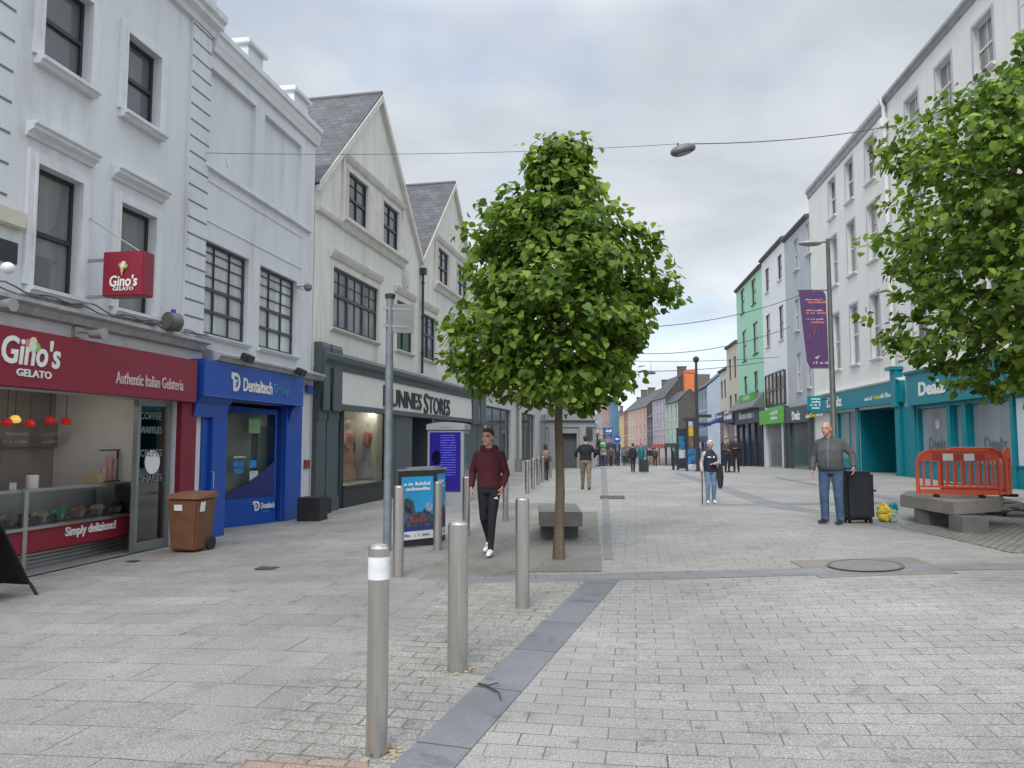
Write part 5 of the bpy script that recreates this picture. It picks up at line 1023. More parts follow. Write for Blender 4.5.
# ================================================================ far houses
def house(label, A, B, depth, eave, ridge, wallm, side, cols=3, floors=3, gablem=None, shopc=None, base=None, frame=None, chim=2, facadeside=-1, fh=None):
    A, B = Vector((*A, 0)), Vector((*B, 0)); d = (B-A).normalized(); Lh = (B-A).length; n = Vector((-d.y, d.x, 0)) if side < 0 else Vector((d.y, -d.x, 0))
    F = Frame(A[:2], d[:2], n[:2]); b0 = gz(min(26, A.x), A.y)-1.5 if base is None else base
    t = thing('terraced_house', label, 'building', (A.x, A.y, b0), 'terraced houses down the street')
    fh = fh or (eave-b0-4.5)/floors; ops = []
    for c_ in range(cols):
        for k in range(floors):
            x = Lh*(c_+.5)/cols; z = eave-.5-fh*k; ops.append((x-.5, x+.5, z-fh*.62, z))
    mb = MB(); F.wall(mb, 0, Lh, b0, eave, ops, .15); part('wall', mb, wallm, t); mb = MB(); F.quad(mb, 0, Lh, b0, eave, -depth); part('back_wall', mb, wallm, t)
    for x in (0, Lh): mb = MB(); mb.poly([F.w(x, b0), F.w(x, eave), F.w(x, ridge, -depth/2), F.w(x, eave, -depth), F.w(x, b0, -depth)]); part('gable', mb, gablem or wallm, t, fix=False)
    mb = MB(); roof_plane(mb, F.w(-.02, eave, .2), F.w(Lh+.02, eave, .2), F.w(Lh+.02, ridge+.05, -depth/2), F.w(-.02, ridge+.05, -depth/2)); roof_plane(mb, F.w(-.02, eave, -depth-.2), F.w(Lh+.02, eave, -depth-.2), F.w(Lh+.02, ridge+.05, -depth/2), F.w(-.02, ridge+.05, -depth/2)); rf = roof_part('roof', mb, t)
    for x in ([.6, Lh-.6][:chim]):
        mb = MB(); F.box(mb, x-.55, x+.55, ridge-.5, ridge+1.5, -depth/2-.8, -depth/2+.8); F.box(mb, x-.65, x+.65, ridge+1.5, ridge+1.7, -depth/2-.9, -depth/2+.9); part('chimney', mb, mat('chimney dark', (.13, .12, .11), .85, var=.3), rf)
    for r_ in ops:
        mb = MB(); F.box(mb, r_[0], r_[1], r_[2], r_[3], -.14, -.1); wo = part('window', mb, gl_dark, t); mb = MB(); F.box(mb, r_[0]-.1, r_[1]+.1, r_[2]-.14, r_[2]-.01, .001, .12); part('sill', mb, frame or whf, wo); mb = MB(); F.box(mb, r_[0], r_[1], (r_[2]+r_[3])/2-.04, (r_[2]+r_[3])/2+.04, -.099, -.07); part('frame', mb, frame or whf, wo)
    if shopc:
        mb = MB(); zz0 = b0+2.1; F.box(mb, .1, Lh-.1, zz0+2.8, zz0+3.6, .002, .35); F.box(mb, .1, .5, b0, zz0+2.8, .002, .2); F.box(mb, Lh-.5, Lh-.1, b0, zz0+2.8, .002, .2); F.box(mb, Lh/2-.2, Lh/2+.2, b0, zz0+2.8, .002, .2); sf = part('shopfront', mb, shopc, t)
        mb = MB(); F.box(mb, .5, Lh-.5, b0, zz0+2.8, .002, .08); part('shop_window', mb, gl_dark, sf)
    return t
def colm(n, c): return mat(n, c, .8, var=.08, nscale=.8, dirt=.15)
dkst = mat('dark rubble gable', (.085, .075, .07), .9, var=.3, nscale=2)
def Z(v, Y): return at(512, v, Y).z
def far_r(label, u0, Ya, u1, Yb, vtop, ridge_d, m_, cols, fl, gm=None, sc_=None, depth=8, chim=2, Ye=None):
    A = (at(u0, 440, Ya).x, Ya); B = (at(u1, 440, Yb).x, Yb); e_ = Z(vtop, Ye or (Ya+Yb)/2)
    return house(label, A, B, depth, e_, e_+ridge_d, m_, -1, cols, fl, gm or dkst, sc_, chim=chim)
far_r('slate blue house with its pale gable to the square, behind the tall signpost', 708, 95, 698.5, 104, 389, 4.2, colm('slate blue', (.29, .35, .42)), 3, 2, colm('slate blue', (0, 0, 0)), mat('navy sign', (0, 0, 0)), 10, 1)
far_r('small pale mint house with a dark rubble gable', 678.5, 140, 666, 150, 403, 2.3, colm('pale mint', (.50, .64, .54)), 3, 2, None, mat('dark green shop', (.03, .07, .04), .5), 4.6, 0)
far_r('lilac three storey house above a red shopfront', 666, 150, 653, 162, 399.5, 4.6, colm('lilac', (.60, .54, .62)), 4, 3, None, mat('red shop', (.55, .08, .04), .5), 7, 1)
far_r('narrow slate grey house left of the lilac house', 653, 162.5, 647, 171, 418, 4, colm('slate grey wall', (.14, .16, .18)), 2, 2, None, mat('black shop', (.03, .03, .03), .5), 9, 1)
far_r('salmon pink terraced house in the far row', 647, 171.5, 634.5, 188, 408.5, 4.5, colm('salmon paint', (.58, .38, .34)), 3, 3, None, dgr, 9, 1)
far_r('cream terraced house in the far row', 634.5, 188.5, 628, 198, 411, 4, colm('far cream', (.52, .45, .32)), 3, 3, None, dgr, 9, 1)
far_r('brownish red terraced house in the far row', 628, 198.5, 624, 206, 412, 4, colm('far brick', (.32, .16, .13)), 2, 3, None, dgr, 9, 1)
far_r('yellow terraced house closing the far row', 624, 206.5, 619.5, 216, 415, 3, colm('far yellow', (.55, .44, .22)), 2, 3, None, dgr, 9, 1)
# orange gabled house rising behind
A = (at(690, 440, 149.7).x, 149.7); t = house('tall house with a bright orange gable wall behind the dark rubble gables', A, (A[0]-.5, 158), 8, Z(398, 150), Z(380, 150), colm('orange render', (.62, .17, .06)), -1, 2, 2, colm('orange render', (0, 0, 0)), None, chim=0)
mb = MB(); p0, p1 = at(684, 372, 148.6), at(697, 370, 148.6); mb.box(((p0.x+p1.x)/2, 148.9, p1.z-6), (p1.x-p0.x, 1.5, 12)); part('gable', mb, MATS['orange render'], t)
mb = MB(); p = at(702, 380, 140); mb.box((p.x, 140, p.z-1), (2.4, 2, 4)); part('chimney', mb, mat('chimney dark', (0, 0, 0)), t)
# far left row
def far_l(label, u0, Ya, u1, Yb, vtop, rd, m_, cols, fl, sc_=None, chim=1, gm=None):
    A = (at(u0, 440, Ya).x, Ya); B = (at(u1, 440, Yb).x, Yb); e_ = Z(vtop, (Ya+Yb)/2)
    return house(label, A, B, 9, e_, e_+rd, m_, 1, cols, fl, gm or m_, sc_, chim=chim)
far_l('bright blue terraced house at the end of the left row', 610, 150, 619, 168, 402, 3.5, colm('sky blue paint', (.20, .42, .60)), 3, 3, mat('navy sign', (0, 0, 0)))
far_l('pale pink terraced house in the far left row', 602, 136, 610, 149.5, 404, 3.5, colm('pale pink', (.62, .42, .42)), 3, 3, dgr)
far_l('pale grey terraced house in the far left row', 597, 122, 602, 135.5, 408, 3, colm('pale grey', (.5, .52, .53)), 3, 3, dgr)
far_l('dark brown shop building with a red sign in the left row', 583, 78, 597, 121, 421, 3, colm('dark brown wall', (.09, .07, .07)), 5, 2, mat('dark red shop', (.14, .03, .03), .5))
far_l('grey shop building behind the low stone building', 560, 62, 583, 77.5, 419, 2.5, colm('mid grey wall', (.22, .23, .24)), 3, 2, dgr)
# trees and roofs that close the street at its end
far_r('distant hazy grey house closing the street', 622, 260, 600, 262, 425, 5, colm('distant wall', (.3, .33, .37)), 5, 2, None, None, 8, 1)
# ================================================================ street furniture
steel = mat('bollard steel', (.50, .49, .47), .27, .9, var=.12, nscale=9, streak=1, dirt=.25)
steelt = mat('bollard cap', (.5, .49, .47), .4, .8, var=.1)
def bollard(u, v, label, r=.068, h=1.04, band=False, group='steel bollards'):
    p = gpx(u, v); t = thing('bollard', label, 'bollard', p, group)
    mb = MB(); mb.lathe(p, [(r, -.05), (r, h-.012), (r-.008, h-.003)], 28); b_ = part('post', mb, steel, t, smooth=True)
    mb = MB(); mb.lathe(p, [(r-.01, h-.004), (r-.012, h+.004), (r*.5, h+.008), (.004, h+.009)], 28); part('cap', mb, steelt, t, smooth=True)
    if band: mb = MB(); mb.lathe(p, [(r+.0015, h-.17), (r+.0015, h-.055)], 28, cap=False); part('reflective_band', mb, mat('white band', (.72, .74, .76), .45, var=.12, nscale=14), t, smooth=True)
    return t
bollard(376.5, 755, 'nearest steel bollard, the one with a white reflective band near its top', r=.055, h=1.06, band=True)
bollard(457.5, 671, 'thick steel bollard without a band, between the banded one and the tree', r=.072, h=1.03)
bollard(522.5, 608, 'steel bollard with a faint ring at mid height, just left of the young tree trunk', r=.068, h=1.05)
p = gpx(522.5, 608); 
bollard(398, 577, 'slim steel bollard in front of the lower left of the blue poster board', r=.065, h=1.07)
bollard(437.5, 550, 'slim steel bollard in front of the right edge of the blue poster board', r=.065, h=1.0)
bollard(466, 536, 'steel bollard under the right hand of the man in the maroon hoodie', r=.065, h=1.0)
bollard(505.5, 521, 'steel bollard partly hidden behind the legs of the man in the maroon hoodie', r=.062, h=.98)
for i, (u, v) in enumerate(((527.2, 493.5), (533, 489), (538.3, 485.5), (542.6, 482.5), (546.6, 480), (550.5, 478))):
    bollard(u, v, 'steel bollard in the far row left of the tree trunk, %s from the near end' % ('first', 'second', 'third', 'fourth', 'fifth', 'sixth')[i], r=.07, h=1.02, group='far row of steel bollards')
mb = MB()
for (u, v) in ((376.5, 755), (457.5, 671)): # crumbled mortar at the foot of the near posts
    p = gpx(u, v)
    for k in range(16):
        a = rng.uniform(0, 2*PI); r_ = .075+rng.uniform(0, .05); mb.ell((p.x+r_*math.cos(a), p.y+r_*math.sin(a), p.z+.01), (rng.uniform(.008, .025), rng.uniform(.008, .02), .008), 7, 4)
o = part('mortar_crumbs', mb, mat('sandy mortar', (.36, .29, .19), .9)); o['kind'] = 'stuff'; tag(o, 'loose sandy mortar crumbs round the feet of the near bollards', 'gravel')
# tall grey pole with the back of a sign
p = gpx(387, 551); t = thing('sign_pole', 'tall grey pole carrying a small sign seen from behind, left of the poster board', 'sign pole', p)
zt_ = at(388, 297, p.y).z; mb = MB(); mb.tube([p, (p.x, p.y, 1.5), (p.x, p.y, zt_)], [.062, .06, .057], 20); part('pole', mb, mat('painted steel grey', (.20, .23, .26), .5, .2, var=.2, nscale=6), t, smooth=True)
mb = MB(); mb.lathe((p.x, p.y, zt_), [(.075, -.02), (.08, .04), (.02, .06)], 16); part('cap', mb, mat('dark iron', (0, 0, 0)), t)
a = at(391, 304, p.y); b = at(412, 333, p.y); w_ = b.x-a.x
mb = MB(); mb.box(((a.x+b.x)/2+.02, p.y+.02, (a.z+b.z)/2), (w_, .02, a.z-b.z), .30); sg_ = part('sign_plate', mb, mat('sign back', (.25, .26, .25), .55, .3, var=.15), t, bevel=.003)
mb = MB(); 
for z_ in (a.z-.08, b.z+.1): mb.box(((a.x+b.x)/2-.08, p.y-.01, z_), (w_*1.2, .03, .035), .30)
part('brace', mb, mat('galvanised', (0, 0, 0)), t)
# poster board
def framebox(name, label, cat): pass
pA_, pB_ = gpx(399, 549), gpx(434, 545); d = (pB_-pA_); d.z = 0; wd = d.length; fd = d.normalized(); fn = Vector((fd.y, -fd.x, 0))
FP = Frame(pA_[:2], fd[:2], fn[:2]); zb_ = pA_.z; H_ = 1.30
t = thing('poster_board', 'black framed free-standing poster board with blue posters beside the tall grey pole', 'poster board', pA_+fd*wd/2-fn*.2)
blk_p = mat('black frame', (.02, .022, .026), .35)
def arch(F, mb, s0, s1, z0, zs, zc, o0, o1, n=10):
    P_ = [F.w(s0, z0, o1), F.w(s1, z0, o1)]+[F.w(s1+(s0-s1)*i/n, zs+(zc-zs)*math.sin(PI*i/n), o1) for i in range(n+1)]
    mb.prism(P_, F.n*(o0-o1))
th2 = math.radians(30); d2 = Matrix.Rotation(th2, 3, 'Z')@fd; e2 = FP.w(wd+.03, 0)+d2*.40; FP2 = Frame(FP.w(wd+.03, 0)[:2], d2[:2], (d2.y, -d2.x)); 
tri = [FP.w(-.03, 0), FP.w(wd+.03, 0), e2]
mb = MB(); mb.prism([q+Vector((0, 0, zb_+.02)) for q in tri], (0, 0, 1.14)); bd_ = part('frame', mb, blk_p, t, bevel=.012)
cen = (tri[0]+tri[1]+tri[2])/3; mb = MB(); k3 = [cen+(q-cen)*1.05 for q in tri]; mb.prism([q+Vector((0, 0, zb_+1.162)) for q in k3], (0, 0, .025)); k4 = [cen+(q-cen)*.75 for q in tri]; mb.prism([q+Vector((0, 0, zb_+1.188)) for q in k4], (0, 0, .03)); part('top_rim', mb, mat('silver rim', (.4, .42, .44), .4, .6), bd_, bevel=.006)
def poster(F, s0, s1, z0, z1, o, parent, seed=0):
    w_ = s1-s0; h_ = z1-z0
    mb = MB(); F.box(mb, s0, s1, z0, z1, o, o+.006); pp = part('poster', mb, mat('poster blue', (.02, .36, .72), .3, var=.25, nscale=.9), parent)
    mb = MB(); F.box(mb, s0, s1, z0, z0+.26*h_, o+.006, o+.008); part('poster_foot', mb, mat('poster indigo', (.03, .04, .22), .35), pp)
    mb = MB(); F.box(mb, s0, s1, z0, z0+.13*h_, o+.008, o+.010); part('poster_strip', mb, mat('poster white', (.68, .69, .72), .4), pp)
    mb = MB(); r = random.Random(seed); P_ = []; x = s0; k = 14
    hs = [.62, .64, .66, .66, .64, .62, .45, .42, .44, .43, .48, .5, .46, .40, .38]
    for i in range(k+1): P_.append((s0+w_*i/k, z0+h_*hs[i]))
    mb.prism([F.w(s0, z0+.2*h_, o+.0085), F.w(s1, z0+.2*h_, o+.0085)]+[F.w(x_, z_, o+.0085) for x_, z_ in reversed(P_)], F.n*.002); part('skyline_picture', mb, mat('poster tower', (.06, .09, .13), .5, var=.8, nscale=9), pp)
    mb = MB(); s = s0+w_*.86; disc(F, mb, s, z0+h_*.5, o+.011, w_*.12, 20, .002); part('wheel_picture', mb, mat('poster pale', (.35, .48, .6), .5, var=.6, nscale=20), pp)
    mb = MB()
    for i in range(9): x = s0+w_*(.25+.6*i/9); F.box(mb, x, x+w_*.035, z0+h_*.27, z0+h_*(.33+.04*r.random()), o+.0115, o+.0125)
    part('crowd_picture', mb, mat('poster crowd', (.35, .08, .1), .5, var=.9, nscale=30), pp)
    mb = MB(); scribble(F, mb, (s0+s1)/2, z0+h_*.86, o+.008, w_*.86, h_*.055, seed+1); scribble(F, mb, (s0+s1)/2, z0+h_*.78, o+.008, w_*.86, h_*.055, seed+2); 
    part('lettering', mb, white, pp)
    mb = MB(); scribble(F, mb, s0+w_*.2, z0+h_*.05, o+.011, w_*.2, h_*.04, 5); scribble(F, mb, s0+w_*.75, z0+h_*.05, o+.011, w_*.3, h_*.03, 8); part('small_lettering', mb, mat('poster small', (.1, .14, .35), .5), pp)
    mb = MB(); scribble(F, mb, s0+w_*.48, z0+h_*.04, o+.011, w_*.16, h_*.05, 9); part('small_lettering', mb, mat('poster olive', (.35, .38, .1), .5), pp)
poster(FP, .03, wd-.03, zb_+.12, zb_+1.07, .001, bd_)
poster(FP2, .04, .36, zb_+.12, zb_+1.1, .001, bd_, 5)
# digital kiosk
p = gpx(447, 503); ka = -.22; R_ = Matrix.Rotation(ka, 3, 'Z'); kd = R_@Vector((1, 0, 0)); kn = R_@Vector((0, -1, 0))
kw = (466-424)/760*p.y; FK = Frame((p-kd*kw/2)[:2], kd[:2], kn[:2]); kt = at(445, 422, p.y).z; kb = p.z-.02; kh = kt-kb
t = thing('information_kiosk', 'silver information kiosk with a glowing blue and violet screen outside the department store', 'kiosk', p)
sil = mat('kiosk silver', (.34, .36, .38), .45, .25, var=.06)
dk_ = .55
mb = MB(); FK.box(mb, 0, kw*.90, kb, kt-.22, -dk_, 0); body_ = part('body', mb, sil, t, bevel=.02)
mb = MB(); arch(FK, mb, -.03, kw*.93, kt-.22+.002, kt-.06, kt, -dk_-.03, .03); part('hood', mb, sil, t, bevel=.015)
mb = MB(); FK.box(mb, .07, kw*.83, kb+.32, kt-.27, .001, .014)
scr = part('screen', mb, mat('kiosk screen', (.01, .01, .08), .15, emit=(.022, .012, .20), estr=.3, var=0), body_)
mb = MB(); gl_s = mat('screen letter', (.1, .1, .5), .3, emit=(.12, .12, .75), estr=.4, var=0)
for k in range(17): scribble(FK, mb, kw*.52, kb+.75+k*.065, .0145, kw*.38, .022, k+20)
part('lettering', mb, gl_s, scr)
mb = MB(); s_c = kw*.2; disc(FK, mb, s_c+.04, kb+1.2, .0145, .13, 28, .003, .2); part('screen_picture', mb, mat('screen dark', (.005, .005, .03), .15), scr)
mb = MB(); FK.box(mb, kw*.3, kw*.62, kt-.15, kt-.11, .031, .036); part('lettering', mb, mat('galvanised', (0, 0, 0)), body_)
FK2 = Frame(FK.w(kw*.90, 0, 0)[:2], (-kn)[:2], kd[:2]); mb = MB(); FK2.box(mb, .06, dk_-.06, kb+.4, kt-.3, .001, .008); part('side_glass', mb, gls('kiosk side', (.10, .15, .17)), body_)
# wheelie bin
p = gpx(190, 551); sc_ = .93; ba = -.18; t = thing('wheelie_bin', 'brown wheelie bin with white stickers in front of the red pillar', 'bin', p)
Rb = Matrix.Rotation(ba, 3, 'Z'); q_ = lambda x, y, z: p+Rb@Vector((x*.84, y*.84, z))
mb = MB(); b0_, b1_ = .24, .33; h0_, h1_ = .02, .82; mb.hexa([q_(-.255, -.24, .03), q_(.255, -.24, .03), q_(.25, .28, .03), q_(-.25, .28, .03), q_(-.31, -.29, h1_), q_(.31, -.29, h1_), q_(.31, .34, h1_), q_(-.31, .34, h1_)])
brn = mat('brown plastic', (.17, .075, .035), .5, var=.15, nscale=5, dirt=.2); bo = part('body', mb, brn, t, bevel=.025)
mb = MB(); mb.hexa([q_(-.33, -.31, h1_+.003), q_(.33, -.31, h1_+.003), q_(.33, .37, h1_+.003), q_(-.33, .37, h1_+.003), q_(-.29, -.27, h1_+.075), q_(.29, -.27, h1_+.075), q_(.31, .35, h1_+.10), q_(-.31, .35, h1_+.10)]); mb.tube([q_(-.2, .36, h1_+.07), q_(-.2, .43, h1_+.07), q_(.2, .43, h1_+.07), q_(.2, .36, h1_+.07)], .015, 8); part('lid', mb, brn, t, bevel=.015)
for x in (-.29, .27): mb = MB(); mb.tube([q_(x-.03, .22, .11), q_(x+.04, .22, .11)], .11, 18); part('wheel', mb, mat('rubber', (.02, .02, .02), .8), t)
mb = MB(); mb.box(q_(-.10, -.292, .69), (.10, .006, .09), ba, Matrix.Rotation(.13, 3, 'X')); mb.box(q_(-.03, -.290, .69), (.05, .006, .09), ba, Matrix.Rotation(.13, 3, 'X')); part('sticker', mb, white, bo)
mb = MB(); mb.box(q_(.312, -.12, .70), (.006, .12, .15), ba, Matrix.Rotation(.1, 3, 'Y')); part('sticker', mb, white, bo)
# chalk board at the left edge
p = gpx(-9, 602); t = thing('a_frame_board', 'black A-frame board standing on the slabs at the left edge', 'A-board', p)
zt_ = at(3, 525, p.y+.05).z; hA = zt_-p.z
mb = MB(); al2 = -.25; Ra = Matrix.Rotation(al2, 3, 'Z'); q_ = lambda x, y, z: p+Ra@Vector((x, y, z))
def leg4(mb, a, b, w_=.04): mb.tube([a, b], w_*.7, 6)
mb.hexa([q_(-.42, -.30, .12), q_(.16, -.30, .12), q_(.16, -.27, .12), q_(-.42, -.27, .12), q_(-.42, -.02, hA), q_(.04, -.02, hA), q_(.04, .01, hA), q_(-.42, .01, hA)]); part('panel', mb, mat('chalk black', (.012, .013, .016), .55, var=.2), t, bevel=.008)
mb = MB(); mb.hexa([q_(-.42, .36, .12), q_(.12, .36, .12), q_(.12, .39, .12), q_(-.42, .39, .12), q_(-.42, .03, hA), q_(.04, .03, hA), q_(.04, .06, hA), q_(-.42, .06, hA)]); part('panel', mb, MATS['chalk black'], t, bevel=.008)
for a_, b_ in (((.14, -.29, .14), (.19, -.32, 0)), ((-.36, -.29, .14), (-.4, -.32, 0)), ((.11, .37, .14), (.16, .42, 0)), ((-.36, .37, .14), (-.4, .42, 0))):
    mb = MB(); mb.tube([q_(*a_), q_(*b_)], .018, 8); part('leg', mb, MATS['chalk black'], t)
# black planters by the clinic
for (u, v, w_, h_, wh) in ((311, 521, .52, .50, 'large black box planter with a yellow label beside the blue shopfront'), (320, 514, .34, .36, 'small black box planter behind the large one')):
    p = gpx(u, v); t = thing('planter_box', wh, 'planter', p); mb = MB(); mb.box(p+Vector((0, .1, h_/2)), (w_, .42, h_), -.2); b_ = part('box', mb, mat('black planter', (.02, .02, .02), .5, var=.2), t, bevel=.012)
    mb = MB(); mb.box(p+Vector((0, .1, h_-.01)), (w_*.96, .40, .03), -.2); part('lid', mb, mat('black planter', (0, 0, 0)), t)
    if w_ > .4: mb = MB(); mb.box(p+Vector((w_*.28, .1-.235, h_*.5)), (.10, .01, .26), -.2); part('label_plate', mb, mat('yellow label', (.45, .28, .02), .5, var=.6, nscale=30), b_)
# concrete benches
concr = mat('bench concrete', (.24, .225, .20), .85, var=.18, nscale=4, bump=.4, bscale=60, dirt=.35)
def bench(label, pts, zt_, th, legs, gzv):
    c_ = sum((Vector((x, y, 0)) for x, y in pts), Vector())/len(pts)
    t = thing('concrete_bench', label, 'bench', (c_.x, c_.y, gzv), 'concrete benches')
    mb = MB(); mb.prism([(x, y, zt_-th) for x, y in pts], (0, 0, th)); part('seat', mb, concr, t, bevel=.012)
    for (x, y, sx, sy, rz) in legs: mb = MB(); mb.box((x, y, (zt_-th+gzv-.03)/2+.0), (sx, sy, zt_-th-gzv+.03), rz); part('leg', mb, mat('leg concrete', (.13, .13, .125), .85, var=.2, dirt=.3), t, bevel=.008)
# right bench: corners of its top read from the photo at seat height
def atz(u, v, z):
    d = ray(u, v); k = (z-EYE)/d.z; return Vector((d.x*k, d.y*k, z))
zs = .66; cA_, cB_, cC_ = atz(900, 494.5, zs), atz(952, 502, zs), atz(1000, 499, zs)
print('bench', cA_, cB_, cC_)
cD_ = cC_+(cA_-cB_)*1.0; cD_.y = min(cD_.y, 15)
bench('wide concrete slab bench in front of the orange barriers', [(cA_.x, cA_.y), (cB_.x, cB_.y), (cC_.x, cC_.y), (8.5, 13.25), (7.7, 14.9)], zs, .21,
      [(7.12, 11.98, .44, .32, .1), (7.2, 13.1, .46, .4, .1)], .19)
pb = gpx(560, 539); w2 = (582-540)/760*pb.y; 
bench('grey concrete bench on the cobbles just behind the young tree trunk', [(pb.x-w2/2, pb.y-.25), (pb.x+w2/2, pb.y-.25), (pb.x+w2/2+.05, pb.y+1.5), (pb.x-w2/2+.05, pb.y+1.5)], at(560, 512, pb.y-.25).z, .24, [(pb.x-.0, pb.y+.35, .62, .5, 0), (pb.x, pb.y+1.15, .5, .4, 0)], pb.z)
# orange barriers
org = mat('orange plastic', (.72, .10, .035), .45, var=.12, nscale=3, dirt=.12)
redp = mat('reflective red', (.45, .01, .01), .3); whp = mat('reflective white', (.75, .75, .75), .3)
def barrier(label, P0, P1, z0, h, plates=True):
    d = Vector((P1[0]-P0[0], P1[1]-P0[1], 0)); Ln = d.length; F = Frame(P0, d[:2], (d.y, -d.x)); t = thing('road_barrier', label, 'barrier', F.w(Ln/2, z0), 'orange plastic barriers')
    mb = MB(); r = .05; ht = h
    mb.tube([F.w(.02, z0+.05), F.w(.02, z0+ht-.22), F.w(.07, z0+ht-.07), F.w(.2, z0+ht), F.w(Ln-.2, z0+ht), F.w(Ln-.07, z0+ht-.07), F.w(Ln-.02, z0+ht-.22), F.w(Ln-.02, z0+.05)], r*.62, 8)
    F.box(mb, .05, Ln-.05, z0+.05, z0+.13, -.03, .03); F.box(mb, .05, Ln-.05, z0+.16, z0+.19, -.025, .025); F.box(mb, .06, Ln-.06, z0+ht-.17, z0+ht-.03, -.018, .018)
    n_ = int(Ln/.115)
    for i in range(1, n_): x = Ln*i/n_; mb.prism([F.w(x-.018, z0+.18, -.016), F.w(x+.018, z0+.18, -.016), F.w(x+.015, z0+ht-.16, -.016), F.w(x-.015, z0+ht-.16, -.016)], F.n*.032)
    fr = part('panel', mb, org, t, bevel=0)
    for x in (.3, Ln-.3): mb = MB(); F.box(mb, x-.03, x+.03, z0+.001, z0+.05, -.14, .14); part('foot', mb, mat('rubber', (0, 0, 0)), t, bevel=.01)
    if plates:
        a0 = Ln*.20; w_ = Ln*.62/5
        for k in range(5):
            mb = MB(); F.box(mb, a0+w_*k, a0+w_*(k+1), z0+ht-.165, z0+ht-.05, .019, .024); part('reflector', mb, (redp, whp)[k % 2], t)
zB = .66; P = lambda u, Y: (at(u, 470, Y).x, Y)
barrier('front orange barrier with red and white reflectors behind the concrete bench', P(916, 13.25), P(1001, 12.85), zB, .79)
barrier('rear orange barrier standing behind the reflector barrier', P(940, 14.1), P(1006, 13.5), zB, .82, False)
barrier('end-on orange barrier closing the right side of the enclosure', P(1005.5, 12.95), P(1009.5, 13.45), zB, .83, False)
mb = MB(); p = Vector((*P(1004, 14.9), .15))
for k in range(40): a = rng.uniform(0, 2*PI); r_ = rng.uniform(0, .9)**.8; mb.ell((p.x+r_*math.cos(a), p.y+r_*math.sin(a)*.7, .2+(.9-r_)*.28), (rng.uniform(.1, .22), rng.uniform(.1, .2), .08), 8, 5)
tag(part('rubble_heap', mb, mat('dark earth', (.12, .11, .10), .9, var=.3, bump=.8), smooth=True), 'low heap of dark spoil on the ground right of the orange barriers', 'rubble')
# suitcase
pm = gpx(838, 523); ps = gpx(858, 523); t = thing('suitcase', 'large black soft suitcase standing beside the man in the grey zip jacket', 'suitcase', ps)
swd = (876-846)/760*ps.y; sh_ = at(858, 471, ps.y).z-ps.z; sa = .12
mb = MB(); mb.box(ps+Vector((0, .05, .05+(sh_-.05)/2)), (swd, .33, sh_-.06), sa); sb_ = part('shell', mb, mat('black nylon', (.012, .015, .022), .8, var=.3, nscale=10, bump=.5, bscale=12), t, bevel=.05, smooth=True, ang=70)
for x, y_ in ((-swd*.32, -.02), (swd*.38, -.02), (-swd*.32, .16), (swd*.38, .16)): mb = MB(); mb.tube([ps+Vector((x, y_, .045)), ps+Vector((x+.03, y_, .045))], .045, 12); part('wheel', mb, mat('rubber', (0, 0, 0)), t)
mb = MB(); mb.tube([ps+Vector((swd*.5-.02, -.02, sh_*.62)), ps+Vector((swd*.5+.05, -.02, sh_*.62)), ps+Vector((swd*.5+.05, -.02, sh_*.62+.02))], .018, 8); part('side_handle', mb, blackf, t)
mb = MB(); mb.tube([ps+Vector((-swd*.38, 0, sh_-.02)), ps+Vector((-swd*.38, 0, sh_+.05)), ps+Vector((-swd*.12, 0, sh_+.05)), ps+Vector((-swd*.12, 0, sh_-.02))], .016, 8); part('handle', mb, blackf, t)
mb = MB(); mb.box(ps+Vector((0, -.12, sh_*.5)), (swd*.8, .012, sh_*.7), sa); part('front_pocket', mb, mat('black nylon', (0, 0, 0)), sb_, bevel=.004)
# yellow carrier bag
pb_ = gpx(887, 522); 
def crumple(c_, r_, seed, n=26, k=16, amp=.25):
    rr = np.random.default_rng(seed); mb = MB(); mb.ell(c_, r_, n, k); c_ = Vector(c_); vs = []
    ph = rr.uniform(0, 6, 12); fr = rr.uniform(2, 9, (12, 3))
    for v in mb.v:
        q = Vector(v)-c_; u_ = q.normalized(); s_ = 1+amp*sum(math.sin(fr[i][0]*u_.x+fr[i][1]*u_.y+fr[i][2]*u_.z+ph[i]) for i in range(12))/4
        z = c_.z+q.z*s_; vs.append((c_.x+q.x*s_, c_.y+q.y*s_, max(z, c_.z-r_[2]*.93)))
    mb.v = vs; return mb
t = thing('carrier_bag', 'crumpled yellow and teal carrier bag lying beside the black suitcase', 'bag', pb_)
part('bag_body', crumple(pb_+Vector((-.03, 0, .14)), (.14, .10, .15), 3), mat('yellow bag', (.62, .47, .05), .45, var=.5, nscale=14), t); part('bag_top', crumple(pb_+Vector((.13, .02, .25)), (.08, .06, .07), 5), mat('teal bag', (.02, .26, .33), .45, var=.5, nscale=12), t); part('bag_label', crumple(pb_+Vector((.09, -.03, .11)), (.07, .07, .11), 8), mat('pale bag', (.35, .5, .45), .5, var=.6, nscale=14), t)
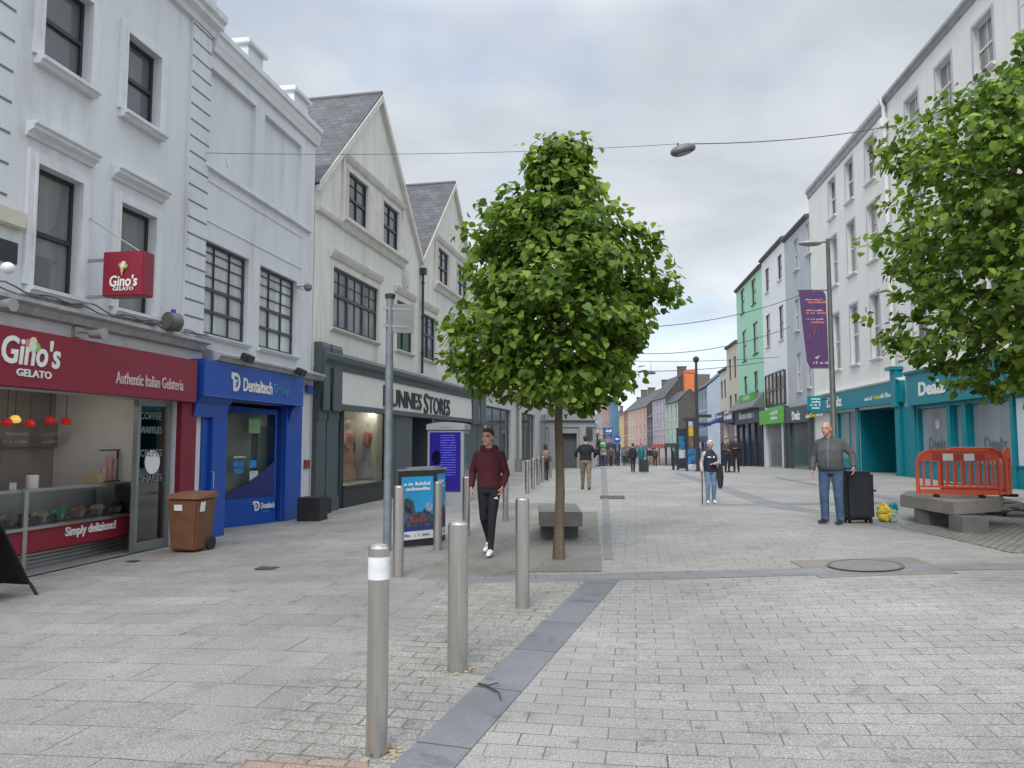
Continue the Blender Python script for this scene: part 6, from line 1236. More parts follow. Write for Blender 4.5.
# lamp post with banner
p = gpx(838, 470); Yl = 27.5; pz = gz(12, Yl); bx = at(834.5, 450, Yl).x; p = Vector((bx, Yl, pz)); zt_ = at(827, 239, Yl).z; tx = bx
t = thing('lamp_post', 'tall dark lamp post with an oval lamp head, carrying the purple banner', 'lamp post', p); pol = mat('lamp post grey', (.10, .105, .10), .5, .3, var=.2, nscale=4)
mb = MB(); mb.tube([p, (tx, Yl, pz+1.2), (tx, Yl, pz+1.25), (tx, Yl, zt_)], [.15, .14, .11, .07], 16); part('pole', mb, pol, t, smooth=True)
hd = at(810, 243.5, Yl); mb = MB(); mb.tube([(tx, Yl, zt_-.1), hd+Vector((.3, 0, .03))], .03, 8); part('arm', mb, pol, t)
mb = MB(); mb.ell(hd, (.44, .22, .10), 20, 10); part('lamp_head', mb, mat('lamp head grey', (.30, .31, .31), .5, .3), t, smooth=True)
zb1, zb0_ = at(812, 291, Yl).z, at(812, 368, Yl).z; x0, x1 = at(799, 300, Yl).x, at(826, 300, Yl).x
t = thing('banner', 'purple street banner with orange and pale lettering hanging from the lamp post', 'banner', (x0+.5, Yl, zb0_)); mb = MB(); n_ = 12; P_ = []
FB = Frame((x0, Yl), (1, .0), (0, -1))
top = [(x0-bx)*1 for _ in range(1)]
Pt = [FB.w(0, zb1), FB.w(x1-x0-.12, zb1)]+[FB.w(x1-x0-.12+.12*math.sin(a), zb1-.3+.3*math.cos(a)) for a in (PI/6, PI/3, PI/2)]+[FB.w(x1-x0+.02, zb0_), FB.w(.33, zb0_), FB.w(.22, zb0_+.25)]
mb.prism([q+FB.n*.01 for q in Pt], -FB.n*.02); bn = part('cloth', mb, mat('banner purple', (.085, .035, .12), .7, var=.1), t)
mb = MB()
for i, zf in enumerate((.86, .72, .60)): scribble(FB, mb, .62, zb0_+(zb1-zb0_)*zf-.06, .012, .75-.2*(i == 2), .1, i)
part('lettering', mb, mat('banner orange', (.55, .16, .1), .7), bn); mb = MB()
for i, zf in enumerate((.90, .76, .645)): scribble(FB, mb, .55, zb0_+(zb1-zb0_)*zf-.06, .012, .6, .055, i+5)
scribble(FB, mb, .75, zb0_+.15, .012, .6, .1, 7)
c0_ = FB.w(.5, zb0_+.38, .012); mb.prism([c0_, c0_+Vector((.2, 0, .09)), c0_+Vector((.1, 0, -.06))], (0, -.003, 0)); part('lettering', mb, mat('banner pale', (.45, .42, .55), .7), bn)
mb = MB(); mb.tube([FB.w(.3+.1*i, zb0_+1.1+h_, .014) for i, h_ in enumerate((0, .15, .1, .5, .1, .2, .02, 0, 0))], .012, 6); part('skyline_drawing', mb, mat('banner line', (.3, .1, .15), .7), bn)
for z_ in (zb1+.03, zb0_-.0): mb = MB(); mb.tube([(x0-.05 if z_ > zb0_+.1 else x0+.3, Yl, z_), (tx, Yl, z_)], .022, 8); part('bracket', mb, pol, t)
# far signpost with finger signs
Ym = 41; p = Vector((at(697.5, 440, Ym).x, Ym, gz(9, Ym))); zt_ = at(697, 357, Ym).z
t = thing('signpost', 'tall dark post with a finial and finger signs in the middle of the street', 'signpost', p); mb = MB(); mb.tube([p, (p.x, p.y, 3.2), (p.x, p.y, zt_-.3)], [.10, .08, .065], 12); part('pole', mb, mat('dark post', (.03, .035, .045), .5), t)
mb = MB(); mb.lathe((p.x, p.y, zt_-.3), [(.09, 0), (.16, .1), (.17, .25), (.05, .34)], 12); part('finial', mb, MATS['dark post'], t)
for k, (dx_, z_) in enumerate(((.4, 3.0), (-.35, 2.8), (.35, 2.55))): mb = MB(); mb.box((p.x+dx_, p.y-.02, z_), (.75, .04, .17)); part('finger_sign', mb, MATS['dark post'], t, bevel=.01)
mb = MB(); mb.tube([(p.x, p.y, zt_-.9), (p.x-.6, p.y, zt_-.85)], .03, 6); part('arm', mb, MATS['dark post'], t)
# information panels
def panel(u0, u1, vt, vb, Y, label, bits):
    p0 = at(u0, vb, Y); w_ = at(u1, vb, Y).x-p0.x; g_ = gz(p0.x, Y); zt_ = at(u0, vt, Y).z; F = Frame((p0.x, Y), (1, 0), (0, -1)); t = thing('notice_board', label, 'information panel', (p0.x+w_/2, Y, g_), 'street information panels')
    for s in (0, w_): mb = MB(); F.box(mb, s-.05, s+.05, g_-.03, zt_, -.06, .06); part('post', mb, MATS['dark post'], t)
    for (z0f, z1f, m_) in bits: mb = MB(); F.box(mb, .06, w_-.06, g_+(zt_-g_)*z0f, g_+(zt_-g_)*z1f, -.03, .03); part('board', mb, m_, t)
pw = mat('panel dark', (.03, .045, .07), .4, var=.5, nscale=5); pbl = mat('panel blue', (.04, .18, .36), .35, var=.8, nscale=3); pye = mat('panel yellow', (.65, .42, .02), .5, var=.3, nscale=8); pbr = mat('panel brown', (.24, .14, .08), .5, var=.7, nscale=6); pwh = mat('panel white', (.5, .54, .6), .5, var=.4, nscale=5)
panel(678, 686.5, 428, 471.5, 44, 'dark information panel with a round blue picture, left of the tall signpost', ((.04, .28, pw), (.29, .48, pwh), (.50, .80, pbl), (.81, .98, pw)))
panel(688, 695, 421, 471.5, 43, 'information panel with a yellow square poster above a brown one', ((.5, .68, pbr), (.70, .88, pye), (.89, .99, pwh)))
panel(687, 700, 448, 471.5, 42, 'low poster stand with a blue picture at the foot of the signpost', ((.05, .3, pwh), (.31, .96, pbl)))
p = gpx(673.5, 470); mb = MB(); mb.tube([p, p+Vector((0, 0, 1.1))], .07, 10); tag(part('bollard', mb, blackf), 'dark bollard left of the information panels in the distance', 'bollard')
# blue arrow sign and hanging shop signs of the left row
Yb_ = 62; p = at(617.3, 439, Yb_); t = thing('road_sign', 'round blue road sign with a white arrow at the end of the left row', 'road sign', (p.x, Yb_, gz(p.x, Yb_))); FS = Frame((p.x, Yb_), (1, 0), (0, -1))
mb = MB(); mb.tube([(p.x, Yb_+.05, gz(p.x, Yb_)), (p.x, Yb_+.05, p.z+.3)], .05, 8); part('pole', mb, mat('galvanised', (0, 0, 0)), t); mb = MB(); disc(FS, mb, 0, p.z, 0, .3, 28, .02); dd = part('disc', mb, mat('sign blue', (.01, .07, .38), .4), t)
mb = MB(); mb.prism([FS.w(-.2, p.z, .022), FS.w(-.02, p.z-.12, .022), FS.w(-.02, p.z-.04, .022), FS.w(.2, p.z-.04, .022), FS.w(.2, p.z+.04, .022), FS.w(-.02, p.z+.04, .022), FS.w(-.02, p.z+.12, .022)], (0, -.004, 0)); part('arrow', mb, white, dd)
for u0, u1, v0, v1, Y, c_, lb in ((604.5, 613, 427.5, 434, 66, (.02, .16, .42), 'blue rectangular projecting shop sign'), (604.5, 612, 434.5, 439, 66.5, (.35, .2, .28), 'dull pink projecting shop sign under the blue one'), (600, 606, 439, 447, 58, (.08, .3, .1), 'green and white shop sign low in the left row'), (586, 594, 413.5, 419, 56, (.22, .05, .07), 'dark red projecting sign high behind the tree'), (592, 599, 427, 433, 57, (.4, .36, .3), 'pale patterned projecting sign behind the tree')):
    a, b = at(u0, v1, Y), at(u1, v0, Y); F = Frame((a.x, Y), (1, 0), (0, -1)); t = thing('hanging_sign', lb, 'sign', (a.x, Y, a.z)); mb = MB(); F.box(mb, 0, b.x-a.x, a.z, b.z, -.12, 0); sb_ = part('sign_box', mb, mat('s'+lb, c_, .5, var=.5, nscale=4), t); mb = MB(); scribble(F, mb, (b.x-a.x)/2, (a.z+b.z)/2-.1, .002, (b.x-a.x)*.7, .2, int(u0)); part('lettering', mb, white, sb_); mb = MB(); mb.tube([(a.x-1.6, Y+.3, b.z-.1), (a.x, Y-.05, b.z-.1)], .03, 6); mb.tube([(a.x-.06, Y-.05, b.z), (a.x-.06, Y-.05, gz(a.x, Y)-.05)], .04, 6); part('bracket', mb, blackf, t)
# catenary wires and the hanging lamp
wm = mat('wire', (.06, .06, .065), .6)
def wire(A, B, sag, r, label, n=24, mid=None):
    mb = MB(); A, B = Vector(A), Vector(B); mb.tube([A.lerp(B, i/n)-Vector((0, 0, sag*4*(i/n)*(1-i/n))) for i in range(n+1)], r, 6); return tag(part('overhead_wire', mb, wm), label, 'wire', 'overhead wires')
Lp = at(683, 150, 15.2); A_ = F2.w(F2.s_(203, 153), F2.z_(203, 153), .02); E_ = FR.w(FR.s_(988, 99), FR.z_(988, 99), .02)
wire(A_, Lp+Vector((-.1, 0, .13)), .10, .005, 'thin wire from the left pale building to the hanging street lamp')
wire(Lp+Vector((.15, 0, .13)), E_, .35, .011, 'thicker wire from the hanging street lamp to the right white building')
t = thing('hanging_lamp', 'oval grey street lamp hanging from the wire above the square', 'street lamp', Lp); mb = MB(); mb.ell(Lp+Vector((0, 0, 0)), (.27, .15, .125), 24, 12, Matrix.Rotation(-.28, 3, 'Y')); mb.v = [v if v[2] > Lp.z-.08+(v[0]-Lp.x)*.28 else (v[0], v[1], Lp.z-.08+(v[0]-Lp.x)*.28) for v in mb.v]; part('housing', mb, mat('lamp housing', (.14, .14, .15), .5, .3), t, smooth=True)
mb = MB(); mb.ell(Lp+Vector((0, 0, -.085)), (.19, .10, .03), 20, 8, Matrix.Rotation(-.28, 3, 'Y')); part('diffuser', mb, mat('diffuser', (.30, .30, .31), .3), t, smooth=True); mb = MB(); mb.tube([Lp+Vector((-.1, 0, .14)), Lp+Vector((-.1, 0, .06))], .02, 8); mb.tube([Lp+Vector((.15, 0, .13)), Lp+Vector((.15, 0, .06))], .02, 8); part('clamp', mb, wm, t)
def pw_(u, v, Y): return at(u, v, Y)
wire(pw_(478, 316, 31), FR.w(FR.s_(812, 318), FR.z_(812, 290)), 1.2, .02, 'second overhead wire crossing the street beyond the hanging lamp')
wire(pw_(545, 366, 48), FR.w(FR.s_(764, 364), FR.z_(764, 362)), .5, .025, 'third overhead wire crossing behind the tall signpost')
wire(pw_(500, 330, 40), FR.w(FR.s_(790, 325), FR.z_(790, 327)), 1.5, .02, 'sagging overhead wire between the second and third')
lp = at(651, 373, 52); t = thing('hanging_lamp', 'tiny distant street lamp hanging over the street left of the signpost', 'street lamp', lp); mb = MB(); mb.ell(lp, (.35, .2, .1)); part('housing', mb, MATS['lamp housing'], t, smooth=True); mb = MB(); mb.tube([lp, lp+Vector((0, 0, .8))], .015, 6); part('cord', mb, wm, t)
wire(lp+Vector((-8, 0, 1.2)), lp+Vector((10, 0, 1.2)), .4, .02, 'overhead wire that carries the tiny distant street lamp')
# twig and litter
p = gpx(470, 690); mb = MB(); z = p.z+.022
q_ = [gpx(478, 687), gpx(487, 689), gpx(495, 694), gpx(499, 696), gpx(501, 703)]
mb.tube([(v.x, v.y, v.z+.022) for v in q_], [.008, .007, .006, .005, .004], 6); mb.tube([(q_[1].x, q_[1].y, z), (gpx(498, 688).x, gpx(498, 688).y, z+.01)], .005, 6)
tag(part('twig', mb, mat('twig', (.06, .045, .03), .9)), 'short dark twig lying across the blue-grey band between the near bollards', 'twig')

# ================================================================ trees
def leafm():
    m = bpy.data.materials.new('leaf'); m.use_nodes = True; n = m.node_tree.nodes; l = m.node_tree.links
    for x in list(n): n.remove(x)
    o = n.new('ShaderNodeOutputMaterial'); p = n.new('ShaderNodeBsdfPrincipled'); tr = n.new('ShaderNodeBsdfTranslucent'); mx_ = n.new('ShaderNodeMixShader'); mx_.inputs[0].default_value = .42
    g = n.new('ShaderNodeNewGeometry'); r = n.new('ShaderNodeValToRGB'); r.color_ramp.elements[0].color = (.052, .108, .018, 1); r.color_ramp.elements[1].color = (.29, .39, .06, 1)
    k = r.color_ramp.elements.new(.6); k.color = (.14, .225, .034, 1)
    l.new(g.outputs['Random Per Island'], r.inputs[0]); l.new(r.outputs[0], p.inputs['Base Color']); p.inputs['Roughness'].default_value = .48; p.inputs['Specular IOR Level'].default_value = .35
    b = n.new('ShaderNodeMixRGB'); b.blend_type = 'MULTIPLY'; b.inputs[0].default_value = 1; b.inputs[2].default_value = (1.25, 1.35, .7, 1); l.new(r.outputs[0], b.inputs[1]); l.new(b.outputs[0], tr.inputs[0])
    l.new(p.outputs[0], mx_.inputs[1]); l.new(tr.outputs[0], mx_.inputs[2]); l.new(mx_.outputs[0], o.inputs[0]); return m
leaf = leafm(); bark = mat('bark', (.13, .105, .07), .9, var=.35, nscale=9, bump=1, bscale=30, streak=1)
LV = np.array([(0, 0, 0), (.30, -.06, .03), (.52, .22, .05), (.47, .6, .02), (.2, .9, -.05), (0, 1.06, -.12), (-.2, .9, -.05), (-.47, .6, .02), (-.52, .22, .05), (-.30, -.06, .03), (0, .5, -.05)])
LF = [(0, 1, 2, 10), (10, 2, 3, 4), (10, 4, 5), (10, 5, 6), (10, 6, 7, 8), (0, 10, 8, 9)]
def tree(label, base, top, trunk_r, prof, ztr, nb, nclump, nleaf, size, seed, lean=(0, 0)):
    """prof(z, az)-> radius of the crown"""
    R = np.random.default_rng(seed); base = Vector(base); t = thing('street_tree', label, 'tree', base)
    H = top-base.z; pts = []; rs = []
    for i in range(13):
        f = i/12; pts.append(base+Vector((lean[0]*f+.012*math.sin(i*1.7+seed), lean[1]*f+.012*math.cos(i*1.3), f*H*.94))); rs.append(trunk_r*(1-f)**.75*(1.25 if i == 0 else 1)+.006)
    mb = MB(); mb.tube(pts, rs, 12)
    tp = lambda z: pts[0].lerp(pts[-1], min(1, max(0, (z-base.z)/(H*.94))))
    def axis(z):
        f = (z-base.z)/(H*.94)*12; i = int(max(0, min(11, f))); return pts[i].lerp(pts[i+1], min(1, max(0, f-i)))
    sites = []; ph = R.uniform(0, 6.28, 8)
    def lob(az, z): return 1+.08*math.sin(3*az+ph[0]+z*2.1)+.08*math.sin(5*az+ph[1]-z*3.3)+.07*math.sin(2*az+ph[2]+z*7.5)
    for b in range(nb):
        z0 = ztr+(top-ztr)*.9*(b+R.uniform(0, .8))/nb; az = b*2.4+R.uniform(-.4, .4); st = axis(z0)
        zr = z0+R.uniform(.25, .8)*(1-(z0-ztr)/(top-ztr)*.4); zr = min(zr, top-.1); rr = prof(zr, az)*lob(az, zr)*R.uniform(.8, 1.0)
        en = axis(zr)+Vector((math.cos(az)*rr, math.sin(az)*rr, 0)); m_ = st.lerp(en, .5)+Vector((0, 0, .12))
        r0 = max(.008, trunk_r*.36*(1-(z0-ztr)/(top-ztr))+.008); mb.tube([st, st.lerp(m_, .5)+Vector((0, 0, -.02)), m_, en], [r0, r0*.75, r0*.5, .004], 6)
        for k in range(7):
            f = R.uniform(.25, 1); q = (st.lerp(m_, f*2) if f < .5 else m_.lerp(en, f*2-1)); a2 = az+R.uniform(-1.3, 1.3); L2 = R.uniform(.2, .5)*rr*.6+.1
            e2 = q+Vector((math.cos(a2)*L2, math.sin(a2)*L2, R.uniform(-.08, .3))); mb.tube([q, q.lerp(e2, .5)+Vector((0, 0, .03)), e2], [.009, .006, .003], 5); sites.append(e2)
        sites.append(en)
    part('trunk', mb, bark, t, smooth=True)
    # leaf clumps: branch ends plus points through the crown
    cl = [np.array(s) for s in sites]+[np.array(axis(top-.03-.09*i)) for i in range(7)]
    while len(cl) < nclump:
        z = ztr-.1+(top-ztr+.1)*R.uniform(0, 1)**1.0; az = R.uniform(0, 2*PI); pr = prof(z, az)
        if R.uniform(0, 1) > (pr/2.0)**1.1+.12: continue
        r_ = pr*lob(az, z)*R.uniform(.12, 1)**.55; a_ = axis(z); cl.append(np.array((a_.x+r_*math.cos(az), a_.y+r_*math.sin(az), z)))
    P = []; 
    for c_ in cl:
        n_ = int(nleaf*R.uniform(.5, 1.4)); sp = R.uniform(.07, .15); o_ = np.clip(R.normal(0, 1, (n_, 3)), -1.9, 1.9)*[sp, sp, sp*.62]; P.append(c_+o_)
    P = np.concatenate(P); n_ = len(P)
    ax = np.array([axis(z)[:] for z in P[:, 2]]); outd = P-ax; outd[:, 2] = 0; outd /= np.linalg.norm(outd, axis=1, keepdims=True)+1e-6
    ydir = outd*R.uniform(.2, 1, (n_, 1))+R.normal(0, .5, (n_, 3)); ydir[:, 2] -= R.uniform(.1, .9, n_); ydir /= np.linalg.norm(ydir, axis=1, keepdims=True)
    nr = np.stack([outd[:, 0]*.5, outd[:, 1]*.5, np.ones(n_)], 1)+R.normal(0, .45, (n_, 3)); xdir = np.cross(ydir, nr); xdir /= np.linalg.norm(xdir, axis=1, keepdims=True)+1e-6; zdir = np.cross(xdir, ydir)
    s_ = size*R.uniform(.6, 1.25, n_)
    V = P[:, None, :]+s_[:, None, None]*(LV[None, :, 0:1]*xdir[:, None, :]+LV[None, :, 1:2]*ydir[:, None, :]+LV[None, :, 2:3]*zdir[:, None, :]*R.uniform(.5, 3, (n_, 1, 1)))
    V = V.reshape(-1, 3)-np.array(base); k = len(LV); F_ = [tuple(i*k+j for j in f) for i in range(n_) for f in LF]
    me = bpy.data.meshes.new('crown'); me.from_pydata(V.tolist(), [], F_); me.materials.append(leaf); me.polygons.foreach_set('use_smooth', [True]*len(me.polygons))
    o = bpy.data.objects.new('crown', me); C.objects.link(o); o.parent = t
    print('leaves', n_)
    return t
pT = gpx(559.5, 560); k_ = pT.y/760
# crown outline read off the photo: v, left reach, right reach (px)
OUT = [(132, 2, 4), (142, 14, 6), (160, 24, 26), (185, 36, 44), (205, 44, 52), (222, 82, 84), (240, 92, 96), (262, 92, 116), (275, 96, 122), (300, 118, 116), (325, 122, 108), (345, 120, 104), (370, 110, 92), (392, 96, 84), (405, 78, 62), (424, 40, 14)]
zz_o = [at(560, v, pT.y).z for v, a, b in OUT][::-1]; lo_ = [a*k_ for v, a, b in OUT][::-1]; ro_ = [b*k_ for v, a, b in OUT][::-1]
def prof1(z, az):
    a, b = np.interp(z, zz_o, lo_), np.interp(z, zz_o, ro_); c_ = math.cos(az); return max(.04, float(.93*(a*(1-c_)/2+b*(1+c_)/2))-.15)
tree('young tree with a bright green pointed crown growing from the cobbled pit by the bollards', pT, at(560, 146, pT.y).z, .066, prof1, at(560, 400, pT.y).z, 46, 820, 26, .094, 4, lean=(.02, 0))
Y2 = 11.3; x2 = at(1085, 440, Y2).x; k2 = Y2/760; b2 = Vector((x2, Y2, gz(x2, Y2)))
OUT2 = [(-40, 4), (10, 16), (50, 44), (75, 84), (105, 160), (125, 172), (175, 182), (205, 192), (240, 214), (262, 205), (300, 205), (330, 185), (352, 172), (372, 140), (392, 110), (402, 60)]
z2_ = [at(1024, v, Y2).z for v, a in OUT2][::-1]; l2_ = [a*k2 for v, a in OUT2][::-1]
def prof2(z, az): return max(.05, float(np.interp(z, z2_, l2_))*.92-.12)
tree('large street tree on the right, its crown reaching in over the teal shopfront', b2, at(1024, -40, Y2).z, .14, prof2, at(1024, 385, Y2).z, 60, 1500, 22, .105, 9)
# ================================================================ people
def V3(*a): return Vector(a)
skinm = lambda k, c: mat('skin '+k, c, .55, var=.08, nscale=20)
eyem = mat('eye dark', (.03, .025, .02), .3); lipm = mat('lips', (.35, .13, .11), .5)
def person(label, x, y, face, h, J={}, top=(.1, .1, .1), legs=(.02, .02, .03), shoe=(.02, .02, .02), skin='fair', sc_=(.50, .30, .23), hair=(.05, .03, .02), hairstyle='short', vox=.011, belly=0, sleeve=1.0, hood=False, zipc=None, skirt=False, build=1.0, sole=None, hands=True, tucks=(), collar=None, vest=None, group=None, headturn=0, topmat=None, beard=None, lpose=None, bag=None):
    g = gz(x, y); k = h/1.75; a = math.radians(face); M = Matrix.Rotation(a, 3, 'Z')
    j = dict(pel=(0, 0, .95), wai=(0, .01, 1.10), che=(0, 0, 1.30), nek=(0, -.01, 1.47), hed=(0, .025, 1.635))
    for s, n in ((1, 'R'), (-1, 'L')):
        j.update({'sh'+n: (.162*s, -.01, 1.395), 'el'+n: (.215*s, -.04, 1.12), 'wr'+n: (.215*s, .03, .89), 'hip'+n: (.09*s, 0, .92), 'kn'+n: (.095*s, .02, .50), 'an'+n: (.10*s, -.02, .09), 'to'+n: (.12*s, .15, .035)})
    j.update(J)
    t = thing('person', label, 'person', (x, y, g), group)
    W_ = lambda p: V3(x, y, g)+M@(Vector(p)*k)
    J_ = {n: Vector(p) for n, p in j.items()}
    def out(mb): mb.v = [tuple(W_(v)) for v in mb.v]; return mb
    b = build
    # ---- body: one continuous figure
    mb = MB(); P = J_
    mb.loft([(P['pel'].x, P['pel'].y, P['pel'].z-.08, .13*b, .09*b), (P['pel'].x, P['pel'].y, P['pel'].z, .14*b, .10*b), (P['wai'].x, P['wai'].y, P['wai'].z, .12*b, .085*b), (P['che'].x, P['che'].y, P['che'].z, .15*b, .10*b), (P['nek'].x, P['nek'].y, P['nek'].z-.06, .13*b, .075*b), (P['nek'].x, P['nek'].y, P['nek'].z, .05, .05)])
    hd = P['hed']; hM = Matrix.Rotation(math.radians(headturn), 3, 'Z'); hp = lambda *q: hd+hM@Vector(q)
    mb.capsule(P['nek']-V3(0, 0, .04), hd+hM@V3(0, -.02, -.06), .058*b**.5, .055*b**.5)
    mb.ell(hp(0, -.012, .03), (.074, .092, .088), 20, 14, hM); mb.ell(hp(0, .022, -.035), (.060, .066, .082), 20, 14, hM); mb.ell(hp(0, .058, -.088), (.028, .025, .024), 12, 8)
    mb.capsule(hp(0, .088, .012), hp(0, .108, -.026), .010, .015); mb.ell(hp(0, .082, .030), (.05, .014, .012), 12, 8, hM)
    mb.ell(hp(0, .083, -.062), (.026, .012, .012), 10, 8, hM)
    for s in (1, -1): mb.ell(hp(.076*s, -.01, -.012), (.012, .022, .033), 10, 8, hM)
    for n, s in (('R', 1), ('L', -1)):
        mb.capsule(P['sh'+n], P['el'+n], .050*b, .038*b); mb.capsule(P['el'+n], P['wr'+n], .040*b, .027); mb.capsule(P['hip'+n], P['kn'+n], .080*b, .052); mb.capsule(P['kn'+n], P['an'+n], .052, .036); mb.capsule(P['an'+n]+V3(0, -.02, -.03), P['to'+n]+V3(0, 0, .0), .036, .030)
        # hand
        w0 = P['wr'+n]; e0 = P['el'+n]; hv = j.get('hand'+n); hv = Vector(hv).normalized() if hv else (w0-e0).normalized()*.8+V3(0, .1, -.4); hv = hv.normalized()
        ax = V3(0, 1, 0)-hv*hv.y; ax = ax.normalized() if ax.length > .3 else V3(1, 0, 0)*s; inn = hv.cross(ax)*(1 if hv.cross(ax).x*s < 0 else -1)  # ax: thumb side; inn: palm faces the body
        for q, off in ((-.028, 0), (-.009, .004), (.010, .004), (.028, 0)): mb.capsule(w0+ax*q*.7+hv*.01, w0+ax*q+hv*.085, .015, .0125, 8, 3)
        for q, L_ in ((-.030, .055), (-.010, .068), (.011, .075), (.031, .068)):
            p0 = w0+ax*q+hv*.088; curl = j.get('curl', .5); p1 = p0+(hv*(1-curl*.4)+inn*curl*.6).normalized()*L_*.55; p2 = p1+(hv*(1-curl)+inn*curl*1.1).normalized()*L_*.5
            mb.capsule(p0, p1, .0105, .0095, 8, 3); mb.capsule(p1, p2, .0095, .008, 8, 3)
        t0 = w0+ax*.028+hv*.03; t1 = t0+(ax*.6+hv*.6+inn*.4).normalized()*.04; t2 = t1+(hv+inn*.5+ax*.1).normalized()*.032; mb.capsule(t0, t1, .013, .011, 8, 3); mb.capsule(t1, t2, .011, .009, 8, 3)
    r = remesh(mb, vox/k if vox > .008 else vox, 2)
    cen = [sum((Vector(r.v[i]) for i in f), Vector())/len(f) for f in r.f]
    inv = hM.transposed()
    for i, c_ in enumerate(cen):
        if c_.z < hd.z-.12: continue
        q = inv@(c_-hd)
        if q.y > .055 and abs(q.z-.012) < .009 and .016 < abs(q.x) < .045: r.mi[i] = 1
        elif q.y > .06 and abs(q.z-.034) < .006 and .014 < abs(q.x) < .05: r.mi[i] = 3
        elif q.y > .07 and abs(q.z+.062) < .007 and abs(q.x) < .025: r.mi[i] = 2
        elif beard and q.y > .0 and q.z < -.045 and q.y > -.01 and not (abs(q.z+.062) < .007 and abs(q.x) < .025) and c_.z > hd.z-.118: r.mi[i] = 3
    hm = mat('hair %g' % (hair[0]*100+hair[2]), hair, .7, var=.3, nscale=30)
    part('body', out(r), [skinm(skin, sc_), eyem, lipm, hm if hairstyle != 'bald' else skinm(skin, sc_)], t, smooth=True, ang=180, fix=False)
    v2 = max(.011, vox)
    # ---- hair
    if hairstyle in ('short', 'long', 'cap', 'bun'):
        mb = MB(); e_ = .012
        mb.ell(hp(0, -.028, .052), (.083, .094, .086), 20, 14, hM); mb.ell(hp(0, .035, .103), (.062, .056, .036), 16, 10, hM)
        if hairstyle == 'short': mb.ell(hp(0, -.06, .0), (.066, .05, .07), 16, 10, hM)
        if hairstyle in ('long',): mb.loft([(hd.x, hd.y-.06, z_, .09, .055) for z_ in (hd.z-.24, hd.z-.1, hd.z+.05)])
        if hairstyle == 'bun': mb.ell(hp(0, -.06, .0), (.07, .055, .07), 16, 10, hM)
        part('hair' if hairstyle != 'cap' else 'cap', out(remesh(mb, v2*.8, 2)), hm, t, smooth=True, ang=180)
    # ---- trousers
    tm = mat('cloth %.3f %.3f %.3f' % legs, legs, .85, var=.28, nscale=7, bump=1, bscale=7)
    mb = MB(); pl = P['pel']
    mb.loft([(pl.x, pl.y, pl.z-.10, .158*b, .108*b), (pl.x, pl.y-.01, pl.z-.03, .168*b, .118*b), (pl.x, pl.y, pl.z+.06, .152*b, .108*b), (pl.x, pl.y, pl.z+.10, .14*b, .10*b)])
    lw_ = lpose or (.096, .070, .052)
    if skirt: mb.loft([(pl.x, pl.y, .35, .2, .2), (pl.x, pl.y, .7, .18, .16), (pl.x, pl.y, .95, .15, .11)])
    for n in 'RL':
        mb.capsule(P['hip'+n], P['kn'+n], lw_[0]*b, lw_[1]*b**.5); mb.capsule(P['kn'+n], P['an'+n]+V3(0, 0, .0), lw_[1]*b**.5, lw_[2]); mb.capsule(P['an'+n]+V3(0, 0, .05), P['an'+n]+V3(0, .01, -.01), lw_[2]+.002, lw_[2]+.003)
    part('trousers', out(remesh(mb, v2, 3)), tm, t, smooth=True, ang=180)
    # ---- top
    um = topmat or mat('cloth %.3f %.3f %.3f' % top, top, .85, var=.22, nscale=6, bump=1, bscale=6)
    mb = MB(); w_, c_, n_ = P['wai'], P['che'], P['nek']; bl = belly
    mb.loft([(pl.x, pl.y+bl*.3, pl.z-.03, .165*b+bl*.3, .115*b+bl*.3), (pl.x, pl.y+bl*.5, pl.z+.03, .172*b+bl*.4, .122*b+bl*.5), (w_.x, w_.y+bl*.6, w_.z, .160*b+bl*.5, .115*b+bl*.75), (c_.x, c_.y+bl*.25, c_.z-.04, .178*b+bl*.2, .128*b+bl*.3), (c_.x, c_.y, c_.z+.05, .172*b, .118*b), (n_.x, n_.y, n_.z-.05, .115*b, .085*b), (n_.x, n_.y, n_.z+.0, .072, .068), (n_.x, n_.y+.005, n_.z+.02, .064, .062)])
    for n, s in (('R', 1), ('L', -1)):
        S_, E_, W2 = P['sh'+n], P['el'+n], P['wr'+n]; mb.capsule(n_+V3(.035*s, 0, -.035), S_+V3(-.005*s, 0, -.008), .058*b, .060*b)
        if sleeve > 0: mb.capsule(S_, E_, .061*b, .052*b)
        if sleeve > .5: mb.capsule(E_, E_.lerp(W2, .93), .053*b, .040*b); q = E_.lerp(W2, .90); mb.capsule(q, E_.lerp(W2, .96), .041*b, .039*b)
    if hood:
        for i in range(9):
            a0 = PI*(.02+.96*i/8)+PI; q = lambda a_: n_+V3(.095*math.cos(a_), .085*math.sin(a_)+.02, .02+.015*abs(math.sin(a_)))
            a1 = a0+.34; mb.capsule(q(a0), q(a1), .035, .035)
        mb.capsule(n_+V3(-.07, -.09, .01), n_+V3(.07, -.09, .01), .05, .05); mb.capsule(n_+V3(-.09, .0, 0), n_+V3(-.035, .075, -.02), .03, .028); mb.capsule(n_+V3(.09, .0, 0), n_+V3(.035, .075, -.02), .03, .028)
    if collar: mb.loft([(n_.x, n_.y+.005, n_.z-.02, .072, .070), (n_.x, n_.y+.008, n_.z+.045, .070, .068)])
    tp_ = part('top' if not hood else 'hoodie', out(remesh(mb, v2, 3)), um, t, smooth=True, ang=180)
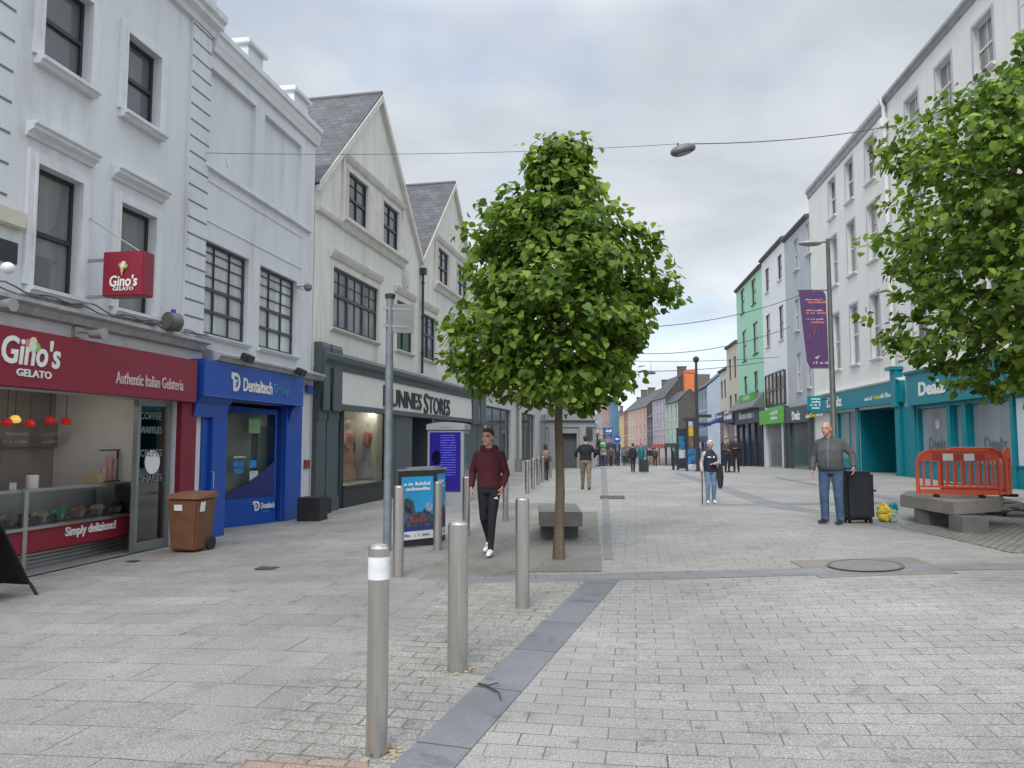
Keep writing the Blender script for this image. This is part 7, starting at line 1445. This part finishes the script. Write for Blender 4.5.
    if vest: # a sleeveless gilet over the top
        mb = MB(); mb.loft([(pl.x, pl.y+bl*.3, pl.z-.06, .185*b, .135*b), (w_.x, w_.y, w_.z, .182*b, .138*b), (c_.x, c_.y, c_.z, .196*b, .142*b), (n_.x, n_.y, n_.z-.04, .15*b, .1*b), (n_.x, n_.y, n_.z+.03, .078, .075)]); part('gilet', out(remesh(mb, v2, 3)), mat('cloth %.3f %.3f %.3f' % vest, vest, .8, var=.25, nscale=8, bump=.6, bscale=8), t, smooth=True, ang=180)
    if zipc:
        mb = MB(); f0 = c_.y+.128*b+bl*.3; pts = [V3(0, w_.y+.115*b+bl*1.35+.004, pl.z+.02), V3(0, w_.y+.115*b+bl*1.35+.008, w_.z+.02), V3(0, f0+bl*.25+.003, c_.z-.04), V3(0, c_.y+.118*b+.004, c_.z+.06), V3(0, n_.y+.075, n_.z+.01)]
        mb.tube(pts, .006, 6); part('zip', out(mb), mat('zip', zipc, .4), t)
    for n, s in (('R', 1), ('L', -1)):
        mb = MB(); A, T = P['an'+n], P['to'+n]; d_ = (T-A); d_.z = 0; d_.normalize(); up_ = V3(0, 0, 1)
        zf = min(A.z-.055, T.z); 
        mb.capsule(A+V3(0, -.015, -.03), A+d_*.08+V3(0, 0, T.z-A.z+.012), .043, .040); mb.capsule(A+d_*.06+V3(0, 0, T.z-A.z+.012), T+d_*.02, .043, .034)
        m2 = remesh(mb, .010, 2); lo = min(v[2] for v in m2.v); m2.v = [(v[0], v[1], max(v[2], lo+.010)) for v in m2.v]
        sh = part('shoe', out(m2), mat('shoe %.2f' % shoe[0], shoe, .5, var=.1), t, smooth=True, ang=180)
    return t, W_
def tiny(*a, **k): k.setdefault('vox', .018); return person(*a, **k)
# man in the maroon hoodie, walking towards the camera
pm = gpx(489, 555); Dm = pm.y; hM_ = at(489, 430, Dm).z-gz(pm.x, Dm)+.01
print('hoodie', pm, hM_)
J1 = dict(pel=(0, 0, .955), shR=(.168, -.01, 1.39), elR=(.25, -.06, 1.14), wrR=(.245, .02, .95), handR=(.02, .05, -1), shL=(-.168, -.01, 1.39), elL=(-.235, -.05, 1.13), wrL=(-.20, .03, .96), handL=(.25, .1, -.9),
          hipR=(.085, 0, .93), knR=(.075, -.01, .51), anR=(.05, -.27, .17), toR=(.075, -.14, .05), hipL=(-.085, 0, .93), knL=(-.06, .09, .52), anL=(-.045, .12, .09), toL=(-.05, .30, .05), hed=(.015, .035, 1.635))
hman, Wm = person('young man in a maroon hoodie and black joggers walking on white trainers beside a bollard', pm.x, Dm, 171, hM_, J1, top=(.062, .006, .012), legs=(.008, .009, .013), shoe=(.75, .75, .76), hair=(.07, .035, .015), vox=.0062, hood=True, headturn=-12, beard=False, lpose=(.088, .062, .040), build=1.02)
mb = MB(); c_ = Wm((-.115, .125, .80)); mb.box(c_, (.05, .01, .012), PI+.1, Matrix.Rotation(.5, 3, 'Y')); mb.box(c_+Vector((.02, 0, -.008)), (.04, .01, .01), PI+.1, Matrix.Rotation(-.5, 3, 'Y')); part('emblem', mb, white, hman)
# man in the grey jacket with the suitcase
pg = gpx(832.5, 524); hG = at(832, 421, pg.y).z-gz(pg.x, pg.y)
print('grey', pg, hG)
J2 = dict(shR=(.185, -.01, 1.375), elR=(.27, -.06, 1.14), wrR=(.29, .03, .92), shL=(-.185, -.01, 1.375), elL=(-.34, -.03, 1.18), wrL=(-.375, .08, .99), handL=(-.05, .1, -1), hipR=(.10, 0, .9), knR=(.115, .02, .49), anR=(.115, -.02, .09), toR=(.17, .13, .04), hipL=(-.10, 0, .9), knL=(-.115, .02, .49), anL=(-.125, -.04, .09), toL=(-.10, .13, .04), hed=(.035, .085, 1.61), nek=(.012, .02, 1.46), che=(0, .015, 1.3))
person('bald man in a grey zip jacket and blue jeans with one hand on a suitcase', pg.x, pg.y, 147, hG, J2, top=(.085, .09, .095), legs=(.055, .10, .18), shoe=(.02, .025, .04), sc_=(.52, .27, .20), skin='ruddy', hairstyle='bald', vox=.0065, belly=.055, collar=True, zipc=(.25, .25, .25), build=1.14, headturn=-12, lpose=(.092, .074, .066))
# woman with a cane
pc = gpx(711, 503.5); hC = at(711, 441, pc.y).z-gz(pc.x, pc.y)
J3 = dict(elR=(.24, -.04, 1.14), wrR=(.27, .09, .93), elL=(-.25, -.06, 1.13), wrL=(-.08, .19, 1.12), handL=(.8, .3, 0), knR=(.09, .06, .5), anR=(.10, .03, .09), knL=(-.09, .03, .5), anL=(-.09, -.06, .09), toL=(-.1, .1, .04), toR=(.12, .2, .04))
wc, Wc = person('older woman with a white cap, navy gilet and pale jeans walking with a black cane', pc.x, pc.y, 180, hC, J3, top=(.42, .38, .38), legs=(.13, .22, .33), shoe=(.7, .7, .68), hair=(.72, .70, .68), hairstyle='cap', vox=.009, vest=(.012, .018, .045), skin='rosy', sc_=(.45, .26, .2), build=1.02)
q = Wc((.275, .13, .88)); mb = MB(); mb.tube([q+Vector((0, -.02, .0)), (q.x-.01, q.y-.05, gz(q.x, q.y)+.0)], .014, 8); mb.tube([q+Vector((0, .06, .0)), q+Vector((0, -.05, .0))], .016, 8); tag(part('walking_cane', mb, mat('cane black', (.02, .015, .012), .4)), 'black walking cane in the hand of the woman in the navy gilet', 'walking cane')
q = Wc((-.24, .12, .80)); mb = MB(); mb.loft([(q.x, q.y, q.z+z_, rx, .05) for z_, rx in ((-.34, .03), (-.25, .07), (-.05, .09), (.2, .07), (.28, .03))], 14); tag(part('folded_jacket', remesh(mb, .015), mat('dark jacket cloth', (.015, .015, .022), .8, bump=.6, bscale=9), smooth=True, ang=180), 'dark folded jacket hanging over the arm of the woman with the cane', 'jacket')
mb = MB(); mb.box(Wc((.06, .145, 1.30)), (.08, .01, .03)); mb.box(Wc((-.07, .145, 1.30)), (.04, .01, .04)); part('emblem', mb, white, wc)
wp = lambda ph: dict(knR=(.09, .10*ph+.03, .51), anR=(.09, .14*ph-.02, .09+.02*(ph < 0)), toR=(.1, .14*ph+.14, .04), knL=(-.09, -.08*ph+.03, .50), anL=(-.09, -.2*ph-.02, .09+.05*(ph > 0)), toL=(-.1, -.2*ph+.13, .04+.02*(ph > 0)))
# man in khaki trousers seen from behind
def place(u, vf, vh): p = gpx(u, vf); return p.x, p.y, at(u, vh, p.y).z-gz(p.x, p.y)
x, y, h = place(586, 490, 436); person('man in a black jacket and khaki trousers walking away beyond the tree trunk', x, y, 0, h, {**wp(-1), 'elR': (.33, -.02, 1.2), 'wrR': (.30, .12, 1.08), 'elL': (-.33, -.02, 1.2), 'wrL': (-.3, .12, 1.08)}, top=(.012, .014, .02), legs=(.20, .165, .125), hair=(.03, .02, .015), vox=.012, build=1.15)
small = [ # u, feet, head, facing, label, options
 (633, 472.7, 445.5, 0, 'person in black walking away beside a teal-jacketed companion in mid street', dict(top=(.015, .02, .02), legs=(.015, .015, .02), J=wp(1))),
 (641.5, 472, 446, 180, 'person in an open teal jacket over a white shirt in mid street', dict(top=(.01, .12, .14), legs=(.06, .09, .14), J=wp(-1), zipc=(.7, .7, .7))),
 (727.5, 472.5, 438, 200, 'person in a brown patterned top and dark trousers standing by the right shops', dict(top=(.07, .05, .035), legs=(.015, .02, .035), hair=(.03, .02, .02), J=dict(elR=(.24, -.04, 1.15), wrR=(.12, .2, 1.15), elL=(-.24, -.04, 1.15), wrL=(-.12, .2, 1.15)))),
 (736.5, 472.5, 437, 150, 'person all in black looking down at a phone by the right shops', dict(top=(.015, .015, .018), legs=(.012, .012, .015), J=dict(elR=(.23, -.04, 1.15), wrR=(.08, .22, 1.2), elL=(-.24, -.04, 1.15), wrL=(-.10, .2, 1.2)))),
 (545.5, 481, 447, 0, 'long haired person with a tan backpack walking beside the far bollards', dict(top=(.12, .11, .11), legs=(.03, .03, .035), hair=(.03, .018, .01), hairstyle='long', J=wp(1))),
 (787.5, 467.5, 443, 90, 'person in black with a mauve backpack at the green signed shop door', dict(top=(.02, .02, .025), legs=(.08, .05, .035), J={})),
 (825, 466.5, 424, 180, 'dark haired person in black standing behind the man with the suitcase', dict(top=(.02, .02, .022), legs=(.02, .02, .025), J={})),
 (603.5, 466.5, 445, 0, 'person in a cream jacket and jeans among the far crowd', dict(top=(.52, .48, .40), legs=(.03, .05, .10), J=wp(-1))),
 (597.5, 466.5, 446, 0, 'person in a black coat and white trousers in the far crowd', dict(top=(.015, .015, .02), legs=(.5, .5, .5), J=wp(1))),
 (650, 466.3, 447, 180, 'person in dark clothes and pale trousers in front of the slate grey house', dict(top=(.02, .02, .025), legs=(.25, .22, .24), J={})),
 (624, 466.2, 447.5, 0, 'person in a grey jacket left of the pair in mid street', dict(top=(.10, .11, .13), legs=(.03, .035, .05), J=wp(1))),
 (618, 466.2, 448, 180, 'person in a navy coat below the round blue arrow sign', dict(top=(.02, .03, .07), legs=(.02, .02, .03), J={})),
 (628, 466.2, 448.5, 180, 'person in a dark red coat just left of the pair in mid street', dict(top=(.10, .03, .03), legs=(.03, .03, .03), J=wp(-1))),
 (655.5, 466.3, 448, 0, 'person in a charcoal coat by the red shopfront', dict(top=(.05, .05, .055), legs=(.02, .02, .02), J={})),
 (611, 466.3, 447, 180, 'person in a brown coat between the cream-jacketed walker and the arrow sign', dict(top=(.08, .055, .04), legs=(.02, .02, .03), J={})),
 (591, 466.8, 446, 180, 'person in a blue top behind the man in khaki trousers', dict(top=(.03, .06, .14), legs=(.02, .02, .03), J={})),
]
for u, vf, vh, fc, lb, kw in small:
    x, y, h = place(u, vf, vh); 
    if u == 825: y = 42.0; x = at(825, 440, y).x; h = at(825, 424, y).z-gz(x, y); h = min(h, 1.85)
    h = min(1.9, max(1.5, h)); t_, Wt = tiny(lb, x, y, fc, h, **kw)
    if 'tan backpack' in lb: mb = MB(); mb.ell(Wt((0, -.17, 1.25)), (.16, .10, .2)); tag(part('backpack', mb, mat('tan backpack', (.22, .16, .10), .8), smooth=True), 'tan backpack on the back of the long haired walker', 'backpack')
    if 'mauve' in lb: mb = MB(); q = Wt((0, -.17, 1.22)); mb.ell(q, (.14, .17, .24)); tag(part('backpack', mb, mat('mauve backpack', (.22, .14, .26), .8), smooth=True), 'mauve backpack worn by the person at the green signed shop', 'backpack')
x, y = Wc((0, 0, 0))[:2]
p = gpx(642, 472.5); mb = MB(); mb.box((p.x+.05, p.y-.4, p.z+.36), (.42, .25, .62)); mb.tube([(p.x+.02, p.y-.4, p.z+.66), (p.x+.02, p.y-.4, p.z+.92)], .02, 6); tag(part('suitcase', mb, mat('dark green case', (.015, .03, .03), .6), bevel=.03), 'small dark wheeled case pulled by the teal-jacketed person', 'suitcase')
